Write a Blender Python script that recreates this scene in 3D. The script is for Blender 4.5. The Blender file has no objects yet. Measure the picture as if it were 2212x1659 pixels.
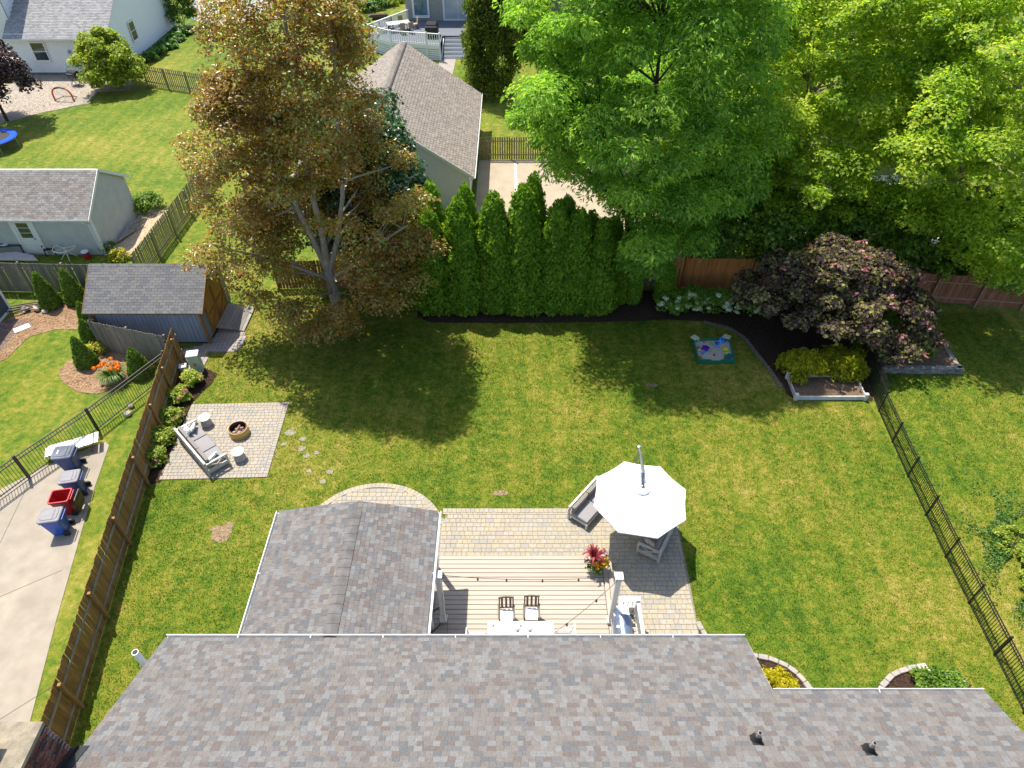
import bpy, math, random
import numpy as np
from mathutils import Vector, Matrix

random.seed(7)
RNG = np.random.default_rng(11)
scene = bpy.context.scene
COL = scene.collection
R = math.radians

# ------------------------------------------------------------------ camera
CAM_H, CAM_PITCH = 22.0, R(43.0)
cam_data = bpy.data.cameras.new('camera')
cam_data.sensor_width = 36.0
cam_data.lens = 24.0
cam_data.clip_start = 0.1
cam_data.clip_end = 2000.0
cam = bpy.data.objects.new('camera', cam_data)
cam.location = (0, 0, CAM_H)
cam.rotation_euler = (math.pi / 2 - CAM_PITCH, 0, 0)
COL.objects.link(cam)
scene.camera = cam

# ------------------------------------------------------------------ light
LIGHT_DIR = Vector((0.27, -0.37, -1.0)).normalized()
SUN_ELEV = math.asin(-LIGHT_DIR.z)
world = bpy.data.worlds.new('World')
scene.world = world
world.use_nodes = True
wn = world.node_tree
for n in list(wn.nodes):
    wn.nodes.remove(n)
w_out = wn.nodes.new('ShaderNodeOutputWorld')
w_bg = wn.nodes.new('ShaderNodeBackground')
w_sky = wn.nodes.new('ShaderNodeTexSky')
w_sky.sky_type = 'NISHITA'
w_sky.sun_disc = False
w_sky.sun_elevation = SUN_ELEV
w_sky.sun_rotation = math.atan2(-LIGHT_DIR.x, -LIGHT_DIR.y)
w_sky.air_density = 1.0
w_sky.dust_density = 1.2
w_bg.inputs['Strength'].default_value = 0.135
wn.links.new(w_sky.outputs[0], w_bg.inputs['Color'])
wn.links.new(w_bg.outputs[0], w_out.inputs['Surface'])

sun_data = bpy.data.lights.new('sun', 'SUN')
sun_data.energy = 4.2
sun_data.angle = R(0.55)
sun_data.color = (1.0, 0.94, 0.82)
sun = bpy.data.objects.new('sun', sun_data)
sun.location = (-20, 30, 60)
sun.rotation_euler = LIGHT_DIR.to_track_quat('-Z', 'Y').to_euler()
COL.objects.link(sun)

scene.view_settings.view_transform = 'Standard'
scene.view_settings.look = 'None'
scene.view_settings.gamma = 1.0
scene.view_settings.use_curve_mapping = False
scene.view_settings.exposure = 0.9
scene.cycles.max_bounces = 6
scene.cycles.transparent_max_bounces = 8

# ------------------------------------------------------------------ survey of the site
FPX = 2000 * 2212 / 3000


def P(ox, oy, z=0.0):
    """site point at height z, read off the survey photograph grid (2212 wide)"""
    u = (ox - 1106) / FPX
    v = (829.5 - oy) / FPX
    y = v * math.sin(CAM_PITCH) + math.cos(CAM_PITCH)
    zz = v * math.cos(CAM_PITCH) - math.sin(CAM_PITCH)
    t = (z - CAM_H) / zz
    return Vector((u * t, y * t, z))


def seen_at(x, y, z):
    """survey grid position of a site point"""
    c, s = math.cos(CAM_PITCH), math.sin(CAM_PITCH)
    d = y * c - (z - CAM_H) * s
    return 1106 + x / d * FPX, 829.5 - (y * s + (z - CAM_H) * c) / d * FPX


# ------------------------------------------------------------------ materials
MATS = {}


def _links(m):
    m.use_nodes = True
    nt = m.node_tree
    for n in list(nt.nodes):
        nt.nodes.remove(n)
    return nt, nt.nodes.new, nt.links.new


def lerp_col(c, k):
    return (min(c[0] * k, 1), min(c[1] * k, 1), min(c[2] * k, 1), 1)


def mat(name, col, rough=0.65, var=0.15, scale=5.0, bump=0.0, bscale=60.0, metal=0.0, palette=None,
        spec=0.4, stretch=(1, 1, 1), stain=None, stain_scale=1.2, stain_amt=0.5, trans=0.0, alpha=1.0, emit=None,
        coord='pos', var2=0.0):
    if name in MATS:
        return MATS[name]
    m = bpy.data.materials.new(name)
    nt, N, L = _links(m)
    out = N('ShaderNodeOutputMaterial')
    bs = N('ShaderNodeBsdfPrincipled')
    L(bs.outputs[0], out.inputs[0])
    geo = N('ShaderNodeNewGeometry')
    src = geo.outputs['Position']
    if coord == 'obj':
        tc = N('ShaderNodeTexCoord')
        src = tc.outputs['Object']
    mp = N('ShaderNodeMapping')
    mp.inputs['Scale'].default_value = stretch
    L(src, mp.inputs['Vector'])
    nz = N('ShaderNodeTexNoise')
    nz.inputs['Scale'].default_value = scale
    nz.inputs['Detail'].default_value = 5
    L(mp.outputs[0], nz.inputs['Vector'])
    rp = N('ShaderNodeMapRange')
    rp.inputs['From Min'].default_value = 0.3
    rp.inputs['From Max'].default_value = 0.7
    rp.inputs['To Min'].default_value = 1 - var
    rp.inputs['To Max'].default_value = 1 + var
    L(nz.outputs['Fac'], rp.inputs['Value'])
    mul = N('ShaderNodeVectorMath')
    mul.operation = 'SCALE'
    L(rp.outputs[0], mul.inputs['Scale'])
    if palette:
        oi = N('ShaderNodeObjectInfo')
        m1 = N('ShaderNodeMath')
        m1.operation = 'MULTIPLY_ADD'
        m1.inputs[1].default_value = 7.313
        L(geo.outputs['Random Per Island'], m1.inputs[0])
        L(oi.outputs['Random'], m1.inputs[2])
        fr = N('ShaderNodeMath')
        fr.operation = 'FRACT'
        L(m1.outputs[0], fr.inputs[0])
        cr = N('ShaderNodeValToRGB')
        cr.color_ramp.interpolation = 'CONSTANT'
        el = cr.color_ramp.elements
        el[0].position = 0
        el[0].color = (*palette[0], 1)
        el[1].position = 1.0 / len(palette)
        el[1].color = (*palette[1], 1)
        for i in range(2, len(palette)):
            e = el.new(i / len(palette))
            e.color = (*palette[i], 1)
        L(fr.outputs[0], cr.inputs[0])
        L(cr.outputs[0], mul.inputs[0])
    else:
        mul.inputs[0].default_value = col[:3]
    colout = mul.outputs[0]
    if stain:
        n2 = N('ShaderNodeTexNoise')
        n2.inputs['Scale'].default_value = stain_scale
        n2.inputs['Detail'].default_value = 7
        n2.inputs['Roughness'].default_value = 0.65
        L(mp.outputs[0], n2.inputs['Vector'])
        r2 = N('ShaderNodeMapRange')
        r2.inputs['From Min'].default_value = 0.48
        r2.inputs['From Max'].default_value = 0.7
        r2.inputs['To Min'].default_value = 0
        r2.inputs['To Max'].default_value = stain_amt
        L(n2.outputs['Fac'], r2.inputs['Value'])
        mx = N('ShaderNodeMix')
        mx.data_type = 'RGBA'
        L(r2.outputs[0], mx.inputs['Factor'])
        L(colout, mx.inputs['A'])
        mx.inputs['B'].default_value = (*stain, 1)
        colout = mx.outputs['Result']
    L(colout, bs.inputs['Base Color'])
    bs.inputs['Roughness'].default_value = rough
    bs.inputs['Metallic'].default_value = metal
    bs.inputs['Specular IOR Level'].default_value = spec
    if alpha < 1:
        bs.inputs['Alpha'].default_value = alpha
    if trans:
        bs.inputs['Transmission Weight'].default_value = trans
    if emit:
        bs.inputs['Emission Color'].default_value = (*emit, 1)
        bs.inputs['Emission Strength'].default_value = 1
    if bump:
        nb = N('ShaderNodeTexNoise')
        nb.inputs['Scale'].default_value = bscale
        nb.inputs['Detail'].default_value = 4
        L(mp.outputs[0], nb.inputs['Vector'])
        bp = N('ShaderNodeBump')
        bp.inputs['Strength'].default_value = bump
        bp.inputs['Distance'].default_value = 0.03
        L(nb.outputs['Fac'], bp.inputs['Height'])
        L(bp.outputs[0], bs.inputs['Normal'])
    MATS[name] = m
    return m


def foliage(name, cols, trans=0.35, rough=0.5, spec=0.35, tcol=1.6, patch=0.25, pscale=0.6, tmul=(1, 1.05, 0.5)):
    """leaf material: per-leaf colour from a ramp, part of the light passes through"""
    if name in MATS:
        return MATS[name]
    m = bpy.data.materials.new(name)
    nt, N, L = _links(m)
    out = N('ShaderNodeOutputMaterial')
    geo = N('ShaderNodeNewGeometry')
    nz = N('ShaderNodeTexNoise')
    nz.inputs['Scale'].default_value = pscale
    nz.inputs['Detail'].default_value = 3
    L(geo.outputs['Position'], nz.inputs['Vector'])
    mr = N('ShaderNodeMapRange')
    mr.inputs['From Min'].default_value = 0.3
    mr.inputs['From Max'].default_value = 0.7
    mr.inputs['To Min'].default_value = -patch
    mr.inputs['To Max'].default_value = patch
    L(nz.outputs['Fac'], mr.inputs['Value'])
    ad = N('ShaderNodeMath')
    ad.operation = 'ADD'
    L(mr.outputs[0], ad.inputs[0])
    L(geo.outputs['Random Per Island'], ad.inputs[1])
    cr = N('ShaderNodeValToRGB')
    el = cr.color_ramp.elements
    el[0].position = cols[0][0]
    el[0].color = (*cols[0][1], 1)
    el[1].position = cols[-1][0]
    el[1].color = (*cols[-1][1], 1)
    for p, c in cols[1:-1]:
        e = el.new(p)
        e.color = (*c, 1)
    L(ad.outputs[0], cr.inputs[0])
    bs = N('ShaderNodeBsdfPrincipled')
    bs.inputs['Roughness'].default_value = rough
    bs.inputs['Specular IOR Level'].default_value = spec
    L(cr.outputs[0], bs.inputs['Base Color'])
    tr = N('ShaderNodeBsdfTranslucent')
    sc = N('ShaderNodeVectorMath')
    sc.operation = 'MULTIPLY'
    sc.inputs[1].default_value = tuple(tcol * q for q in tmul)
    L(cr.outputs[0], sc.inputs[0])
    L(sc.outputs[0], tr.inputs['Color'])
    mx = N('ShaderNodeMixShader')
    mx.inputs[0].default_value = trans
    L(bs.outputs[0], mx.inputs[1])
    L(tr.outputs[0], mx.inputs[2])
    L(mx.outputs[0], out.inputs[0])
    MATS[name] = m
    return m


# ------------------------------------------------------------------ mesh builder
class MB:
    def __init__(self):
        self.v, self.f, self.m = [], [], []

    def add(self, verts, faces, mi=0):
        b = len(self.v)
        self.v.extend(verts)
        for fc in faces:
            self.f.append([b + i for i in fc])
            self.m.append(mi)
        return self

    def box(self, c, s, rz=0.0, mi=0, ch=0.0, M=None):
        """box centred at c; ch = chamfer of every edge"""
        hx, hy, hz = s[0] / 2, s[1] / 2, s[2] / 2
        if ch <= 0:
            vs = [(x, y, z) for z in (-hz, hz) for x, y in ((-hx, -hy), (hx, -hy), (hx, hy), (-hx, hy))]
            fs = [(3, 2, 1, 0), (4, 5, 6, 7), (0, 1, 5, 4), (1, 2, 6, 5), (2, 3, 7, 6), (3, 0, 4, 7)]
        else:
            k = min(ch, hx * 0.9, hy * 0.9, hz * 0.9)
            vs, idx = [], {}
            for sx in (-1, 1):
                for sy in (-1, 1):
                    for sz in (-1, 1):
                        for ax in range(3):
                            p = [sx * hx, sy * hy, sz * hz]
                            for a2 in range(3):
                                if a2 != ax:
                                    p[a2] -= (sx, sy, sz)[a2] * k
                            idx[(sx, sy, sz, ax)] = len(vs)
                            vs.append(tuple(p))
            fs = []
            for ax in range(3):
                o = [a for a in range(3) if a != ax]
                for sg in (-1, 1):
                    ring = []
                    for s1, s2 in ((-1, -1), (1, -1), (1, 1), (-1, 1)):
                        key = [0, 0, 0]
                        key[ax] = sg
                        key[o[0]] = s1
                        key[o[1]] = s2
                        ring.append(idx[(*key, ax)])
                    if (sg > 0) != (ax != 1):
                        ring = ring[::-1]
                    fs.append(ring)
            for ax in range(3):
                o = [a for a in range(3) if a != ax]
                for s1 in (-1, 1):
                    for s2 in (-1, 1):
                        def kk(sg, wh):
                            key = [0, 0, 0]
                            key[ax] = sg
                            key[o[0]] = s1
                            key[o[1]] = s2
                            return idx[(*key, wh)]
                        q = [kk(-1, o[0]), kk(1, o[0]), kk(1, o[1]), kk(-1, o[1])]
                        if (s1 * s2 > 0) == (ax != 1):
                            q = q[::-1]
                        fs.append(q)
            for sx in (-1, 1):
                for sy in (-1, 1):
                    for sz in (-1, 1):
                        t = [idx[(sx, sy, sz, a)] for a in range(3)]
                        if sx * sy * sz < 0:
                            t = t[::-1]
                        fs.append(t)
        if M is None:
            M = Matrix.Translation(c) @ Matrix.Rotation(rz, 4, 'Z')
        else:
            M = M @ Matrix.Translation(c)
        return self.add([tuple(M @ Vector(p)) for p in vs], fs, mi)

    def beam(self, a, b, w, h, mi=0, up=(0, 0, 1), ch=0.0, ext=0.0):
        """square bar from a to b, w across, h along up"""
        a, b = Vector(a), Vector(b)
        d = b - a
        ln = d.length
        x = d / ln
        upv = Vector(up)
        y = upv.cross(x)
        if y.length < 1e-4:
            y = Vector((0, 1, 0)).cross(x)
            if y.length < 1e-4:
                y = Vector((1, 0, 0)).cross(x)
        y.normalize()
        z = x.cross(y)
        M = Matrix(((x.x, y.x, z.x, 0), (x.y, y.y, z.y, 0), (x.z, y.z, z.z, 0), (0, 0, 0, 1)))
        M = Matrix.Translation((a + b) / 2) @ M
        return self.box((0, 0, 0), (ln + 2 * ext, w, h), mi=mi, ch=ch, M=M)

    def slab(self, c, s, ch=0.008, rz=0.0, mi=0, M=None):
        """paving-type block: chamfered top, no underside"""
        hx, hy, h = s[0] / 2, s[1] / 2, s[2]
        vs = []
        for z, k in ((0, 0), (h - ch, 0), (h, ch)):
            vs += [(-hx + k, -hy + k, z), (hx - k, -hy + k, z), (hx - k, hy - k, z), (-hx + k, hy - k, z)]
        fs = []
        for r in (0, 4):
            for i in range(4):
                j = (i + 1) % 4
                fs.append((r + i, r + j, r + 4 + j, r + 4 + i))
        fs.append((8, 9, 10, 11))
        if M is None:
            M = Matrix.Translation(c) @ Matrix.Rotation(rz, 4, 'Z')
        else:
            M = M @ Matrix.Translation(c)
        return self.add([tuple(M @ Vector(p)) for p in vs], fs, mi)

    def lathe(self, prof, n=20, c=(0, 0, 0), mi=0, M=None, cap=True, arc=None):
        vs, fs = [], []
        for r, z in prof:
            for i in range(n):
                a = 2 * math.pi * i / n
                p = Vector((r * math.cos(a), r * math.sin(a), z))
                if M is not None:
                    p = M @ p
                vs.append((p.x + c[0], p.y + c[1], p.z + c[2]))
        for k in range(len(prof) - 1):
            for i in range(n):
                j = (i + 1) % n
                fs.append((k * n + i, k * n + j, (k + 1) * n + j, (k + 1) * n + i))
        if cap:
            fs.append(tuple(range(n))[::-1])
            fs.append(tuple(range((len(prof) - 1) * n, len(prof) * n)))
        return self.add(vs, fs, mi)

    def tube(self, pts, rad, n=8, mi=0, cap=True):
        pts = [Vector(p) for p in pts]
        if not hasattr(rad, '__len__'):
            rad = [rad] * len(pts)
        vs, fs = [], []
        prev = None
        for i, p in enumerate(pts):
            d = (pts[min(i + 1, len(pts) - 1)] - pts[max(i - 1, 0)]).normalized()
            ref = Vector((0, 0, 1)) if abs(d.z) < 0.9 else Vector((1, 0, 0))
            if prev is not None:
                ref = prev
            x = ref - d * ref.dot(d)
            x.normalize()
            prev = x
            y = d.cross(x)
            for k in range(n):
                a = 2 * math.pi * k / n
                q = p + (x * math.cos(a) + y * math.sin(a)) * rad[i]
                vs.append(tuple(q))
        for i in range(len(pts) - 1):
            for k in range(n):
                j = (k + 1) % n
                fs.append((i * n + k, i * n + j, (i + 1) * n + j, (i + 1) * n + k))
        if cap:
            fs.append(tuple(range(n))[::-1])
            fs.append(tuple(range((len(pts) - 1) * n, len(pts) * n)))
        return self.add(vs, fs, mi)

    def prism(self, poly, z0, z1, mi=0, bottom=True):
        n = len(poly)
        vs = [(p[0], p[1], z0) for p in poly] + [(p[0], p[1], z1) for p in poly]
        fs = [(i, (i + 1) % n, n + (i + 1) % n, n + i) for i in range(n)]
        fs.append(tuple(range(n, 2 * n)))
        if bottom:
            fs.append(tuple(range(n))[::-1])
        return self.add(vs, fs, mi)

    def poly(self, pts, mi=0):
        return self.add([tuple(p) for p in pts], [tuple(range(len(pts)))], mi)

    def extrude(self, pts, vec, mi=0):
        """closed solid from a planar polygon swept along vec"""
        n = len(pts)
        vec = Vector(vec)
        a = [Vector(p) for p in pts]
        b = [p + vec for p in a]
        nrm = (a[1] - a[0]).cross(a[2] - a[0])
        vs = [tuple(p) for p in a + b]
        fs = [tuple(range(n))[::-1], tuple(range(n, 2 * n))] + [(i, (i + 1) % n, n + (i + 1) % n, n + i) for i in range(n)]
        if nrm.dot(vec) < 0:
            fs = [f[::-1] for f in fs]
        return self.add(vs, fs, mi)

    def mesh(self, name, mats):
        me = bpy.data.meshes.new(name)
        me.from_pydata(self.v, [], self.f)
        if not isinstance(mats, (list, tuple)):
            mats = [mats]
        for mm in mats:
            me.materials.append(mm)
        if len(mats) > 1:
            me.polygons.foreach_set('material_index', self.m)
        me.update()
        return me

    def build(self, name, mats, parent=None, smooth=False, loc=None):
        me = self.mesh(name, mats)
        if smooth:
            me.polygons.foreach_set('use_smooth', [True] * len(me.polygons))
            me.set_sharp_from_angle(angle=R(40))
        return link(name, me, parent, loc)


def link(name, me, parent=None, loc=None):
    o = bpy.data.objects.new(name, me)
    COL.objects.link(o)
    if parent is not None:
        o.parent = parent
    if loc is not None:
        o.location = loc
    return o


def tag(o, label=None, cat=None, group=None, kind=None):
    if label:
        o['label'] = label
    if cat:
        o['category'] = cat
    if group:
        o['group'] = group
    if kind:
        o['kind'] = kind
    return o


def thing(name, label, cat, loc=(0, 0, 0), rz=0.0, group=None):
    o = bpy.data.objects.new(name, None)
    o.empty_display_size = 0.3
    COL.objects.link(o)
    o.location = loc
    o.rotation_euler = (0, 0, rz)
    return tag(o, label, cat, group)


def copy_tree(o, parent=None):
    c = o.copy()
    COL.objects.link(c)
    if parent is not None:
        c.parent = parent
    for ch in list(o.children):
        copy_tree(ch, c)
    return c


def quads_mesh(name, V, nper, tris, material, extra=None, flat=False):
    """many small pieces: V (N*nper,3), tris list of index tuples within one piece (all triangles or all quads)"""
    n = len(V) // nper
    T = np.array(tris, dtype=np.int32)
    k = T.shape[1]
    idx = (np.arange(n, dtype=np.int32)[:, None, None] * nper + T[None]).reshape(-1)
    VV = V.reshape(-1, 3)
    nf = n * len(tris)
    starts_extra = 0
    if extra is not None:
        ev, ef = extra            # extra triangles/quads with same k
        base = len(VV)
        VV = np.vstack([VV, np.array(ev, dtype=np.float64)])
        e = np.array(ef, dtype=np.int32) + base
        idx = np.concatenate([idx, e.reshape(-1)])
        nf += len(ef)
    me = bpy.data.meshes.new(name)
    me.vertices.add(len(VV))
    me.vertices.foreach_set('co', np.ascontiguousarray(VV, dtype=np.float32).ravel())
    me.loops.add(len(idx))
    me.loops.foreach_set('vertex_index', idx.astype(np.int32))
    me.polygons.add(nf)
    me.polygons.foreach_set('loop_start', np.arange(nf, dtype=np.int32) * k)
    me.materials.append(material)
    me.update(calc_edges=True)
    if flat:
        me.shade_flat()
    return me


def in_poly(px, py, poly):
    n = len(poly)
    inside = np.zeros(len(px), dtype=bool)
    j = n - 1
    for i in range(n):
        xi, yi = poly[i][0], poly[i][1]
        xj, yj = poly[j][0], poly[j][1]
        if yi != yj:
            c = ((yi > py) != (yj > py)) & (px < (xj - xi) * (py - yi) / (yj - yi) + xi)
            inside ^= c
        j = i
    return inside


def nrm(a):
    return a / np.maximum(np.linalg.norm(a, axis=1, keepdims=True), 1e-9)


# ------------------------------------------------------------------ common materials
M_WHITE = mat('white_paint', (0.70, 0.70, 0.68), rough=0.45, var=0.05, stain=(0.5, 0.48, 0.44), stain_amt=0.25)
M_GUTTER = mat('white_gutter', (0.6, 0.6, 0.58), rough=0.4, var=0.06, stain=(0.35, 0.33, 0.3), stain_amt=0.45, stain_scale=3)
M_BLACKMETAL = mat('black_metal', (0.012, 0.012, 0.013), rough=0.45, var=0.2, spec=0.4)
M_DARKGLASS = mat('dark_glass', (0.02, 0.025, 0.03), rough=0.08, var=0.1, spec=0.8)
M_SHINGLE = mat('roof_shingle_blend', (0.3, 0.3, 0.3), rough=0.9, var=0.16, scale=22, bump=0.5, bscale=160,
                palette=[(0.127, 0.126, 0.131), (0.188, 0.184, 0.182), (0.184, 0.165, 0.152), (0.144, 0.121, 0.113), (0.164, 0.147, 0.138), (0.198, 0.194, 0.191), (0.174, 0.158, 0.148), (0.148, 0.144, 0.147)], spec=0.2, stain=(0.15, 0.14, 0.135), stain_amt=0.3, stain_scale=0.5)
M_RIDGE = mat('roof_ridge_cap', (0.14, 0.132, 0.128), rough=0.9, var=0.25, scale=3, bump=0.4, bscale=160, spec=0.2)
M_CONCRETE = mat('concrete', (0.31, 0.268, 0.212), rough=0.9, var=0.14, scale=1.5, bump=0.25, bscale=30, stain=(0.26, 0.225, 0.185), stain_amt=0.8, stain_scale=0.6, spec=0.2)

# ================================================================== GROUND
EXCL = []          # outlines where no grass grows


def lawn_nodes(name, blades=False):
    m = bpy.data.materials.new(name)
    nt, N, L = _links(m)
    out = N('ShaderNodeOutputMaterial')
    bs = N('ShaderNodeBsdfPrincipled')
    bs.inputs['Roughness'].default_value = 0.75
    bs.inputs['Specular IOR Level'].default_value = 0.15
    geo = N('ShaderNodeNewGeometry')

    def noise(scale, det, ro=0.55, off=0):
        mp = N('ShaderNodeMapping')
        mp.inputs['Location'].default_value = (off, off * 1.7, 0)
        mp.inputs['Scale'].default_value = (1, 1, 0.001)
        L(geo.outputs['Position'], mp.inputs['Vector'])
        n = N('ShaderNodeTexNoise')
        n.inputs['Scale'].default_value = scale
        n.inputs['Detail'].default_value = det
        n.inputs['Roughness'].default_value = ro
        L(mp.outputs[0], n.inputs['Vector'])
        return n.outputs['Fac']

    def ma(op, a, b):
        x = N('ShaderNodeMath')
        x.operation = op
        for i, q in enumerate((a, b)):
            if isinstance(q, (int, float)):
                x.inputs[i].default_value = q
            else:
                L(q, x.inputs[i])
        return x.outputs[0]
    s = ma('MULTIPLY', noise(0.13, 4), 0.7)
    s = ma('ADD', s, ma('MULTIPLY', noise(1.1, 8, 0.78, 13), 0.62))
    s = ma('ADD', s, ma('MULTIPLY', noise(3.6, 7, 0.75, 31), 1.0))
    sp_ = N('ShaderNodeSeparateXYZ')
    L(geo.outputs['Position'], sp_.inputs[0])
    wob = ma('ADD', ma('MULTIPLY', sp_.outputs[0], 6.0), ma('MULTIPLY', noise(0.4, 2, 0.5, 3), 3.0))
    s = ma('ADD', s, ma('MULTIPLY', ma('SINE', wob, 0), 0.028))
    if blades:
        s = ma('ADD', s, ma('MULTIPLY', geo.outputs['Random Per Island'], 0.5))
        s = ma('SUBTRACT', s, 0.25)
    else:
        s = ma('ADD', s, ma('MULTIPLY', noise(26.0, 4, 0.65, 47), 0.7))
        s = ma('SUBTRACT', s, 0.35)
    s = ma('SUBTRACT', s, 0.67)
    s = ma('ADD', ma('MULTIPLY', ma('SUBTRACT', s, 0.5), 1.15), 0.495)
    cr = N('ShaderNodeValToRGB')
    el = cr.color_ramp.elements
    stops = [(0.20, (0.038, 0.088, 0.006)), (0.38, (0.082, 0.142, 0.009)), (0.52, (0.15, 0.178, 0.014)), (0.66, (0.24, 0.212, 0.034)), (0.84, (0.37, 0.295, 0.095))]
    el[0].position, el[0].color = stops[0][0], (*stops[0][1], 1)
    el[1].position, el[1].color = stops[-1][0], (*stops[-1][1], 1)
    for p, c in stops[1:-1]:
        e = el.new(p)
        e.color = (*c, 1)
    L(s, cr.inputs[0])
    L(cr.outputs[0], bs.inputs['Base Color'])
    if blades:
        tr = N('ShaderNodeBsdfTranslucent')
        L(cr.outputs[0], tr.inputs['Color'])
        mx = N('ShaderNodeMixShader')
        mx.inputs[0].default_value = 0.3
        L(bs.outputs[0], mx.inputs[1])
        L(tr.outputs[0], mx.inputs[2])
        L(mx.outputs[0], out.inputs[0])
    else:
        bp = N('ShaderNodeBump')
        bp.inputs['Strength'].default_value = 0.7
        bp.inputs['Distance'].default_value = 0.06
        L(noise(22, 5, 0.7, 5), bp.inputs['Height'])
        L(bp.outputs[0], bs.inputs['Normal'])
        L(bs.outputs[0], out.inputs[0])
    MATS[name] = m
    return m


M_LAWN = lawn_nodes('lawn_turf')
M_BLADE = lawn_nodes('grass_blade', True)
M_MULCH = mat('dark_mulch', (0.050, 0.030, 0.021), rough=0.95, var=0.45, scale=14, bump=0.9, bscale=45, spec=0.1)
M_CHIPS = mat('mulch_chip', (0.06, 0.04, 0.03), rough=0.95, var=0.3, palette=[(0.045, 0.027, 0.019), (0.07, 0.042, 0.03), (0.03, 0.02, 0.015), (0.10, 0.065, 0.045)], spec=0.1)
M_WOODCHIP = mat('wood_chip_bed', (0.27, 0.165, 0.095), rough=0.95, var=0.45, scale=12, bump=0.9, bscale=50, spec=0.1, stain=(0.36, 0.28, 0.17), stain_amt=0.7, stain_scale=1.5)
M_WCHIPS = mat('wood_chip', (0.25, 0.15, 0.09), rough=0.95, palette=[(0.30, 0.17, 0.09), (0.2, 0.11, 0.06), (0.40, 0.29, 0.18), (0.24, 0.15, 0.1)], spec=0.1)
M_GRAVEL = mat('pale_gravel', (0.36, 0.31, 0.255), rough=0.95, var=0.35, scale=9, bump=0.9, bscale=40, spec=0.1)
M_ASPHALT = mat('old_asphalt', (0.30, 0.29, 0.285), rough=0.9, var=0.15, scale=3, bump=0.3, bscale=80, spec=0.2)
M_PAVER = mat('tan_pavers', (0.4, 0.35, 0.28), rough=0.85, var=0.13, scale=18, bump=0.35, bscale=90, spec=0.2,
              palette=[(0.348, 0.300, 0.222), (0.378, 0.322, 0.226), (0.339, 0.300, 0.244), (0.357, 0.322, 0.270), (0.326, 0.291, 0.239), (0.365, 0.318, 0.244), (0.348, 0.304, 0.235), (0.304, 0.283, 0.248)])
M_PAVER2 = mat('grey_tan_pavers', (0.4, 0.36, 0.31), rough=0.85, var=0.13, scale=18, bump=0.35, bscale=90, spec=0.2,
               palette=[(0.348, 0.304, 0.244), (0.365, 0.309, 0.231), (0.335, 0.296, 0.248), (0.318, 0.291, 0.257), (0.352, 0.313, 0.265), (0.365, 0.322, 0.257), (0.331, 0.287, 0.235), (0.300, 0.278, 0.248)])
M_SHEDPAVER = mat('shed_pavers', (0.3, 0.27, 0.25), rough=0.85, var=0.12, scale=18, bump=0.3, bscale=90, spec=0.2,
                  palette=[(0.30, 0.275, 0.26), (0.34, 0.29, 0.25), (0.27, 0.26, 0.255), (0.33, 0.29, 0.27), (0.37, 0.29, 0.22), (0.29, 0.27, 0.26)])
M_JOINT = mat('paver_joint_sand', (0.22, 0.19, 0.145), rough=0.95, var=0.25, scale=12, spec=0.1)
M_BRICKPATH = mat('old_brick_path', (0.2, 0.13, 0.11), rough=0.9, var=0.2, palette=[(0.22, 0.12, 0.095), (0.17, 0.14, 0.13), (0.26, 0.16, 0.12), (0.14, 0.11, 0.1)], spec=0.15)
M_STONE = mat('edging_stone', (0.36, 0.32, 0.29), rough=0.9, var=0.15, scale=12, bump=0.6, bscale=60, palette=[(0.38, 0.335, 0.30), (0.33, 0.30, 0.275), (0.41, 0.37, 0.33), (0.35, 0.31, 0.275)], spec=0.15)
M_FIELDSTONE = mat('stepping_stone', (0.27, 0.245, 0.18), rough=0.9, var=0.2, scale=8, bump=0.4, spec=0.15)


def structure(name, mb, material, parent=None):
    o = mb.build(name, material, parent)
    if parent is None:
        o['kind'] = 'structure'
    return o


def sheet(name, pts, material, z0=-0.02, z1=0.012, excl=True):
    """a laid surface with a small real thickness"""
    poly = [(p[0], p[1]) for p in pts]
    ar = sum(poly[i][0] * poly[(i + 1) % len(poly)][1] - poly[(i + 1) % len(poly)][0] * poly[i][1] for i in range(len(poly)))
    if ar < 0:
        poly = poly[::-1]
    mb = MB()
    mb.prism(poly, z0, z1)
    o = structure(name, mb, material)
    if excl:
        EXCL.append(poly)
    return o, poly


def chips(name, poly, n, material, z, smin=0.03, smax=0.09, parent=None):
    xs = [p[0] for p in poly]
    ys = [p[1] for p in poly]
    px = RNG.uniform(min(xs), max(xs), n * 2)
    py = RNG.uniform(min(ys), max(ys), n * 2)
    ok = in_poly(px, py, poly)
    px, py = px[ok][:n], py[ok][:n]
    k = len(px)
    a = RNG.uniform(0, 6.283, k)
    L = RNG.uniform(smin, smax, k)
    W = L * RNG.uniform(0.25, 0.5, k)
    ca, sa = np.cos(a), np.sin(a)
    V = np.zeros((k, 4, 3))
    for i, (s, t) in enumerate(((-1, -1), (1, -1), (1, 1), (-1, 1))):
        V[:, i, 0] = px + ca * s * L / 2 - sa * t * W / 2
        V[:, i, 1] = py + sa * s * L / 2 + ca * t * W / 2
        V[:, i, 2] = z + RNG.uniform(0.004, 0.03, k)
    me = quads_mesh(name, V.reshape(-1, 3), 4, [(0, 1, 2, 3)], material)
    o = link(name, me, parent)
    o['kind'] = 'stuff'
    return o


ground = MB()
ground.poly([(-350, -150, 0), (350, -150, 0), (350, 500, 0), (-350, 500, 0)])
structure('ground', ground, M_LAWN)


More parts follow.
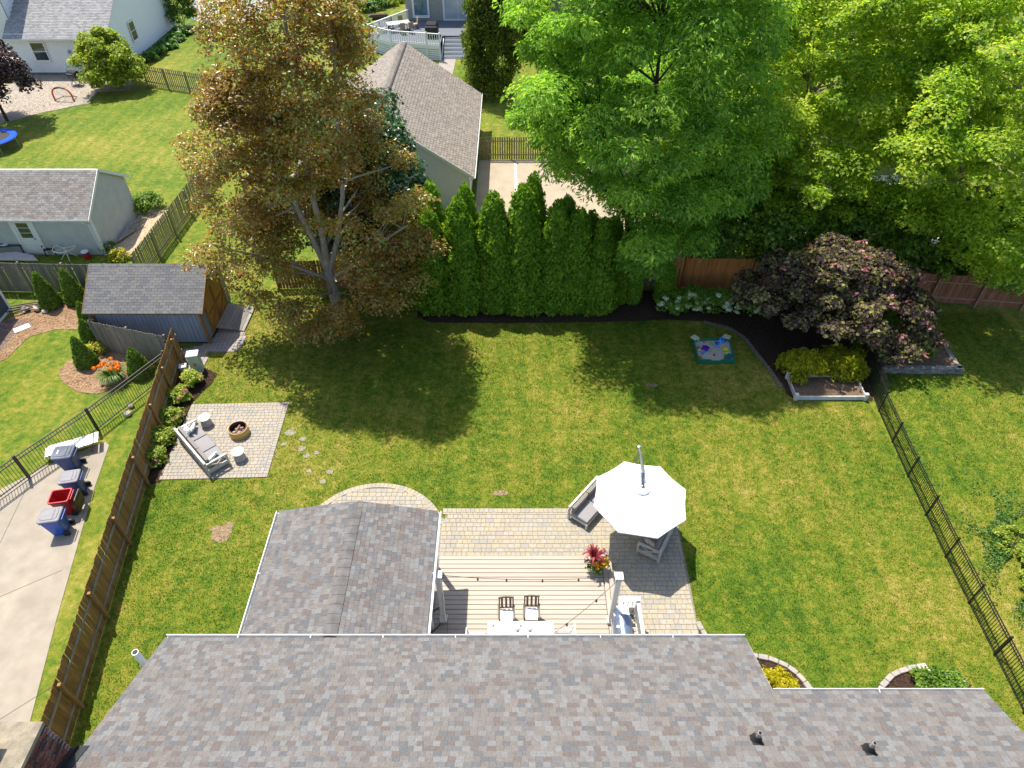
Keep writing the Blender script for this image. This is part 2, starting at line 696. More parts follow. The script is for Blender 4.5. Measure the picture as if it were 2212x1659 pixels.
def pieces(parent, items, material, piece_name, rest_name, limit=300, cache=None):
    """items: (x, y, z, sx, sy, h, rz). The nearest `limit` become parts, the rest one joined part."""
    items.sort(key=lambda t: t[0] ** 2 + t[1] ** 2 + (t[2] - CAM_H) ** 2)
    cache = {} if cache is None else cache
    for it in items[:limit]:
        x, y, z, sx, sy, h, rz = it
        key = (round(sx, 3), round(sy, 3), round(h, 3))
        if key not in cache:
            cache[key] = MB().slab((0, 0, 0), (sx, sy, h)).mesh(piece_name, material)
        o = link(piece_name, cache[key], parent, (x, y, z))
        o.rotation_euler = (0, 0, rz)
    if len(items) > limit:
        mb = MB()
        for x, y, z, sx, sy, h, rz in items[limit:]:
            mb.slab((x, y, z), (sx, sy, h), rz=rz)
        o = mb.build(rest_name, material, parent)
        o['kind'] = 'stuff'


def pave_rows(x0, x1, y0, y1, z, widths, heights, test=None, M=None, gap=0.008, h=0.03):
    """running rows of pavers in a local rectangle; M maps local to site"""
    res = []
    y = y0
    while y < y1 - 0.04:
        rh = random.choice(heights)
        if y + rh > y1 - 0.06:
            rh = y1 - y
        x = x0 - random.choice(widths) * random.random() * 0.0
        while x < x1 - 0.03:
            w = random.choice(widths)
            if x + w > x1 - 0.07:
                w = x1 - x
            c = Vector((x + w / 2, y + rh / 2, 0))
            if M is not None:
                c2 = M @ c
                rz = math.atan2(M[1][0], M[0][0])
            else:
                c2, rz = c, 0
            if test is None or test(c2.x, c2.y):
                res.append((c2.x, c2.y, z + random.uniform(-0.003, 0.003), round(w - gap, 3), round(rh - gap, 3), h, rz + random.uniform(-0.01, 0.01)))
            x += w
        y += rh
    return res


# ---- paver patio with the fire pit
pc = [P(412, 873), P(624, 871), P(578, 1030), P(347, 1039)]
ctr = sum(pc, Vector()) / 4
ux = ((pc[1] - pc[0]) + (pc[2] - pc[3])).normalized()
rzp = math.atan2(ux.y, ux.x)
PW, PD = 4.42, 4.4
MP = Matrix.Translation(ctr) @ Matrix.Rotation(rzp, 4, 'Z')
corners = [MP @ Vector((sx * PW / 2, sy * PD / 2, 0)) for sx, sy in ((-1, -1), (1, -1), (1, 1), (-1, 1))]
fp_patio, _ = sheet('fire_pit_patio', [(c.x, c.y) for c in corners], M_JOINT, -0.05, 0.022)
it = []
bw = 0.2
it += pave_rows(-PW / 2, PW / 2, -PD / 2, -PD / 2 + bw, 0.012, [0.15], [bw], M=MP)
it += pave_rows(-PW / 2, PW / 2, PD / 2 - bw, PD / 2, 0.012, [0.15], [bw], M=MP)
it += pave_rows(PW / 2 - bw, PW / 2, -PD / 2 + bw, PD / 2 - bw, 0.012, [bw], [0.15], M=MP)
it += pave_rows(-PW / 2, PW / 2 - bw, -PD / 2 + bw, PD / 2 - bw, 0.012, [0.15, 0.225, 0.30, 0.225, 0.19], [0.19, 0.19, 0.15], M=MP)
pieces(fp_patio, it, M_PAVER2, 'paver', 'pavers_far')

# ---- big patio behind the house
bp_poly = [(-2.95, 16.36), (6.30, 16.36), (6.42, 15.5), (6.40, 13.5), (6.35, 11.2), (6.05, 10.6), (-2.95, 10.6)]
# round bay in front of the porch
bay = []
BCX, BCY, BR = -5.35, 14.75, 2.88
for i in range(25):
    a = R(18 + (156 - 18) * i / 24)
    bay.append((BCX + BR * math.cos(a), BCY + BR * math.sin(a)))
# flare to the straight edge
full_poly = [(-8.6, 14.2), (-8.6, 15.6)] + bay[::-1] + [(-2.6, 16.36)] + bp_poly[1:5] + [(6.05, 10.6), (-8.6, 10.6)]
main_patio, _ = sheet('paver_patio', full_poly, M_JOINT, -0.05, 0.022)
fpoly = full_poly


def t_main(x, y):
    if x < 3.62 and y < 14.02 and x > -2.7:
        return False                         # the deck stands here
    if x < -2.7 and y < 14.0:
        return False
    a = np.array([x])
    b = np.array([y])
    if not in_poly(a, b, fpoly)[0]:
        return False
    d = math.hypot(x - BCX, y - BCY)
    if x < -2.8 and d > BR - 0.2:
        return False
    return True


it = []
it += pave_rows(-2.72, 6.32, 16.36 - 0.2, 16.36, 0.012, [0.18], [0.2])
it += pave_rows(-2.72, 6.36, 14.02, 16.36 - 0.2, 0.012, [0.17, 0.24, 0.17, 0.3, 0.2], [0.195, 0.195, 0.17], test=t_main)
it += pave_rows(3.66, 6.32, 10.9, 14.02, 0.012, [0.17, 0.24, 0.17, 0.3, 0.2], [0.195, 0.195, 0.17], test=t_main)
it += pave_rows(-8.4, -2.72, 14.05, 17.7, 0.012, [0.19, 0.26, 0.22], [0.2, 0.18], test=t_main)
nb = 40
for i in range(nb):
    a = R(18 + (156 - 18) * (i + 0.5) / nb)
    it.append((BCX + (BR - 0.12) * math.cos(a), BCY + (BR - 0.12) * math.sin(a), 0.02, 0.163, 0.22, 0.03, a - math.pi / 2))
pieces(main_patio, it, M_PAVER, 'paver', 'pavers_far')

# ---- pavers beside the blue shed
shed_pave = [P(479, 700), P(534, 700), P(527, 740), P(511, 761), P(451, 762), P(436, 800), P(392, 800), P(378, 762), P(452, 742)]
sp, sp_poly = sheet('shed_paving', [(p.x, p.y) for p in shed_pave], M_JOINT, -0.05, 0.022)
xs = [p[0] for p in sp_poly]
ys = [p[1] for p in sp_poly]
it = pave_rows(min(xs), max(xs), min(ys), max(ys), 0.012, [0.2], [0.2], test=lambda x, y: in_poly(np.array([x]), np.array([y]), sp_poly)[0], h=0.03)
pieces(sp, it, M_SHEDPAVER, 'paver', 'pavers_far')

# ---- mulch beds
bed_pts = [P(900, 655), P(903, 686), P(930, 697), P(1100, 698), P(1300, 696), P(1440, 691), P(1520, 694), P(1575, 707), P(1612, 730), P(1640, 765), P(1668, 800), P(1690, 830),
           P(1700, 852), P(1715, 862), P(1868, 862), P(1884, 868), Vector((16.75, 22.8, 0)), Vector((17.0, 26.0, 0)), Vector((18.2, 30.0, 0)), Vector((12, 31.0, 0)), Vector((-4.8, 31.6, 0))]
_, bed_poly = sheet('back_mulch_bed', bed_pts, M_MULCH, -0.05, 0.03)
chips('mulch', bed_poly, 7000, M_CHIPS, 0.03)
bed2 = [P(392, 772), P(470, 808), P(455, 830), P(413, 872), P(346, 1041), P(300, 1052), P(318, 985), P(350, 905), P(378, 838)]
_, bed2_poly = sheet('hydrangea_mulch_bed', bed2, M_MULCH, -0.05, 0.03)
chips('mulch', bed2_poly, 1500, M_CHIPS, 0.03)
# curved edging strip of the back bed
edge = [P(1520, 697), P(1575, 710), P(1608, 732), P(1636, 768), P(1664, 803), P(1686, 838)]
mb = MB()
for i in range(len(edge) - 1):
    a, b = edge[i], edge[i + 1]
    nvec = Vector((-(b - a).y, (b - a).x, 0)).normalized() * 0.02
    for k in range(6):
        p0 = a.lerp(b, k / 6 + 0.01) + nvec
        p1 = a.lerp(b, (k + 1) / 6 - 0.01) + nvec
        mb.beam(p0 + Vector((0, 0, 0.03)), p1 + Vector((0, 0, 0.03)), 0.2, 0.06, ch=0.01)
eo = mb.build('bed_edging', mat('grey_edging', (0.15, 0.13, 0.105), rough=0.9, var=0.25, scale=6, spec=0.15))
tag(eo, kind='structure')


def arc_blocks(name, label, pts, z=0.0, w=0.17, h=0.11, ln=0.3):
    """curved row of loose edging blocks, each block a part"""
    t = thing(name, label, 'edging', pts[0])
    dense = []
    for i in range(len(pts) - 1):
        for k in range(20):
            dense.append(pts[i].lerp(pts[i + 1], k / 20))
    dense.append(pts[-1])
    acc, last = 0.0, dense[0]
    start = dense[0]
    for q in dense[1:]:
        acc += (q - last).length
        last = q
        if acc >= ln:
            d = q - start
            mbk = MB().box((0, 0, h / 2), (d.length - 0.015, w * random.uniform(0.9, 1.1), h * random.uniform(0.9, 1.1)), ch=0.018)
            o = mbk.build('block', M_STONE, t, loc=(start + q) / 2 - pts[0])
            o.rotation_euler = (0, 0, math.atan2(d.y, d.x) + random.uniform(-0.05, 0.05))
            start, acc = q, 0.0
    return t


bedA = [P(1615, 1416), P(1655, 1422), P(1695, 1437), P(1728, 1462), P(1752, 1495), P(1765, 1530)]
_, pa = sheet('gold_shrub_bed', [(p.x, p.y) for p in bedA] + [(8.8, 6.9), (6.5, 6.9)], M_MULCH, -0.05, 0.025)
chips('mulch', pa, 500, M_CHIPS, 0.025)
arc_blocks('block_edging', 'pale curved block edging around the gold shrub bed', bedA)
bedB = [P(1890, 1520), P(1903, 1485), P(1925, 1460), P(1955, 1447), P(2000, 1440), P(2060, 1450), P(2098, 1480)]
_, pb = sheet('green_shrub_bed', [(p.x, p.y) for p in bedB] + [(12.3, 6.9), (9.6, 6.9)], M_MULCH, -0.05, 0.025)
chips('mulch', pb, 400, M_CHIPS, 0.025)
arc_blocks('block_edging', 'pale curved block edging beside the leafy green shrub', bedB[:5])
bedC = [P(1506, 1345), P(1515, 1362), P(1530, 1385)]
_, pcx = sheet('corner_bed', [(p.x, p.y) for p in bedC] + [(6.4, 10.4), (6.37, 11.2)], M_MULCH, -0.05, 0.02)
arc_blocks('block_edging', 'short block edging at the patio corner by the gutter', bedC)

# ---- left neighbour
drive = [(-34, 4), (-13.9, 4)] + [(p.x, p.y) for p in (P(60, 1580), P(122, 1340), P(196, 1080), P(236, 962), P(228, 955), P(105, 1004), P(0, 1058))] + [(-34, 12.6)]
dsheet, drive_poly = sheet('concrete_driveway', drive, M_CONCRETE, -0.05, 0.02)
mb = MB()
for a, b in ((P(0, 1290), P(135, 1232)), (P(0, 1555), P(190, 1435)), (P(0, 1175), P(66, 1038)), (P(-60, 1730), P(98, 1648))):
    d = (b - a).normalized()
    n2 = Vector((-d.y, d.x, 0)) * 0.009
    mb.poly([(q.x, q.y, 0.0245) for q in (a - n2, b - n2, b + n2, a + n2)])
mb.build('expansion_joint', mat('joint_dark', (0.11, 0.09, 0.075), rough=0.95), dsheet)

wc1 = [P(0, 700), P(62, 665), P(215, 652), P(222, 690), P(178, 712), P(120, 712), P(62, 728), P(15, 775), P(-20, 790)]
_, w1 = sheet('wood_chip_bed', wc1, M_WOODCHIP, -0.05, 0.02)
chips('wood_chips', w1, 1400, M_WCHIPS, 0.02)
wc2 = [P(126, 803), P(150, 778), P(190, 760), P(225, 745), P(330, 770), P(322, 800), P(270, 832), P(210, 852), P(165, 846), P(135, 825)]
_, w2 = sheet('wood_chip_bed', wc2, M_WOODCHIP, -0.05, 0.02)
chips('wood_chips', w2, 900, M_WCHIPS, 0.02)
bpth = [P(-60, 730), P(0, 700), P(30, 690), P(72, 690), P(45, 712), P(0, 760), P(-60, 800)]
bpo, bpp = sheet('brick_path', bpth, M_JOINT, -0.05, 0.026)
it = pave_rows(min(p[0] for p in bpp), max(p[0] for p in bpp), min(p[1] for p in bpp), max(p[1] for p in bpp), 0.014, [0.2], [0.1], h=0.03, test=lambda x, y: in_poly(np.array([x]), np.array([y]), bpp)[0])
pieces(bpo, it, M_BRICKPATH, 'brick', 'bricks_far')

# ---- gravel patio and drives of the far neighbours
gv = [P(-40, 285), P(0, 268), P(95, 243), P(150, 232), P(193, 224), P(207, 200), P(280, 195), P(300, 160), P(207, 160), P(40, 152), P(-40, 150)]
_, gvp = sheet('gravel_patio', gv, M_GRAVEL, -0.05, 0.03)
chips('gravel', gvp, 5000, mat('gravel_stone', (0.4, 0.36, 0.3), rough=0.9, palette=[(0.36, 0.31, 0.25), (0.27, 0.23, 0.19), (0.42, 0.37, 0.3), (0.23, 0.2, 0.17)]), 0.03, 0.05, 0.12)
gb = thing('timber_edging', 'pale timber border at the edge of the gravel patio', 'edging', P(190, 222))
mb = MB()
mb.beam(P(190, 222) - P(190, 222) + Vector((0, 0, 0.08)), P(211, 199) - P(190, 222) + Vector((0, 0, 0.08)), 0.14, 0.16, ch=0.01)
mb.build('timber', mat('pale_timber', (0.45, 0.4, 0.33), rough=0.8, var=0.15), gb)
pl = MB()
sheet('stone_walk', [P(150, 232), P(190, 223), P(211, 197), P(170, 205)], M_CONCRETE, -0.05, 0.045)
sheet('far_street', [P(395, -40), P(415, 40), P(430, 49), P(485, 50), P(560, 40), P(640, -40)], M_ASPHALT, -0.05, 0.03)
garage_drive = [(-2.4, 33.0), (6.8, 32.2), (9.5, 33.0), (12.0, 38.0), (11.0, 47.5), (-2.4, 47.5)]
M_GDRIVE = mat('tan_concrete_drive', (0.36, 0.30, 0.225), rough=0.9, var=0.12, scale=1.2, bump=0.2, bscale=25, stain=(0.33, 0.28, 0.22), stain_amt=0.4, spec=0.15)
gd, _ = sheet('garage_driveway', garage_drive, M_GDRIVE, -0.05, 0.02)
mb = MB()
mb.poly([(0.18, 33, 0.0245), (0.42, 33, 0.0245), (0.35, 47, 0.0245), (0.15, 47, 0.0245)])
mb.build('drive_seam', mat('pale_seam', (0.55, 0.49, 0.40), rough=0.9, var=0.2, scale=6), gd)
sheet('shaded_yard_path', [(13.5, 36), (26, 35), (27, 45), (14, 46)], mat('pale_gravel_yard', (0.5, 0.46, 0.42), rough=0.95, var=0.25, scale=4, bump=0.4), -0.05, 0.02)
sheet('garden_path', [P(937, 195), P(970, 195), P(985, 128), P(950, 128)], mat('path_concrete', (0.3, 0.26, 0.23), rough=0.9, var=0.2, scale=3), -0.05, 0.02)
# bare chip strip between the grey shed and the picket fence
bs_poly = [P(232, 548), P(297, 462), P(330, 452), P(365, 455), P(283, 552)]
_, w3 = sheet('wood_chip_bed', bs_poly, mat('pale_chip_bed', (0.42, 0.32, 0.21), rough=0.95, var=0.4, scale=8, bump=0.7, bscale=40), -0.05, 0.02)

# ---- stepping stones sunk in the lawn beside the fire pit patio
M_FS = M_FIELDSTONE
for k, (ox, oy, r, lab) in enumerate([(627, 935, 0.26, 'large pale stepping stone nearest the fire pit patio corner'), (654, 949, 0.15, 'small pale stepping stone right of the large one'), (613, 960, 0.12, 'small white stepping stone hugging the patio edge'),
                                      (652, 970, 0.17, 'pale stepping stone in the middle of the loose row'), (662, 985, 0.15, 'pale stepping stone below the middle of the row'), (684, 978, 0.12, 'flat stepping stone farthest right in the row'),
                                      (668, 1018, 0.11, 'small stone chip lying below the row of stepping stones'), (712, 1020, 0.14, 'stepping stone nearest the rounded patio bay'), (697, 1040, 0.13, 'stone lying just above the porch roof edge')]):
    c = P(ox, oy)
    pts = []
    nn = 9
    for i in range(nn):
        a = 2 * math.pi * i / nn
        rr = r * random.uniform(0.7, 1.15)
        pts.append((rr * math.cos(a) * 1.2, rr * math.sin(a) * 0.9))
    o = MB().prism(pts, -0.03, 0.014).build('stepping_stone', M_FS, loc=c)
    tag(o, lab, 'stone', 'stepping stones in the lawn')
    EXCL.append([(c.x + p[0] * 0.45, c.y + p[1] * 0.45) for p in pts])
# dry patches with their own shape: bare earth
M_BARE = mat('bare_earth', (0.27, 0.19, 0.12), rough=0.95, var=0.3, scale=10, bump=0.6, spec=0.1)
for k, (ox, oy, rx, ry) in enumerate([(478, 1150, 0.55, 0.5), (1408, 832, 0.33, 0.15), (1082, 1065, 0.4, 0.14)]):
    c = P(ox, oy)
    pts = [(c.x + rx * math.cos(a) * random.uniform(.6, 1.1), c.y + ry * math.sin(a) * random.uniform(.6, 1.1)) for a in [i * 0.4 for i in range(16)]]
    o = MB().prism(pts, -0.02, 0.006).build('bare_patch', M_BARE)
    o['kind'] = 'structure'

# ================================================================== MAIN HOUSE
def rebase(t, loc):
    """move a thing's origin to its base without moving what is built under it"""
    loc = Vector(loc)
    t.location = loc
    for ch in t.children:
        ch.matrix_parent_inverse = Matrix.Translation(-loc)


def tab_verts(w, l, t0=0.016, t1=0.005):
    hw = w / 2
    return [(-hw, 0, 0), (hw, 0, 0), (hw, l, 0), (-hw, l, 0), (-hw, 0, t0), (hw, 0, t0), (hw, l, t1), (-hw, l, t1)]


TAB_F = [(4, 5, 6, 7), (0, 1, 5, 4), (1, 2, 6, 5), (3, 0, 4, 7)]


def shingle_plane(O, ex, es, S, xr, expo, widths, res, stagger=0.0, lap=1.12):
    """rows of roof tabs: O eave corner, ex along eave, es up the slope, xr(s)->(x0,x1)"""
    O, ex, es = Vector(O), Vector(ex).normalized(), Vector(es).normalized()
    n = ex.cross(es)
    if n.z < 0:
        n = -n
    rows = int(S / expo)
    for r in range(rows):
        s = r * expo
        x0, x1 = xr(s + expo * 0.5)
        x = x0 - random.random() * 0.0
        first = True
        while x < x1 - 0.02:
            w = random.choice(widths)
            if first:
                w *= (0.4 + 0.6 * random.random()) if stagger == 0 else (1.0 if r % 2 else 0.5)
                first = False
            if x + w > x1 - 0.05:
                w = x1 - x
            p = O + ex * (x + w / 2) + es * s + n * 0.004
            res.append((p, w, expo * lap, ex, es, n))
            x += w


def lay_shingles(res, material, roof_part, house, limit, gap=0.004, thick=0.016, rest='shingles'):
    res.sort(key=lambda t: (t[0] - Vector((0, 0, CAM_H))).length)
    cache = {}
    for p, w, l, ex, es, n in res[:limit]:
        key = (round(w, 2), round(l, 3))
        if key not in cache:
            cache[key] = MB().add(tab_verts(key[0] - gap, l, thick), TAB_F).mesh('shingle', material)
        o = link('shingle', cache[key], roof_part)
        o.matrix_basis = Matrix(((ex.x, es.x, n.x, p.x), (ex.y, es.y, n.y, p.y), (ex.z, es.z, n.z, p.z), (0, 0, 0, 1)))
    rs = res[limit:]
    if rs:
        V = np.zeros((len(rs), 8, 3))
        for i, (p, w, l, ex, es, n) in enumerate(rs):
            tv = np.array(tab_verts(w - gap, l, thick * random.uniform(0.75, 1.25)))
            B = np.array([list(ex), list(es), list(n)])
            V[i] = tv @ B + np.array(p)
        me = quads_mesh(rest, V.reshape(-1, 3), 8, TAB_F, material, flat=True)
        o = link(rest, me, house)
        o['kind'] = 'stuff'


def ridge_caps(a, b, w, slope_l, slope_r, side, material, parent, step=0.3, name='ridge_cap'):
    """bent cap pieces lapped along a ridge from a to b; side = horizontal unit across the ridge"""
    a, b, side = Vector(a), Vector(b), Vector(side)
    d = (b - a).normalized()
    n = int((b - a).length / step)
    up = Vector((0, 0, 1))
    for i in range(n):
        p = a + d * (i * step)
        q = p + d * (step * 1.15)
        l = -side * w - up * (w * slope_l)
        r = side * w - up * (w * slope_r)
        z0, z1 = up * 0.03, up * 0.018
        vs = [p + l + z0, p + z0, p + r + z0, q + l + z1, q + z1, q + r + z1]
        vs += [v - up * 0.025 for v in vs]
        MB().add([tuple(v) for v in vs], [(0, 1, 4, 3), (1, 2, 5, 4), (6, 7, 1, 0), (7, 8, 2, 1), (0, 3, 9, 6), (2, 8, 11, 5)]).build(name, material, parent)


def gutter(parent, a, b, w=0.12, h=0.11, out=(0, 1, 0), material=None, name='gutter'):
    """open trough from a to b; a,b on the roof-side top edge"""
    a, b, out = Vector(a), Vector(b), Vector(out)
    up = Vector((0, 0, 1))
    t = 0.012
    prof = [(0, 0), (0, -h), (w, -h), (w, 0.015), (w - 0.025, 0.015), (w - 0.025, 0), (w - t, 0), (w - t, -h + t), (t, -h + t), (t, 0)]
    va = [tuple(a + out * x + up * z) for x, z in prof]
    vb = [tuple(b + out * x + up * z) for x, z in prof]
    n = len(prof)
    mb = MB()
    mb.add(va + vb, [(i, (i + 1) % n, n + (i + 1) % n, n + i) for i in range(n)] + [tuple(range(n)), tuple(range(n, 2 * n))[::-1]])
    L = (b - a).length
    k = max(2, int(L / 1.9))
    g = mb.build(name, material or M_GUTTER, parent)
    hb = MB()
    for i in range(1, k):
        p = a + (b - a) * (i / k)
        hb.beam(p + up * 0.008, p + out * w + up * 0.02, 0.02, 0.012)
    hb.build('gutter_hanger', material or M_GUTTER, g)
    return g


SIDING_MATS = {}


def siding(parent, a, b, z0, top, material, course=0.13, out=None, name='siding', skip=None):
    """lapped clapboards between plan points a and b; top(u) gives the wall head at fraction u"""
    a, b = Vector((a[0], a[1], 0)), Vector((b[0], b[1], 0))
    L = (b - a).length
    d = (b - a) / L
    if out is None:
        out = Vector((d.y, -d.x, 0))
    out = Vector(out)
    mb = MB()
    z = z0
    us = np.linspace(0, 1, 61)
    tops = np.array([top(u) for u in us])
    zmax = tops.max()
    while z < zmax - 0.02:
        ok = us[tops > z + 0.01]
        if len(ok) < 2:
            break
        u0, u1 = ok[0], ok[-1]
        p, q = a + d * (L * u0), a + d * (L * u1)
        zt = z + course
        lp = 0.034 if course < 0.22 else 0.075
        v = [p + out * lp, q + out * lp, q + out * 0.004, p + out * 0.004]
        zz = [z, z, zt, zt]
        mb.add([(v[i].x, v[i].y, zz[i]) for i in range(4)] + [(p.x, p.y, z), (q.x, q.y, z)], [(0, 1, 2, 3), (4, 5, 1, 0)])
        z += course
    # backing wall so nothing shows through
    pts = [a - out * 0.02 + Vector((0, 0, z0)), b - out * 0.02 + Vector((0, 0, z0))]
    pts += [a - out * 0.02 + d * (L * u) + Vector((0, 0, t)) for u, t in list(zip(us, tops))[::-10]]
    mb.poly([tuple(x) for x in pts])
    o = mb.build(name, material, parent)
    o['kind'] = 'stuff'
    return o


house = thing('house', 'foreground house with blended grey brown shingle roof and white gutters', 'house')
EAVE_Y, EAVE_Z, SL = 8.98, 4.05, 0.5
RX0, RX1, WX1, WING_Y = -9.54, 6.42, 11.64, 7.10
RIDGE_Y = 2.9


def rz_at(y):
    return EAVE_Z + SL * (EAVE_Y - y)


M_ROOFDECK = mat('roof_underlay', (0.10, 0.10, 0.10), rough=0.9)
mb = MB()
rp = [(RX0, EAVE_Y), (RX1, EAVE_Y), (RX1, WING_Y), (WX1, WING_Y), (WX1, RIDGE_Y), (RX0, RIDGE_Y)]
mb.extrude([(x, y, rz_at(y)) for x, y in rp], (0, 0, -0.14))
mb.extrude([(RX0, RIDGE_Y, rz_at(RIDGE_Y)), (WX1, RIDGE_Y, rz_at(RIDGE_Y)), (WX1, -3.0, rz_at(RIDGE_Y) - 3.1), (RX0, -3.0, rz_at(RIDGE_Y) - 3.1)], (0, 0, -0.14))
roof_main = mb.build('roof', M_ROOFDECK, house)
es = Vector((0, -1, SL)).normalized()
Smax = (EAVE_Y - RIDGE_Y) * math.hypot(1, SL)
res = []


def xr_main(s):
    y = EAVE_Y + es.y * s
    return (RX0 - 0.02, RX1 + 0.02) if y > WING_Y else (RX0 - 0.02, WX1 + 0.02)


shingle_plane((0, EAVE_Y, EAVE_Z), (1, 0, 0), es, Smax, xr_main, 0.145, [0.15, 0.165, 0.18, 0.2], res)
# porch roof
PXL, PXR, PXC, PYF, PYN, PZE, PZR = -7.74, -2.46, -5.06, 13.72, 8.85, 3.40, 3.96
mb = MB()
mb.extrude([(PXL, PYN, PZE), (PXC, PYN, PZR), (PXC, PYF, PZR), (PXL, PYF, PZE)], (0, 0, -0.12))
mb.extrude([(PXR, PYN, PZE), (PXR, PYF, PZE), (PXC, PYF, PZR), (PXC, PYN, PZR)], (0, 0, -0.12))
roof_porch = mb.build('porch_roof', M_ROOFDECK, house)
psl = math.hypot(PXC - PXL, PZR - PZE)
shingle_plane((PXL, PYF, PZE), (0, -1, 0), (PXC - PXL, 0, PZR - PZE), psl, lambda s: (-0.02, PYF - PYN), 0.145, [0.15, 0.165, 0.18, 0.2], res)
shingle_plane((PXR, PYN, PZE), (0, 1, 0), (PXC - PXR, 0, PZR - PZE), psl, lambda s: (0, PYF - PYN + 0.02), 0.145, [0.15, 0.165, 0.18, 0.2], res)
south = []
shingle_plane((WX1, -3.0, rz_at(RIDGE_Y) - 3.1), (-1, 0, 0), (0, 1, 0.5), 6.9, lambda s: (0, WX1 - RX0), 0.29, [0.4, 0.5], south)
lay_shingles(res, M_SHINGLE, roof_main, house, 300)
lay_shingles(south, M_SHINGLE, roof_main, house, 0, rest='rear_shingles')
ridge_caps((PXC, PYN, PZR + 0.01), (PXC, PYF - 0.3, PZR + 0.01), 0.2, 0.21, 0.21, (1, 0, 0), M_RIDGE, roof_porch)
ridge_caps((RX0, RIDGE_Y, rz_at(RIDGE_Y) + 0.01), (WX1, RIDGE_Y, rz_at(RIDGE_Y) + 0.01), 0.16, 0.5, 0.5, (0, 1, 0), M_RIDGE, roof_main, step=0.6)
gutter(house, (RX0 - 0.02, EAVE_Y - 0.01, EAVE_Z + 0.0), (RX1 + 0.02, EAVE_Y - 0.01, EAVE_Z + 0.0))
gutter(house, (RX1 + 0.03, WING_Y - 0.01, rz_at(WING_Y)), (WX1 + 0.02, WING_Y - 0.01, rz_at(WING_Y)))
gutter(house, (PXL + 0.01, PYN + 0.2, PZE), (PXL + 0.01, PYF + 0.02, PZE), out=(-1, 0, 0))
gutter(house, (PXR - 0.01, PYF + 0.02, PZE), (PXR - 0.01, PYN + 0.2, PZE), out=(1, 0, 0))
# rake boards
for x, y1, y2 in ((RX0 - 0.02, EAVE_Y, RIDGE_Y), (WX1 + 0.02, WING_Y, RIDGE_Y), (RX1 + 0.02, EAVE_Y, WING_Y)):
    MB().beam((x, y1, rz_at(y1) - 0.09), (x, y2, rz_at(y2) - 0.09), 0.03, 0.14).build('rake_board', M_WHITE, house)
M_HSIDE = mat('house_siding', (0.55, 0.54, 0.51), rough=0.6, var=0.06)
mb = MB()
mb.box(((RX0 + RX1) / 2, 2.8, 1.9), (RX1 - RX0 - 0.7, 11.4, 3.8))
mb.box(((RX1 + WX1) / 2 - 0.3, 1.9, 2.0), (WX1 - RX1 + 0.1, 9.5, 4.0))
for x0 in (RX0 + 0.35, WX1 - 0.3):
    mb.extrude([(x0, -2.7, 3.7), (x0, 8.4 if x0 < 0 else 6.6, 3.7), (x0, RIDGE_Y, rz_at(RIDGE_Y) - 0.3)], (0.05 if x0 < 0 else -0.05, 0, 0))
mb.build('wall', M_HSIDE, house)
mb = MB()
for xx in (-7.5, -2.7):
    for yy in (13.45, 11.2):
        mb.box((xx, yy, 1.7), (0.15, 0.15, 3.2), ch=0.01)
mb.beam((-7.5, 8.7, 3.18), (-7.5, 13.5, 3.18), 0.16, 0.22)
mb.beam((-2.7, 8.7, 3.18), (-2.7, 13.5, 3.18), 0.16, 0.22)
mb.beam((-7.5, 13.5, 3.18), (-2.7, 13.5, 3.18), 0.16, 0.22)
mb.extrude([(PXL + 0.2, 13.5, 3.28), (PXR - 0.2, 13.5, 3.28), (PXC, 13.5, 3.82)], (0, -0.05, 0))
mb.build('porch_frame', M_WHITE, house)
MB().box((-5.1, 11.1, 0.17), (5.0, 4.9, 0.34)).build('porch_floor', M_CONCRETE, house)

# roof vents


def on_roof(ox, oy):
    u = (ox - 1106) / FPX
    v = (829.5 - oy) / FPX
    y = v * math.sin(CAM_PITCH) + math.cos(CAM_PITCH)
    zz = v * math.cos(CAM_PITCH) - math.sin(CAM_PITCH)
    t = (CAM_H - EAVE_Z - SL * EAVE_Y) / (-zz - SL * y)
    return Vector((u * t, y * t, CAM_H + zz * t))


M_BOOT = mat('black_rubber', (0.02, 0.02, 0.022), rough=0.55, var=0.2)
M_PVC = mat('white_pvc', (0.75, 0.75, 0.76), rough=0.35, var=0.04)
for ox, oy in ((1633, 1598), (1876, 1620)):
    p = on_roof(ox, oy)
    vp = MB().lathe([(0.05, -0.1), (0.05, 0.4), (0.04, 0.405), (0.04, 0.2)], 16, cap=False).build('vent_pipe', mat('vent_pipe_grey', (0.33, 0.29, 0.27), rough=0.6, var=0.2), house, smooth=True, loc=p)
    tilt = Matrix.Rotation(-math.atan(SL), 4, 'X')
    b = MB()
    b.box((0, -0.02, 0.02), (0.24, 0.28, 0.012), M=tilt)
    b.lathe([(0.14, 0.03), (0.10, 0.10), (0.065, 0.22)], 16, cap=False)
    b.build('boot', M_BOOT, vp)
pv = MB()
pv.lathe([(0.085, 0.0), (0.085, 4.87), (0.07, 4.87), (0.07, 4.6)], 18, cap=False)
vp = pv.build('vent_pipe', M_PVC, house, smooth=True, loc=(-9.76, 8.19, 0))
g = MB()
for k in range(3):
    g.lathe([(0.02 + 0.02 * k, 4.852), (0.028 + 0.02 * k, 4.856)], 14, cap=False)
for k in range(4):
    a = k * math.pi / 4
    g.beam((-0.07 * math.cos(a), -0.07 * math.sin(a), 4.856), (0.07 * math.cos(a), 0.07 * math.sin(a), 4.856), 0.01, 0.006)
g.build('vent_grille', M_BOOT, vp)

